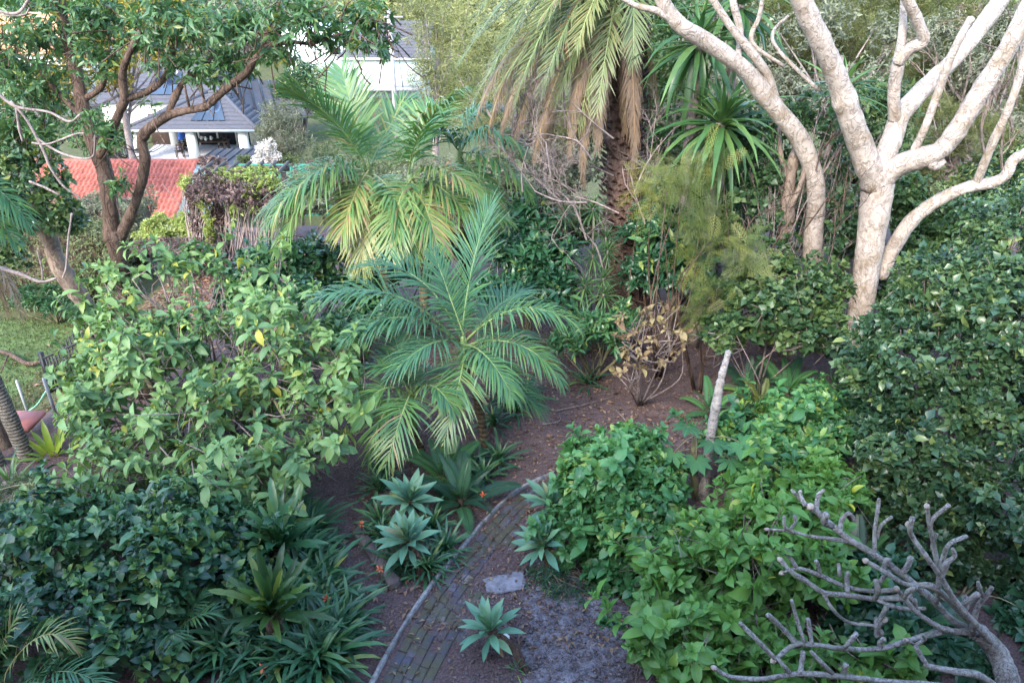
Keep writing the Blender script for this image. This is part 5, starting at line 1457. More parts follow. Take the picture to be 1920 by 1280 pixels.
def left_tree():
    Y = 13.0; b = at(262, 720, Y)
    root = thing("dark_forked_tree", "dark brown fork-trunked tree with glossy leaves in front of the tiled roof", "tree", A3(b[0], b[1], float(zg(b[0], b[1]))))
    limbs(root, "trunk", [[(275, 760, 24, .1), (258, 660, 21), (240, 570, 19), (226, 500, 20), (216, 455, 24), (214, 432, 26)],
                          [(212, 450, 22), (206, 385, 21), (196, 320, 20, .1), (183, 285, 22, .1), (160, 225, 17, .2), (146, 150, 16, .3), (132, 100, 16, .4), (118, 40, 15, .5), (108, -40, 14, .6)]], Y, BK['brown'], 14, 11, .04, 7, .68)
    limbs(root, "limb", [
        [(222, 452, 15), (244, 405, 13, -.1), (262, 355, 13, -.2), (272, 300, 14, -.3), (266, 262, 14, -.3), (284, 238, 13, -.4), (318, 216, 12, -.5), (352, 207, 10, -.6), (385, 200, 11, -.7), (406, 182, 11, -.7), (432, 160, 11, -.8), (462, 136, 10, -.9), (494, 92, 8, -1), (540, 80, 6, -1.1), (585, 82, 5, -1.2), (612, 72, 4, -1.3), (650, 60, 3, -1.4)],
        [(188, 290, 14), (206, 255, 12, -.2), (224, 210, 12, -.3), (233, 185, 12, -.4), (230, 140, 11, -.5), (238, 110, 9, -.6), (262, 60, 7, -.7)],
        [(234, 186, 10, -.4), (268, 176, 9, -.3), (300, 155, 9, -.2), (318, 125, 8, -.1), (330, 70, 6, 0)],
        [(314, 216, 8, -.5), (330, 178, 9, -.4), (348, 150, 8, -.3), (378, 130, 6, -.2), (410, 90, 5, 0)],
        [(146, 190, 9, .3), (172, 178, 8, .2), (192, 160, 8, .1), (200, 120, 6, 0)],
        [(150, 215, 8, .2), (110, 175, 7, .4), (80, 140, 6, .5), (64, 80, 5, .6)],
        [(494, 92, 6, -1), (500, 60, 5, -1), (520, 20, 4, -1), (530, -30, 3, -1)],
        [(356, 207, 4, -.6), (350, 180, 3, -.7), (346, 160, 2.5, -.7)], [(385, 200, 4, -.7), (380, 175, 3, -.8), (376, 150, 2, -.8)],
    ], Y, BK['brown'], 10, 12, .04, 7, .68)
    bl = [B(70, 60, Y + .6, 120, 90), B(60, 170, Y + .3, 70, 60), B(190, 30, Y + .2, 110, 70), B(190, 105, Y - .2, 60, 45), B(320, 40, Y - .4, 110, 75), B(340, 105, Y - .3, 80, 38), B(450, 55, Y - .9, 100, 65), B(430, 118, Y - .7, 60, 32), B(560, 30, Y - 1.3, 90, 50), B(610, 70, Y - 1.2, 60, 30),
          B(690, 40, Y - 1.4, 60, 55), B(705, 85, Y - 1.4, 32, 26), B(520, 95, Y - .9, 60, 30), B(180, 225, Y - .4, 35, 25), B(30, 110, Y + .8, 60, 80), B(225, 345, Y - .4, 22, 26), B(210, 260, Y - .3, 30, 25), B(20, 250, Y + .4, 45, 40), B(85, 250, Y + .2, 45, 35), B(285, 200, Y - .6, 18, 16), B(380, 145, Y - .6, 42, 22)]
    rnd = np.random.default_rng(14)
    tips, dirs = blob_pts(bl, 1550, rnd, inner=.45, back=.9, low=-1, lump=.3)
    ax = nrm(dirs * .5 + A3(0, 0, -.1) + rnd.normal(0, .5, dirs.shape))
    pos, fwd, up, size = sprigs(tips, ax, 8, .17, rnd, (20, 85), droop=.55)
    up = up + A3(0, 0, .8)
    r = rnd.random(len(pos)) * .45 + np.repeat(rnd.random(len(tips)), 8) * .55
    o = front_first(pos, size, rnd)
    ts = LT_NAR; a, bb = o[:300], o[300:]
    leaf_objs('leaf', ts, LM['avo'], root, pos[a], fwd[a], up[a], size[a], r[a])
    mb = MB(); tl = [leaf_t(2, .32, .18, .8), leaf_t(2, .28, .12, 1.1, .3)]
    for i, t in enumerate(tl): s = bb[i::2]; scatter(mb, t, pos[s], fwd[s], up[s], size[s], r[s])
    part("foliage", mb, LM['avo'], root, kind='stuff')
    mb = MB()
    for i in rnd.choice(len(tips), 300, replace=False):
        q = tips[i] + A3(rnd.normal(0, .25), rnd.normal(0, .2), -.3 + rnd.normal(0, .15)); tube(mb, [q, (q + tips[i]) / 2 + rnd.normal(0, .05, 3), tips[i]], [.012, .009, .004], 4, 2, cap=False)
    part("twigs", mb, BK['brown'], root, kind='stuff')
left_tree()

def bare_vines():
    Y = 12.2
    c = at(80, 230, Y)
    root = thing("bare_grey_creeper", "bare pale grey creeper stems looping in front of the dark trunk", "creeper", A3(c[0], Y, float(zg(c[0], Y))))
    limbs(root, "stem", [
        [(-10, 170, 5), (30, 200, 5), (90, 210, 4), (130, 228, 4, -.1), (150, 215, 3, -.1)], [(20, 190, 4), (50, 225, 4), (80, 280, 4), (95, 315, 4), (120, 350, 3), (150, 370, 3)],
        [(70, 260, 4), (110, 285, 4), (150, 297, 4, -.2), (175, 292, 3.5, -.2), (178, 255, 3, -.3)], [(60, 268, 3), (90, 270, 3), (140, 252, 3), (158, 250, 2)], [(-10, 500, 7), (40, 515, 6), (75, 528, 5), (105, 522, 4)],
        [(55, 340, 4), (85, 352, 3.5), (110, 365, 3)], [(30, 200, 4), (36, 240, 4), (42, 265, 3)], [(70, 470, 3), (78, 500, 3), (80, 525, 3)], [(135, 400, 3), (128, 450, 3), (124, 500, 3), (118, 520, 3)],
        [(-10, 20, 5), (30, 26, 5), (50, 5, 4), (60, -20, 4)], [(0, 30, 3), (45, 28, 3), (55, 15, 2.5)],
    ], Y, BK['twig'], 6, 21, .05, 7, .6)
bare_vines()

def leaning_trunk():
    Y = 13.6; P = [(40, 330, 14), (70, 395, 16), (92, 445, 17), (112, 500, 18), (145, 548, 19), (170, 585, 18), (190, 625, 17), (230, 720, 18)]
    b = at(235, 760, Y); root = thing("leaning_brown_tree", "leaning tan trunk topped by a dark leafy clump beside the clipped hedge", "tree", A3(b[0], b[1], float(zg(b[0], b[1]))))
    limbs(root, "trunk", [P], Y, BK['orange'], 14, 22, .035, 7, .82)
    leaf_mass(root, "crown", [B(40, 300, Y - .3, 70, 60), B(90, 350, Y - .4, 45, 45), B(40, 400, Y - .4, 60, 50), B(110, 390, Y - .4, 40, 40), B(-10, 380, Y, 60, 70), B(130, 420, Y - .3, 40, 22), B(10, 470, Y, 40, 40)], 560, 8, .15, LT_LOW, LM['camel'], 23, .2, inner=.4, low=-1)
    rnd = np.random.default_rng(3)
    for a, t in (((-10, 330), (55, 420)), ((-40, 360), (30, 455))):
        frond(root, at(-60, 330, Y - .6), at(*a, Y - .8), at(*t, Y - 1), rnd, LM['palm'], RIB, nl=30, ll=.6, lw=.04, tone=.15, droop=.5, name='hanging_frond')
leaning_trunk()

for i, (x0, y0, x1, y1, r, Y, lb, bk) in enumerate(((-14, 710, 98, 965, 13, 10.9, "ringed dark palm trunk with pale bands, foremost of the leaning group", 'ring'), (-20, 770, 60, 985, 15, 11.3, "tan peeling trunk leaning behind the ringed palm trunk", 'orange'), (-40, 790, 32, 960, 14, 10.7, "dark grey ringed trunk at the very edge of the leaning group", 'ring'))):
    p, q = at(x1, y1, Y), at(x0, y0, Y + .3); q2 = q + (q - p) * 1.2
    p[2] = min(p[2], 0) if False else p[2]
    b = p - (q - p) / np.linalg.norm(q - p) * max(0, (p[2] - float(zg(p[0], p[1]))) / ((q - p)[2] / np.linalg.norm(q - p)))
    root = thing("leaning_palm_trunk", lb, "palm trunk", b)
    m = mpp(x1, y1, Y); mb = MB(); L = np.linalg.norm(q2 - b)
    n = 34; pts = [b + (q2 - b) * k / n for k in range(n + 1)]
    tube(mb, pts, [r * m * (1.05 - .15 * k / n) * (1.06 if k % 2 else .98) for k in range(n + 1)], 14, 1, .01, np.random.default_rng(i)); part("trunk", mb, BK[bk], root)

def pruned_tree():
    Y = 6.6; b = at(1893, 1300, 6.3)
    root = thing("pruned_grey_tree", "bare pruned tree with blunt silvery grey branches above the light green shrub", "tree", A3(b[0], b[1], float(zg(b[0], b[1]))))
    P0, R0 = limb([(1890, 1330, 22, -.3), (1888, 1270, 21, -.2), (1868, 1220, 19), (1835, 1185, 17, 0)], Y)
    P0 = np.vstack([A3(P0[0][0] + .05, P0[0][1], -.05), P0]); R0 = np.concatenate([[R0[0] * 1.15], R0]); mb = MB(); tube(mb, P0, R0, 12, 7, .04, np.random.default_rng(2)); part("trunk", mb, BK['grey'], root)
    main = [
        [(1840, 1188, 15), (1790, 1165, 12, 0), (1740, 1115, 11, .1), (1690, 1075, 11, .2), (1640, 1040, 11, .3), (1592, 1010, 11, .4), (1560, 985, 11, .5), (1535, 962, 12, .6), (1520, 950, 11, .6)],
        [(1835, 1180, 13), (1795, 1140, 11, -.1), (1750, 1100, 10, -.1), (1700, 1095, 9, 0), (1660, 1072, 9, .1), (1625, 1052, 9, .2)],
        [(1835, 1185, 13), (1775, 1180, 10, -.2), (1722, 1150, 9, -.2), (1695, 1120, 9, -.2), (1682, 1104, 8, -.2)],
        [(1780, 1180, 10, -.1), (1720, 1195, 9, -.3), (1650, 1215, 9, -.4), (1580, 1215, 9, -.5), (1525, 1208, 9, -.6), (1490, 1208, 10, -.6), (1452, 1236, 9, -.7)],
        [(1455, 1236, 8, -.7), (1425, 1205, 9, -.7), (1395, 1175, 9, -.6), (1388, 1168, 8, -.6)],
        [(1495, 1208, 9, -.6), (1470, 1180, 10, -.5), (1440, 1152, 10, -.5)], [(1508, 1204, 7, -.6), (1494, 1160, 7, -.5), (1484, 1124, 7, -.5)], [(1522, 1206, 7, -.6), (1516, 1165, 7, -.5), (1514, 1160, 7, -.5)],
        [(1712, 1118, 10, .1), (1640, 1122, 9, .2), (1590, 1115, 9, .2), (1545, 1110, 9, .2), (1510, 1088, 9, .3), (1482, 1070, 9, .3), (1464, 1050, 8, .4)],
        [(1680, 1105, 9, .2), (1640, 1108, 8, .3), (1588, 1100, 8, .3), (1530, 1075, 8, .4), (1495, 1065, 8, .4), (1468, 1073, 7, .4)],
        [(1545, 1112, 7, .2), (1560, 1140, 6, .1), (1590, 1165, 6, .1), (1640, 1172, 6, 0)], [(1640, 1172, 6, 0), (1652, 1185, 8, 0), (1644, 1190, 9, 0), (1646, 1175, 9, 0), (1658, 1162, 9, 0)],
        [(1868, 1215, 13), (1830, 1170, 11, -.2), (1790, 1125, 10, -.2), (1765, 1082, 9, -.2), (1735, 1040, 9, -.2), (1710, 1005, 9, -.1), (1704, 984, 10, -.1)],
        [(1755, 1130, 7, -.1), (1760, 1080, 8, -.1), (1752, 1030, 8, 0), (1744, 990, 8, 0), (1738, 950, 8, 0)], [(1760, 1080, 8, -.1), (1770, 1040, 8, -.1), (1782, 1018, 8, -.1), (1812, 1005, 8, 0)], [(1764, 1082, 8, -.2), (1772, 1058, 9, -.2), (1790, 1042, 8, -.2), (1786, 1028, 7, -.2)],
        [(1822, 1185, 10, -.1), (1832, 1140, 9, -.1), (1850, 1115, 9, -.1), (1860, 1100, 10, -.1)], [(1843, 1118, 6, -.1), (1836, 1100, 8, -.1), (1834, 1090, 7, -.1)],
        [(1640, 1045, 7, .3), (1640, 1000, 7, .4), (1647, 945, 7, .5), (1648, 935, 6, .5)], [(1643, 1010, 6, .4), (1652, 985, 6, .4), (1672, 968, 6, .4)],
        [(1575, 1000, 7, .4), (1578, 975, 8, .5), (1592, 962, 8, .5), (1602, 975, 7, .5)], [(1530, 960, 8, .6), (1534, 930, 8, .7), (1545, 918, 7, .7)], [(1524, 952, 7, .6), (1505, 940, 7, .7), (1484, 918, 6, .7)], [(1510, 948, 7, .6), (1500, 925, 6, .7), (1502, 920, 6, .7)],
        [(1598, 1016, 8, .4), (1562, 1010, 7, .4), (1520, 1005, 6, .4), (1480, 995, 6, .4), (1440, 992, 5, .4)], [(1590, 1110, 7, .2), (1588, 1085, 8, .3), (1590, 1072, 7, .3)], [(1540, 1080, 6, .4), (1532, 1055, 7, .4), (1530, 1050, 6, .4)], [(1575, 1080, 6, .3), (1572, 1056, 7, .4)],
        [(1655, 1070, 7, .2), (1662, 1050, 8, .2), (1670, 1048, 7, .2)], [(1640, 1122, 7, .2), (1662, 1132, 7, .1), (1690, 1140, 8, .1), (1735, 1140, 8, 0)],
        [(1890, 1310, 15, -.3), (1840, 1268, 13, -.4), (1790, 1258, 12, -.5), (1740, 1248, 9, -.5), (1735, 1240, 8, -.5), (1715, 1210, 7, -.4), (1700, 1200, 6, -.4)],
        [(1830, 1300, 13, -.5), (1760, 1285, 11, -.6), (1680, 1278, 10, -.7), (1580, 1268, 10, -.8), (1500, 1262, 9, -.8), (1430, 1272, 9, -.8), (1370, 1268, 9, -.8), (1340, 1252, 8, -.8)],
        [(1560, 1262, 8, -.8), (1520, 1220, 7, -.7)], [(1480, 1260, 8, -.8), (1455, 1230, 8, -.7)],
    ]
    limbs(root, "branch", main, Y, BK['grey'], 10, 32, .05, 7, .56)
    rnd = np.random.default_rng(8)
    for l in main:
        if len(l) < 5: continue
        P, R = limb(l, Y)
        for _ in range(2):
            i = rnd.integers(1, len(P) - 1); d = nrm(A3(rnd.normal(0, .5), rnd.normal(0, .35), 1)); L = rnd.uniform(.12, .34); p = P[i]
            mb = MB(); tube(mb, [p, p + d * L * .5 + rnd.normal(0, .02, 3), p + d * L + A3(0, 0, .03)], [R[i] * .55, R[i] * .5, R[i] * .55], 8, 4, .05, rnd); part("branch", mb, BK['grey'], root)
        mb = MB(); t = nrm(P[-1] - P[-2]); tube(mb, [P[-1] - t * .01, P[-1] + t * .02, P[-1] + t * .045], np.array([.64, .66, .30]) * R[-1], 8, 2); part("cut_end", mb, BK['pale'], root)
pruned_tree()

def papaya():
    Y = 9.6; foot = gnd(1318, 935)
    root = thing("papaya_tree", "slender pale scaly-stemmed papaya rising from the glossy shrubs", "tree", foot)
    P = [foot - A3(0, 0, .05), at(1322, 900, foot[1]), at(1332, 820, foot[1] + .1), at(1346, 740, foot[1] + .2), at(1352, 710, foot[1] + .2), at(1366, 658, foot[1] + .3)]
    m = mpp(1330, 800, foot[1]); mb = MB(); tube(mb, P, np.array([11.5, 10, 9, 8, 7, 5.5]) * m, 12, 8, .05, np.random.default_rng(4)); part("trunk", mb, BK['scale'], root)
    P = [foot + A3(-.1, .05, -.05), at(1302, 900, foot[1]), at(1300, 850, foot[1]), at(1306, 815, foot[1])]
    mb = MB(); tube(mb, P, np.array([9, 8, 7, 5]) * m, 9, 6, .04, np.random.default_rng(5)); part("trunk", mb, BK['stem'], root)
    rnd = np.random.default_rng(6)
    for (x, y, s, o) in ((1215, 872, .34, (1300, 840)), (1338, 830, .32, (1306, 815)), (1262, 850, .3, (1306, 815)), (1305, 862, .3, (1306, 815)), (1370, 862, .36, (1322, 840)), (1240, 905, .34, (1300, 850)), (1390, 830, .38, (1330, 820)), (1290, 800, .3, (1306, 815)), (1410, 870, .3, (1330, 850))):
        c = at(x, y, foot[1] - .3 + rnd.normal(0, .1)); a = at(*o, foot[1])
        mb = MB(); tube(mb, [a, (a + c) / 2 + A3(0, 0, .06), c], [.010, .008, .007], 5, 3); pt = part("petiole", mb, BK['stem'], root)
        d = nrm((c - a) * A3(1, 1, .3) + A3(0, -.25, 0)); xx, yy, zz = basis(d[None], A3(0, -.25, 1)[None])
        link("leaf", tmesh(PALMATE[rnd.integers(2)], 'papaya_leaf', LM['hydr']), root, mat4(c - np.array(root.location), xx[0], yy[0], zz[0], s))
papaya()

# ------------------------------------------------------------------ shrubs
LT_PALE = [leaf_t(4, .42, .16, .8), leaf_t(4, .38, .2, 1.2, .35), leaf_t(4, .45, .10, .5, .1)]
def pale_shrub():
    blobs = [B(470, 600, 12.4, 70, 40, .7), B(200, 620, 12.2, 80, 40, .7), B(225, 710, 11.6, 90, 70, .9), B(330, 690, 11.4, 150, 95, 1.2), B(540, 640, 11.6, 120, 85, 1.0), B(480, 560, 12.3, 90, 40, .6), B(590, 740, 10.6, 90, 70, .8), B(440, 790, 10.4, 150, 90, 1.1), B(250, 830, 10.2, 130, 80, 1.0),
             B(560, 850, 9.6, 90, 60, .7), B(420, 910, 9.2, 130, 70, .8), B(540, 930, 8.9, 70, 50, .5), B(215, 520, 12.8, 55, 40, .4), B(310, 490, 13.0, 50, 28, .4), B(385, 500, 13.2, 50, 30, .4), B(310, 630, 12.0, 70, 30, .6), B(620, 690, 10.8, 60, 50, .5), B(190, 790, 10.6, 60, 60, .6), B(210, 640, 12, 60, 40, .6)]
    base = gnd(420, 1010)
    root = bush("tall_pale_shrub", "tall sprawling shrub with soft pale green leaf whorls left of the side path", "shrub", base, blobs, 820, 8, .24, LT_PALE, LM['pale'], BK['twig'], 201, parts=300, upb=.7, spread=(20, 95), inner=.22, back=.3, stems=40, stem_r=.026, lod=[leaf_t(3, .44, .16, .8), leaf_t(3, .40, .2, 1.2, .35)], var=.28, grow=.4, lump=.55, tip_stem=520, droop=.6, clump=9, yellow=.016, shoots=110)
    limbs(root, "branch", [[(345, 960, 12, -.4), (330, 860, 11, 0), (305, 790, 12, .3), (285, 730, 10, .6), (262, 690, 8, .8)], [(600, 900, 8, -1), (560, 830, 8, -.6), (520, 760, 8, -.2), (480, 710, 8, 0), (470, 690, 6, .1)],
        [(448, 1010, 11, -1.4), (478, 965, 12, -1.3), (505, 915, 11, -1.2), (512, 885, 9, -1.1), (500, 850, 7, -.9)], [(343, 950, 7, -1.2), (346, 905, 7, -1.2), (350, 870, 5, -1.1)], [(620, 660, 5, .6), (560, 620, 5, .9), (500, 600, 4, 1.2), (440, 590, 4, 1.6)], [(480, 790, 6, -.3), (474, 740, 7, 0), (478, 690, 6, .3), (500, 640, 5, .8), (450, 590, 4, 1.2)]], 10.6, BK['stem'], 9, 33, .06, 7, .5)
pale_shrub()

def B2(x0, y0, x1, y1, Y, rz): return B((x0 + x1) / 2, (y0 + y1) / 2, Y, (x1 - x0) / 2, (y1 - y0) / 2, rz)
bush("dark_leafy_shrub", "dense dark glossy shrub filling the near left corner", "shrub", gnd(200, 1150), [B(120, 1050, 8.0, 200, 130, 1.0), B(330, 1060, 7.8, 150, 120, .9), B(220, 1180, 7.0, 220, 90, .8), B(60, 1180, 6.9, 150, 100, .7), B(440, 1010, 8.4, 80, 80, .6), B(30, 1030, 8.6, 100, 60, .7)], 1500, 7, .165, LT_OV, LM['dark'], BK['stem'], 202,
     parts=300, upb=.8, inner=.2, stems=20, lod=LT_LOW, var=.35, back=.25, clump=9, lump=.35, shoots=70)
bush("feathery_left_shrub", "narrow-leaved shrub between the bromeliad and the dark glossy shrub", "shrub", gnd(140, 960), [B(215, 905, 9.6, 60, 45, .5), B(60, 965, 8.8, 90, 45, .6), B(140, 930, 9.3, 70, 40, .5), B(250, 960, 9.2, 70, 40, .5), B(30, 925, 9.6, 50, 30, .4)], 760, 9, .14, LT_NAR, LM['hedge'], BK['stem'], 203, upb=.5, lod=[leaf_t(2, .16, .2, .9), leaf_t(2, .13, .2, 1.3)])
bush("glossy_round_shrub", "rounded glossy dark green shrub beside the upper end of the brick path", "shrub", gnd(1160, 1120), [B(1140, 900, 9.4, 100, 100, .7), B(1245, 905, 9.6, 45, 40, .4), B(1130, 1010, 8.8, 95, 110, .7), B(1190, 990, 8.9, 80, 105, .7), B(1150, 860, 9.8, 70, 50, .6), B(1190, 1090, 8.3, 65, 70, .5)], 900, 7, .19, LT_OV, LM['hydr'], BK['stem'], 204,
     parts=300, upb=.5, inner=.18, stems=16, lod=LT_LOW, back=.25, low=-.6, clump=9, lump=.35, var=.32, shoots=40)
bush("light_green_shrub", "light green broad-leaved shrub with yellowing leaves under the bare grey branches", "shrub", gnd(1400, 1240), [B(1370, 1020, 8.3, 90, 60, .8), B(1450, 970, 8.5, 120, 70, .8), B(1280, 1090, 7.7, 90, 90, .7), B(1400, 1100, 7.5, 120, 90, .8), B(1240, 1210, 6.9, 60, 80, .5), B(1330, 1230, 6.8, 90, 80, .6), B(1530, 1060, 7.7, 70, 60, .5), B(1480, 1230, 6.7, 90, 60, .5), B(1540, 920, 8.9, 70, 50, .6), B(1620, 1250, 6.6, 90, 40, .4)], 800, 7, .225, LT_OV, LM['light'], BK['twig'], 205,
     parts=300, upb=.5, inner=.34, stems=40, lod=LT_LOW, back=.25, low=-.7, tip_stem=520, stem_r=.015, clump=9, lump=.4, droop=.35, var=.32, shoots=60, yellow=.02)
bush("mid_green_shrub", "mid green leafy shrub spreading behind the papaya stem", "shrub", gnd(1430, 900), [B(1440, 810, 10.6, 110, 55, .6), B(1430, 850, 10.6, 60, 50, .6), B(1520, 800, 10.7, 80, 50, .6), B(1470, 870, 9.9, 110, 50, .5)], 700, 7, .19, LT_OV, LM['hydr'], BK['stem'], 206, parts=300, upb=.7, inner=.2, clump=9, lump=.35, var=.32, shoots=40, lod=LT_LOW, back=.25)
bush("big_glossy_shrub", "huge small-leaved glossy dark shrub walling the garden's near side by the bare grey tree", "shrub", gnd(1850, 1150),
     [B(1810, 570, 11.2, 130, 110, 1.2), B(1910, 450, 11.6, 90, 80, 1.0), B(1840, 470, 11.8, 50, 40, .6), B(1730, 560, 11.4, 60, 50, .6), B(1760, 700, 10.6, 150, 120, 1.3), B(1890, 640, 10.4, 140, 150, 1.3), B(1720, 820, 10.0, 120, 110, 1.1), B(1850, 850, 9.4, 140, 140, 1.2), B(1720, 960, 9.2, 90, 90, .9), B(1850, 1050, 8.6, 120, 130, .9), B(1760, 1080, 8.5, 80, 90, .7), B(1940, 1000, 8.4, 120, 200, 1.0), B(1700, 640, 11.2, 70, 70, .8)], 5200, 7, .128, LT_GLOSS, LM['camel'], BK['twig'], 207,
     parts=300, lod=[leaf_t(2, .62, .14, .5), leaf_t(2, .55, .2, .8, .3)], upb=.4, inner=.17, stems=40, back=.1, low=-.7, var=.35, lump=.45, clump=12, shoots=260, tip_stem=300)
bush("twiggy_soil_weed", "sparse blue-green weed on the grey soil beside the glossy round shrub", "weed", gnd(1060, 1140), [B(1050, 1110, 8.0, 60, 45, .3), B(1010, 1090, 8.2, 40, 25, .2)], 260, 6, .07, [diamond_t(.2, .1, .2)], LM['strap'], BK['stem'], 208, upb=.8, inner=.5, stems=40, stem_r=.006)
bush("weed_under_shrub", "small weed on the soil at the foot of the light green shrub", "weed", gnd(1150, 1190), [B(1155, 1180, 7.4, 35, 20, .2)], 26, 6, .10, LT_LOW, LM['hydr'], BK['stem'], 209, upb=.9, stems=6, stem_r=.006)

# the middle: creeper mass, feathery saplings, dry shrub, twig thickets
bush("creeper_mass", "round-leaved green creeper smothering the low stumps left of the pale trunks", "creeper", gnd(1440, 700), [B(1440, 590, 12.6, 90, 60, .8), B(1500, 620, 12.4, 70, 50, .6), B(1360, 610, 12.6, 60, 40, .6), B(1530, 560, 12.8, 50, 70, .5), B(1400, 540, 13.2, 80, 40, .6), B(1480, 520, 13.4, 60, 40, .5)], 860, 6, .15, [leaf_t(2, .75, .15, .6), leaf_t(2, .65, .1, .8)], LM['vine'], BK['twig'], 211, inner=.25, stems=9, low=-.8, lump=.35, tip_stem=200, parts=300)
bush("creeper_on_trunk", "creeper with rounded leaves climbing between the huge rosette and second pale trunk", "creeper", gnd(1440, 690), [B(1410, 260, 15.4, 50, 60, .5), B(1440, 330, 15.0, 60, 60, .6), B(1400, 400, 14.8, 70, 60, .6), B(1470, 240, 15.3, 35, 60, .4), B(1560, 220, 15.0, 60, 60, .6), B(1570, 310, 15.2, 60, 60, .5), B(1450, 450, 14.4, 60, 40, .5), B(1570, 420, 14.6, 40, 80, .5), B(1560, 500, 14, 35, 60, .4)], 800, 6, .13, [leaf_t(2, .75, .15, .6), leaf_t(2, .65, .1, .8)], LM['vine'], BK['twig'], 212, inner=.35, stems=30, low=-1, lump=.35, tip_stem=160)
bush("feathery_sapling", "yellow-green feathery sapling in front of the date palm trunk's base", "sapling", gnd(1290, 640), [B(1265, 345, 13.6, 60, 38, .5), B(1310, 370, 13.4, 45, 40, .4), B(1230, 375, 13.6, 35, 20, .3), B(1290, 420, 13.4, 40, 30, .4)], 42, 4, .46, FEATH, LM['fern'], BK['brown'], 213, spread=(50, 95), upb=.2, inner=.25, stems=5, stem_r=.026, low=-.8)
bush("feathery_sapling", "lower feathery sapling spreading over the creeper mass", "sapling", gnd(1340, 690), [B(1310, 520, 13.0, 50, 50, .5), B(1350, 470, 13.2, 70, 45, .5), B(1300, 590, 12.8, 40, 40, .4), B(1400, 480, 13.0, 60, 40, .4), B(1340, 560, 12.7, 50, 40, .4)], 52, 4, .44, FEATH, LM['fern'], BK['brown'], 214, spread=(50, 95), upb=.2, inner=.3, stems=5, stem_r=.024, low=-.8)
bush("dry_leaved_shrub", "half dead shrub with pale tan leaves on the brown soil", "shrub", gnd(1230, 745), [B(1190, 620, 12.6, 40, 50, .4), B(1250, 650, 12.3, 60, 60, .5), B(1190, 690, 12.0, 40, 30, .3), B(1230, 580, 13, 40, 30, .4)], 62, 6, .135, LT_OV, LM['tan'], BK['twig'], 215, inner=.4, stems=9, stem_r=.022, low=-.8, tip_stem=120, parts=300, lump=.4)

def thicket(label, stems, seed, mat='twig', depth=4, L=1.2, r=.035, name='bare_thicket', spread=.55, kids=(2, 4), leaves=None):
    rnd = np.random.default_rng(seed)
    b = np.mean([A3(s[0][0], s[0][1], s[0][2]) for s in stems], axis=0)
    root = thing(name, label, "shrub", A3(b[0], b[1], float(zg(b[0], b[1]))))
    for p, d in stems:
        mb = MB(); twiggrow(mb, np.asarray(p, float), nrm(np.asarray(d, float)), L, r, depth, rnd, spread, .12, kids=kids)
        part("stem", mb, BK[mat], root)
    if leaves: leaf_mass(root, "leaves", *leaves)
    return root
thicket("tangle of bare grey-brown twigs left of the date palm trunk", [(at(1140, 470, 15.6) * A3(1, 1, 0), (-.3, 0, 1)), (at(1080, 430, 16.4), (-.5, -.1, .7)), (at(1120, 380, 16.2), (-.7, 0, .4)), (at(1150, 330, 16.6), (-.9, -.1, .3)), (at(1010, 400, 16.6), (.2, 0, 1)), (at(960, 420, 17), (.1, 0, 1)), (at(1150, 420, 16.2), (-.8, -.1, .6)), (at(1060, 330, 16.4), (-.5, 0, .6)), (at(1000, 330, 16.8), (-.3, 0, .6)), (at(1100, 450, 14.8), (-.6, 0, .8)), (at(1160, 400, 15.0), (-.9, 0, .5)), (at(1040, 370, 15.2), (-.2, 0, 1)), (at(980, 360, 15.6), (.3, 0, 1)), (at(1110, 300, 15.6), (-.8, 0, .5)), (at(1000, 280, 16), (0, 0, 1)), (at(1150, 260, 15.6), (-.8, 0, .6)), (at(1130, 500, 14.6), (-.5, 0, .9)), (at(960, 300, 16), (.2, 0, .9)), (at(1060, 240, 16), (-.2, 0, .8)), (at(920, 330, 16.4), (.3, -.1, .7)), (at(1100, 380, 14.6), (-.9, 0, .3)), (at(1210, 420, 15.2), (-.4, 0, .9)), (at(1190, 360, 15.2), (.3, 0, .9))], 301, depth=5, L=1.0, r=.022)
thicket("twisted bare brown shrub with forked stems in front of the date palm", [(gnd(1190, 610), (.05, 0, 1)), (gnd(1230, 600), (.3, .1, 1)), (gnd(1215, 625), (-.25, 0, 1)), (gnd(1250, 610), (.5, 0, 1))], 302, mat='brown', depth=5, L=1.15, r=.04)
thicket("thin dry twigs right of the date palm trunk", [(at(1230, 330, 16.8), (.1, 0, 1)), (at(1250, 280, 17.2), (.3, 0, 1)), (at(1215, 300, 16.6), (-.1, 0, 1)), (at(1280, 300, 17.4), (.2, -.1, .8))], 303, depth=5, L=.9, r=.022)
thicket("dry brown stems tangled behind the pale tree's outer limbs", [(at(1880, 330, 16), (-.2, 0, 1)), (at(1850, 300, 16.5), (-.4, 0, 1)), (at(1900, 250, 16.2), (-.5, 0, 1)), (at(1790, 240, 17), (.1, 0, 1)), (at(1905, 200, 16), (-.2, 0, 1)), (at(1760, 200, 17.5), (-.3, 0, 1))], 304, mat='orange', depth=5, L=1.1, r=.03)
thicket("fine dry twigs threading the creepers between the pale trunks", [(at(1500, 440, 13.6), (.2, -.1, .8)), (at(1560, 470, 13.6), (-.2, -.1, .8)), (at(1440, 480, 13.4), (.4, 0, .7)), (at(1580, 400, 14), (.1, 0, 1)), (at(1530, 320, 14.2), (.2, 0, 1)), (at(1400, 430, 13.8), (.3, -.1, .8))], 305, mat='brown', depth=4, L=.8, r=.016)

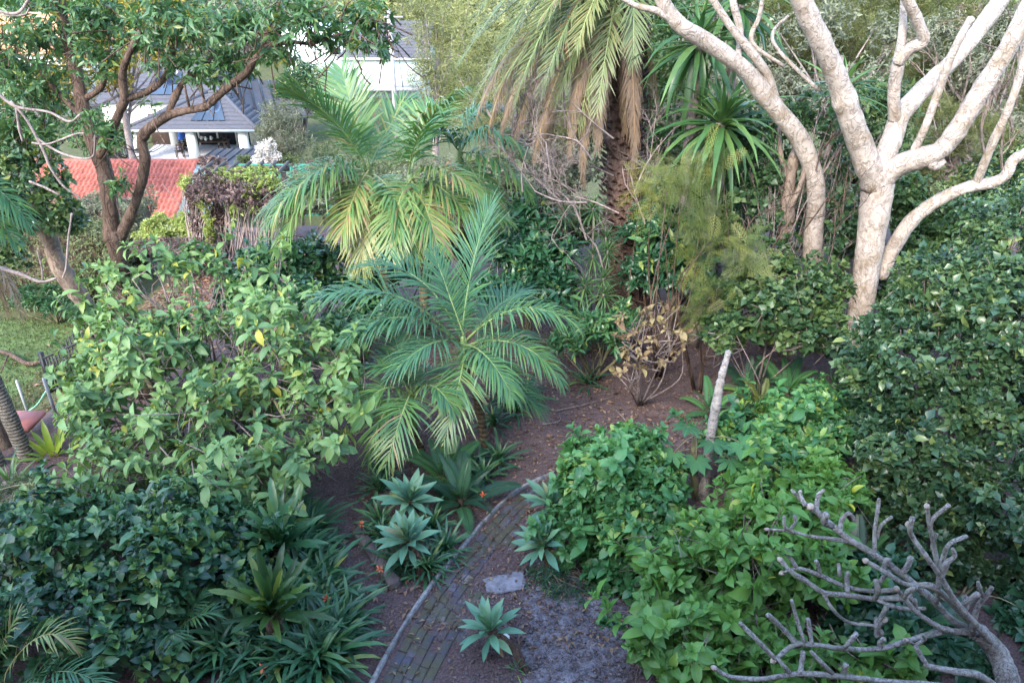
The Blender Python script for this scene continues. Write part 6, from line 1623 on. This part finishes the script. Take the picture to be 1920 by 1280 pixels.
# broad dark understorey
bush("broad_leaved_shrub", "broad dark leaved shrub behind the tall upright frond", "shrub", gnd(1020, 610), [B(1010, 500, 15.0, 80, 50, .7), B(960, 470, 15.6, 50, 40, .5), B(1030, 560, 14.2, 60, 40, .5), B(1000, 420, 16.2, 60, 50, .6), B(950, 550, 14.6, 60, 40, .5)], 430, 7, .30, LT_NAR, LM['strap'], BK['stem'], 221, upb=1.0, inner=.25, stems=10, low=-.5, parts=300)
bush("blue_grey_shrub", "blue-grey leaved shrub at the foot of the bare twig tangle", "shrub", gnd(1030, 560), [B(1030, 385, 17, 50, 30, .6), B(1000, 430, 16.8, 50, 30, .6)], 170, 7, .22, LT_NAR, LM['grey'], BK['stem'], 222, upb=.6, inner=.3)
bush("dark_understorey_shrub", "dark shrub with shiny leaves below the vine arch", "shrub", gnd(520, 600), [B(510, 500, 15.2, 80, 50, .8), B(450, 540, 14.8, 50, 40, .6), B(590, 480, 15.6, 60, 50, .7), B(560, 560, 14.4, 60, 40, .6)], 520, 7, .19, LT_LOW, LM['dark'], BK['stem'], 223, upb=.8, inner=.25, lump=.3)
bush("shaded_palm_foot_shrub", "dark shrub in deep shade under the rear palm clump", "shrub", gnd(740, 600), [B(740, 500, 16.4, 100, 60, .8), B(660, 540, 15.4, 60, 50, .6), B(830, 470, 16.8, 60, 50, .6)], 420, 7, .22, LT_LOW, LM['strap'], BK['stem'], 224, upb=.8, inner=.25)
bush("dark_fan_shrub", "dark green shrub between the dry shrub and the fern", "shrub", gnd(1130, 650), [B(1130, 620, 13.2, 40, 30, .4), B(1170, 600, 13.8, 40, 30, .4), B(1060, 640, 13.2, 40, 30, .4)], 170, 7, .24, LT_NAR, LM['strap'], BK['stem'], 225, upb=.8, inner=.3)
bush("low_dark_shrub", "low dark shrub in the shade behind the creeper mass", "shrub", gnd(1270, 600), [B(1240, 480, 15.4, 60, 70, .8), B(1290, 420, 16, 60, 60, .8), B(1290, 520, 15, 50, 40, .6)], 380, 7, .28, LT_NAR, LM['strap'], BK['stem'], 226, upb=.6, inner=.3)

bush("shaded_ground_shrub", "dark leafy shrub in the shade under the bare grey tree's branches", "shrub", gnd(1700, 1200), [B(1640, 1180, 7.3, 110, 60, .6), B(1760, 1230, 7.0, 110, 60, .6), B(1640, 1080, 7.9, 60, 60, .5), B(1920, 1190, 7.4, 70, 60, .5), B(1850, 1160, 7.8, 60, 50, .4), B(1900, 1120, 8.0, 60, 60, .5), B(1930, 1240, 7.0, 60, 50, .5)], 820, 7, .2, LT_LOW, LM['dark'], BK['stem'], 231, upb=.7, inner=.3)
bush("soft_green_clump", "soft green clump at the foot of the pale tree by the mid green shrub", "shrub", gnd(1580, 740), [B(1600, 770, 11.4, 50, 40, .4), B(1560, 790, 11.0, 40, 30, .4)], 160, 7, .17, LT_LOW, LM['dark'], BK['stem'], 232, upb=.7, inner=.3)

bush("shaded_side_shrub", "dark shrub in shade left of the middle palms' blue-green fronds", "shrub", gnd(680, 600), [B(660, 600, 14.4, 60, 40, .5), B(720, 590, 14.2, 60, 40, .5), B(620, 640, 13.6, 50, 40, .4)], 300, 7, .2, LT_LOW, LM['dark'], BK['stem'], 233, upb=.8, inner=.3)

for x, y, r, h, sd, lb in ((9.6, 13.0, 1.9, 2.4, 241, "glossy shrub further along behind the huge small-leaved shrub"), (12.5, 9.5, 2.4, 2.2, 242, "broad shrub beyond the huge small-leaved shrub's outer side"), (11.5, 17.5, 2.6, 2.6, 243, "leafy shrub past the pale tree on the garden's far side")):
    bush("side_shrub", lb, "shrub", (x, y, 0), [(A3(x, y, h * .55), (r, r, h * .6)), (A3(x + .8, y + .6, h * .8), (r * .6, r * .6, h * .5))], 1500, 6, .16, DIA, LM['camel'], BK['twig'], sd, inner=.2, low=-.6, clump=6)

bush("feathery_sapling", "highest feathery sapling leaning out below the huge sword-leaved rosette", "sapling", gnd(1320, 640), [B(1340, 420, 14.2, 50, 40, .4), B(1230, 330, 14.2, 50, 26, .4), B(1300, 320, 14.2, 50, 30, .4)], 42, 4, .46, FEATH, LM['fern'], BK['brown'], 251, spread=(50, 95), upb=.2, inner=.25, stems=8, stem_r=.02, low=-.8)
bush("dark_backing_shrub", "dark green shrub mass behind the twisted bare stems", "shrub", gnd(1240, 560), [B(1220, 520, 15.6, 70, 50, .6), B(1300, 470, 15.8, 60, 60, .6), B(1380, 440, 15.8, 60, 60, .6), B(1220, 420, 16.4, 50, 60, .6)], 620, 7, .2, LT_NAR, LM['strap'], BK['stem'], 252, upb=.7, inner=.25, stems=8)
bush("trunk_foot_creeper", "green creeper round the feet of the pale trunks", "creeper", gnd(1600, 720), [B(1560, 640, 13.2, 40, 50, .4), B(1640, 690, 12.9, 40, 30, .3), B(1590, 740, 12.4, 50, 26, .4), B(1690, 560, 13.6, 40, 50, .4)], 300, 6, .13, [leaf_t(2, .75, .15, .6), leaf_t(2, .65, .1, .8)], LM['vine'], BK['twig'], 253, inner=.3, stems=8, low=-.8)

# ------------------------------------------------------------------ middle distance on the left: arch, hedges
def vine_arch():
    Y = 21.5; cx = at(400, 430, Y)[0]; z0 = float(zg(cx, Y))
    root = thing("vine_arch", "timber pergola smothered in dead brown vine and lime green shoots", "pergola", A3(cx + 1, Y, z0))
    x = lambda px: at(px, 430, Y)[0]; zt = at(400, 352, Y)[2]
    for px, yy in ((368, 0), (412, .1), (500, .2), (372, 2.0), (505, 2.1)):
        mb = MB(); mb.box((x(px), Y + yy, (z0 + zt) / 2 - .15), (.13, .13, zt - z0)); part("post", mb, BK['wood'], root, smooth=False)
    for yy in (0, 2.0):
        mb = MB(); mb.box(((x(360) + x(520)) / 2, Y + yy, zt), (x(520) - x(360), .1, .16)); part("beam", mb, BK['wood'], root, smooth=False)
    for i in range(7):
        mb = MB(); mb.box((x(365) + (x(515) - x(365)) * i / 6, Y + 1, zt + .12), (.06, 2.5, .09)); part("rafter", mb, BK['wood'], root, smooth=False)
    bl = [B(430, 350, Y, 80, 22, 1.2), B(380, 350, Y, 30, 26, .8), B(500, 365, Y, 60, 24, 1.0), B(370, 420, Y, 14, 55, .3), B(412, 420, Y, 12, 45, .3), B(440, 345, Y + 1.5, 60, 18, .6), B(500, 400, Y + .2, 20, 30, .4), B(365, 500, Y - .2, 20, 40, .4), B(405, 495, Y - .5, 30, 50, .4)]
    leaf_mass(root, "dead_vine", bl, 1500, 7, .13, DIA, LM['purple'], 401, .3, inner=.4, low=-1)
    leaf_mass(root, "green_shoots", [B(450, 328, Y + .6, 70, 12, .8), B(385, 370, Y - .2, 14, 26, .4), B(395, 430, Y - .2, 12, 40, .3), B(500, 345, Y, 30, 14, .5), B(350, 345, Y, 14, 20, .4), B(470, 360, Y - .4, 16, 14, .3)], 420, 7, .14, DIA, LM['lime'], 402, 0, inner=.4, low=-1)
    rnd = np.random.default_rng(5); mb = MB()
    for i in range(60):
        px = rnd.choice([368, 372, 412, 500, 440, 470]); p = at(px + rnd.normal(0, 8), 500, Y - .1); p[2] = z0
        q = at(px + rnd.normal(0, 14), 420, Y - .15); e = at(px + rnd.normal(0, 30), 345, Y + rnd.uniform(-.3, 1)); tube(mb, [p, q, e], [.025, .02, .01], 4, 3, cap=False)
    part("vine_stems", mb, BK['twig'], root, kind='stuff')
vine_arch()
bush("dead_vine_ball", "round dead brown bush between the tiled roof and the dark metal roof", "shrub", at(396, 330, 30) * A3(1, 1, 0) + A3(0, 0, float(zg(0, 30))), [B(396, 308, 30, 24, 20, .5)], 230, 6, .14, DIA, LM['purple'], BK['twig'], 403, inner=.3, low=-1)
def hedge(label, px0, px1, pyt, pyb, Y, D, n, mat, seed, name='clipped_hedge', leaf=.085, rag=.05):
    rnd = np.random.default_rng(seed)
    a, b = at(px0, pyt, Y), at(px1, pyt, Y); x0, x1, zt = a[0], b[0], a[2]; zb = min(at(px0, pyb, Y)[2], float(zg((x0 + x1) / 2, Y)) + .1)
    root = thing(name, label, "hedge", A3((x0 + x1) / 2, Y + D / 2, float(zg((x0 + x1) / 2, Y))))
    f = rnd.random(n); u, v = rnd.random(n), rnd.random(n); H = zt - zb
    af, atp = (x1 - x0) * H, (x1 - x0) * D; w = np.array([af, atp, H * D * .7, H * D * .7]); w = np.cumsum(w / w.sum()); k = np.searchsorted(w, f)
    bulge = (vnoise(u * 9, v * 4, seed) - .5) * rag * 4
    P = np.where((k == 0)[:, None], np.stack([x0 + u * (x1 - x0), Y - bulge, zb + v * H], 1), np.where((k == 1)[:, None], np.stack([x0 + u * (x1 - x0), Y + v * D, zt + bulge], 1), np.where((k == 2)[:, None], np.stack([x0 - bulge, Y + u * D, zb + v * H], 1), np.stack([x1 + bulge, Y + u * D, zb + v * H], 1))))
    N = np.array([[0, -1, .3], [0, 0, 1], [-1, 0, .3], [1, 0, .3]], float)[k]
    P = P - N * np.abs(rnd.normal(0, rag, n))[:, None] * 2
    ax = nrm(N + rnd.normal(0, .4, (n, 3)))
    pos, fw, up, sz = sprigs(P, ax, 6, leaf, rnd, (30, 90)); r = rnd.random(len(pos)) * .5 + np.repeat(rnd.random(n), 6) * .5
    mb = MB()
    for i, t in enumerate(DIA): scatter(mb, t, pos[i::2], fw[i::2], up[i::2], sz[i::2], r[i::2])
    part("foliage", mb, LM[mat], root, kind='stuff')
    mb = MB(); mb.box(((x0 + x1) / 2, Y + D / 2, (zb + zt) / 2), (x1 - x0 - .5, D - .5, H - .5)); part("branch_core", mb, BK['brown'], root, smooth=False)
hedge("tall clipped green hedge at the back of the lawn", -60, 198, 432, 590, 22.0, 1.3, 3600, 'hedge', 411)
hedge("lighter shaggy hedge in front of the tiled roof", 70, 255, 385, 480, 24.5, 1.6, 2300, 'grey', 412, rag=.16, leaf=.13)
bush("round_hedge_bush", "dark clipped bush at the corner of the tiled roof", "shrub", at(250, 430, 25) * A3(1, 1, 0) + A3(0, 0, float(zg(-12, 25))), [B(240, 400, 26, 48, 28, .8)], 420, 6, .10, DIA, LM['hedge'], BK['twig'], 413, inner=.12)
bush("lime_shrub", "low lime green shrub mound at the lower edge of the tiled roof", "shrub", at(320, 460, 23) * A3(1, 1, 0) + A3(0, 0, float(zg(-10, 23))), [B(320, 425, 23, 70, 18, .8), B(290, 437, 22.6, 50, 12, .5), B(355, 412, 23.4, 30, 16, .5)], 520, 6, .15, DIA, LM['lime'], BK['twig'], 414, inner=.2)
bush("dry_groundcover", "greyish dry ground cover heap between the lime shrub and the bark mulch", "ground cover", at(310, 480, 21.6) * A3(1, 1, 0) + A3(0, 0, float(zg(-9.5, 21.6))), [B(310, 462, 21.6, 80, 16, .7), B(370, 470, 21.2, 40, 22, .5)], 520, 6, .10, DIA, LM['purple'], BK['twig'], 415, inner=.2)
bush("dark_strap_row", "dark tuft row along the hedge foot by the lawn", "border plant", gnd(70, 590), [B(60, 560, 21.2, 60, 22, .4), B(120, 575, 20.8, 40, 16, .3)], 260, 7, .22, [diamond_t(.15, .1, .3)], LM['strap'], BK['stem'], 416, upb=1.0)
small_w = [(20, 560, -30, 470, 60, 595)]
def grey_frond():
    Y = 15.5; rnd = np.random.default_rng(9); c = at(-190, 400, Y)
    root = thing("drooping_grey_frond_palm", "palm with bleached grey hanging fronds at the edge of the lawn", "palm", A3(c[0], Y, float(zg(c[0], Y))))
    mb = MB(); b = np.array(root.location); tube(mb, [b, (b + c) / 2, c], [.12, .1, .1], 9, 4); part("trunk", mb, BK['ring'], root)
    for t, tn in (((40, 595), .98), ((15, 585), .93), ((-30, 600), .9)):
        frond(root, c, at(t[0] - 60, 380, Y - .3), at(*t, Y - .5), rnd, LM['phoenix'], RIB, nl=40, ll=.5, lw=.05, tone=tn, droop=.5, base=35)
grey_frond()

# ------------------------------------------------------------------ far trees
def tree(label, px, py, Y, blobs, n, k, leaf, ts, mat, seed, bark='twig', name='tree', cat='tree', hang=0.0, tr=.16, group=None, bp=None, **kw):
    c = at(px, py, Y); b = A3(c[0], Y, float(zg(c[0], Y)))
    root = thing(name, label, cat, b, group)
    rnd = np.random.default_rng(seed)
    tips = leaf_mass(root, "crown", blobs, n, k, leaf, ts, LM[mat], seed, hang, **kw)
    mb = MB(); top = np.mean([q[0] for q in blobs], axis=0); 
    tube(mb, [b - A3(0, 0, .2), b * .5 + A3(top[0], top[1], top[2]) * .5 + rnd.normal(0, .2, 3) * A3(1, 1, 0), top], [tr * 1.2, tr, tr * .4], 9, 5, .05, rnd); part("trunk", mb, BK[bark], root)
    mb = MB()
    s = b * .45 + top * .55
    for i in rnd.choice(len(tips), min(26, len(tips)), replace=False):
        m = (s + tips[i]) / 2 + rnd.normal(0, .15, 3); tube(mb, [s + (top - s) * rnd.random() * .7, m, tips[i]], [tr * .35, tr * .22, tr * .06], 5, 3, cap=False)
    part("branches", mb, BK[bark], root, kind='stuff')
    return root
KW = dict(inner=.45, low=-1, back=.6, lump=.35)
tree("olive needle-leaved tree hanging in front of the white building's side", 825, 300, 38, [B(830, 60, 38, 60, 70), B(800, 130, 37, 40, 60), B(850, 160, 36.5, 40, 50), B(790, 20, 38.5, 50, 40), B(830, 210, 36, 30, 30)], 930, 10, 0.310, NEED, 'olive', 501, hang=.9, **KW)
tree("second olive tree with drooping sprays left of the date palm crown", 900, 330, 30, [B(900, 100, 30, 60, 90), B(870, 210, 29.5, 50, 60), B(950, 200, 30, 60, 70), B(940, 330, 28, 60, 60), B(990, 120, 31, 70, 80)], 1581, 10, 0.248, NEED, 'olive', 502, hang=.7, **KW)
tree("tree with sunlight painted yellow into its leaves behind the dark fork-trunked tree", 240, 260, 40, [B(250, 40, 40, 90, 50), B(170, 90, 39, 60, 50), B(320, 30, 41, 70, 40), B(120, 150, 38, 60, 50), B(210, 130, 39, 40, 36)], 1500, 6, .26, DIA, 'yellow', 503, **KW)
tree("green tree beyond the lawn behind the leaning trunk", 40, 420, 29, [B(20, 230, 29, 70, 80), B(70, 190, 30, 60, 50), B(20, 330, 28.5, 60, 40), B(160, 240, 30, 40, 40), B(-20, 130, 30, 60, 60)], 1500, 7, .20, DIA, 'avo', 504, **KW)
tree("small leafy tree beside the cream house's left column", 200, 300, 44, [B(222, 252, 44, 26, 26), B(190, 280, 43, 30, 20), B(308, 268, 56, 26, 14)], 420, 6, .24, DIA, 'hedge', 505, **KW)
tree("round green tree between the house and the white building", 575, 280, 58, [B(575, 150, 58, 40, 34), B(540, 170, 57, 30, 28), B(600, 190, 56, 30, 30)], 900, 6, .32, DIA, 'avo', 506, **KW)
tree("pale grey-green wispy tree in front of the metal roof", 525, 330, 43, [B(525, 225, 43, 38, 36), B(545, 270, 42.5, 40, 30), B(500, 250, 43, 26, 26)], 900, 9, .30, NEED, 'grey', 507, hang=.3, **KW)
tree("shrub with white blossom beside the green steel fence", 505, 330, 41, [B(500, 278, 41, 20, 18), B(490, 300, 40.8, 22, 10), B(515, 296, 41, 18, 12)], 300, 6, .16, DIA, 'white', 508, tr=.06, name='blossom_shrub', cat='shrub', **KW)
tree("grey-green shrub under the white blossom by the fence", 470, 330, 41.5, [B(460, 300, 41.5, 20, 10), B(540, 300, 41.2, 26, 12)], 260, 6, .16, DIA, 'hedge', 509, tr=.06, name='shrub', cat='shrub', **KW)
tree("olive feathery tree behind the main pale limb", 1560, 420, 24, [B(1560, 60, 24, 90, 60), B(1500, 110, 23.5, 60, 50), B(1620, 110, 24, 60, 60), B(1590, -20, 25, 110, 50), B(1480, 20, 24, 60, 60)], 3000, 12, 0.198, NEED, 'olive', 510, hang=.3, **KW)
tree("olive feathery tree behind the outer pale limbs", 1790, 420, 25, [B(1790, 40, 25, 100, 70), B(1880, 80, 24, 80, 80), B(1740, 130, 24.5, 60, 50), B(1840, 180, 23, 70, 50), B(1700, -10, 26, 70, 50), B(1920, 190, 22.5, 60, 60)], 3450, 12, 0.198, NEED, 'olive', 511, hang=.3, **KW)
tree("yellow-green feathery tree low between the pale limbs", 1810, 480, 20, [B(1800, 250, 20, 80, 50), B(1750, 215, 20.5, 50, 40), B(1860, 270, 19.5, 60, 40), B(1730, 320, 19.5, 40, 40)], 1950, 12, 0.149, NEED, 'olive', 512, hang=.2, **KW)
tree("grey-green leafy tree behind the sword-leaved heads", 1400, 420, 23, [B(1430, 110, 23, 70, 70), B(1380, 200, 22.5, 70, 70), B(1500, 200, 22, 60, 60), B(1300, 150, 23, 60, 80), B(1340, 20, 24, 90, 60)], 1500, 7, .18, DIA, 'grey', 513, **KW)
tree("dark leafy shrub behind the lowest pale bough", 1760, 520, 15.6, [B(1780, 420, 15.6, 80, 40), B(1720, 470, 15.2, 60, 50), B(1850, 390, 15.4, 60, 36), B(1700, 380, 16, 50, 50), B(1680, 540, 14.8, 40, 60)], 950, 7, .16, LT_LOW, 'vine', 514, name='shrub', cat='shrub', **KW)
tree("dark leafy mass behind the two pale trunks", 1580, 560, 18, [B(1580, 330, 18, 80, 70), B(1600, 420, 17.5, 60, 70), B(1680, 290, 18, 60, 60), B(1500, 400, 18, 60, 70), B(1650, 200, 19, 70, 60)], 1500, 7, .16, DIA, 'vine', 515, **KW)
tree("dull green shrub bank behind the bare twig tangle", 1000, 480, 20, [B(960, 350, 20, 70, 50), B(1060, 300, 21, 80, 70), B(1020, 390, 19.5, 70, 40), B(920, 420, 19, 50, 40), B(1100, 220, 22, 70, 60)], 1300, 7, .17, DIA, 'grey', 516, name='shrub', cat='shrub', **KW)
tree("dark tree filling the gap right of the date palm trunk", 1260, 480, 20.5, [B(1260, 250, 20.5, 70, 90), B(1230, 130, 21, 60, 70), B(1290, 370, 19.5, 60, 70), B(1240, 440, 19, 50, 50), B(1250, 30, 22, 70, 60)], 1700, 7, .18, DIA, 'vine', 517, **KW)
# distant ridge of trees that closes the view
for i, (px, Y, top, mat, lb) in enumerate(((-80, 92, -60, 'avo', "distant dark tree beyond the orange roof's far end"), (200, 96, -40, 'yellow', "distant yellowish tree beyond the orange roof"), (470, 98, -50, 'grey', "distant grey tree beyond the cream house"), (760, 100, -70, 'olive', "distant olive tree beyond the utility pole"), (1000, 95, -60, 'olive', "distant olive tree behind the date palm"), (1280, 90, -50, 'hedge', "distant green tree behind the sword-leaved heads"), (1520, 92, -60, 'olive', "distant olive tree beyond the main pale limb"), (1780, 90, -60, 'hedge', "distant green tree beyond the outer pale limbs"), (2040, 92, -50, 'avo', "distant dark tree past the big glossy shrub"))):
    tree(lb, px, 200, Y, [B(px, 20, Y, 150, 90, 4), B(px - 80, 70, Y - 2, 110, 70, 4), B(px + 90, 70, Y - 1, 110, 80, 4), B(px, 130, Y - 3, 140, 60, 4)], 1500, 5, .75, DIA, mat, 550 + i, tr=.4, inner=.3, low=-.6, lump=.3)

for px, Y, r, h, mat, lb in ((600, 34, 60, 40, 'purple', "brownish shrub in front of the green fence's far end"), (470, 31, 50, 22, 'lime', "lime-tipped shrub just behind the vine arch"), (560, 32, 50, 30, 'grey', "grey-green shrub right of the vine arch"), (700, 40, 70, 50, 'hedge', "dull green shrub beneath the utility pole"), (800, 36, 70, 50, 'grey', "grey shrub behind the dark palm of the rear clump"), (880, 32, 60, 50, 'dead', "dry brown shrub behind the drooping dark fronds"), (620, 46, 60, 40, 'hedge', "green shrub below the round tree by the house")):
    tree(lb, px, 400, Y, [B(px, 345 - (Y - 34) * 4, Y, r, h), B(px + 30, 370 - (Y - 34) * 4, Y - .6, r * .8, h * .8), B(px - 30, 380 - (Y - 34) * 4, Y - .8, r * .7, h * .7)], 520, 7, .2, DIA, mat, 600 + px, tr=.07, name='shrub', cat='shrub', **KW)

tree("green shrub bank closing the gap under the outermost pale bough", 1900, 420, 18.5, [B(1900, 330, 18.5, 70, 50), B(1840, 350, 18.2, 60, 36), B(1950, 300, 19, 60, 60)], 900, 7, .16, DIA, 'vine', 701, tr=.08, name='shrub', cat='shrub', **KW)
tree("grey-green shrub behind the spiky rosettes' left side", 1020, 520, 18.2, [B(990, 440, 18.2, 70, 40), B(1080, 420, 18.6, 60, 40), B(930, 440, 18.4, 50, 40)], 900, 7, .16, DIA, 'hedge', 702, tr=.07, name='shrub', cat='shrub', **KW)
tree("dark green shrub under the first sword-leaved heads", 1340, 520, 17.2, [B(1340, 380, 17.2, 60, 60), B(1400, 330, 17.4, 60, 70), B(1310, 440, 16.8, 50, 40)], 900, 7, .16, DIA, 'vine', 703, tr=.07, name='shrub', cat='shrub', **KW)

tree("grey-green loose tree mingled with the olive tree behind the main pale limb", 1540, 420, 22, [B(1540, 40, 22, 80, 60), B(1620, 160, 21.5, 60, 50), B(1470, 160, 21.5, 60, 50), B(1680, 60, 22, 60, 60)], 750, 6, .15, DIA, 'grey', 711, **KW)
tree("grey-green loose tree mingled with the olive tree behind the outer pale limbs", 1830, 420, 22.5, [B(1830, 110, 22.5, 80, 60), B(1900, 30, 23, 70, 60), B(1760, 60, 23, 60, 50), B(1900, 230, 21, 50, 50)], 750, 6, .15, DIA, 'grey', 712, **KW)
tree("feathery straw-green tree just behind the date palm's hanging fronds", 1000, 420, 21, [B(1000, 150, 21, 70, 70), B(930, 240, 20.5, 60, 60), B(1060, 230, 20.5, 60, 60), B(880, 140, 22, 50, 60)], 800, 10, .2, NEED, 'olive', 713, hang=.4, **KW)
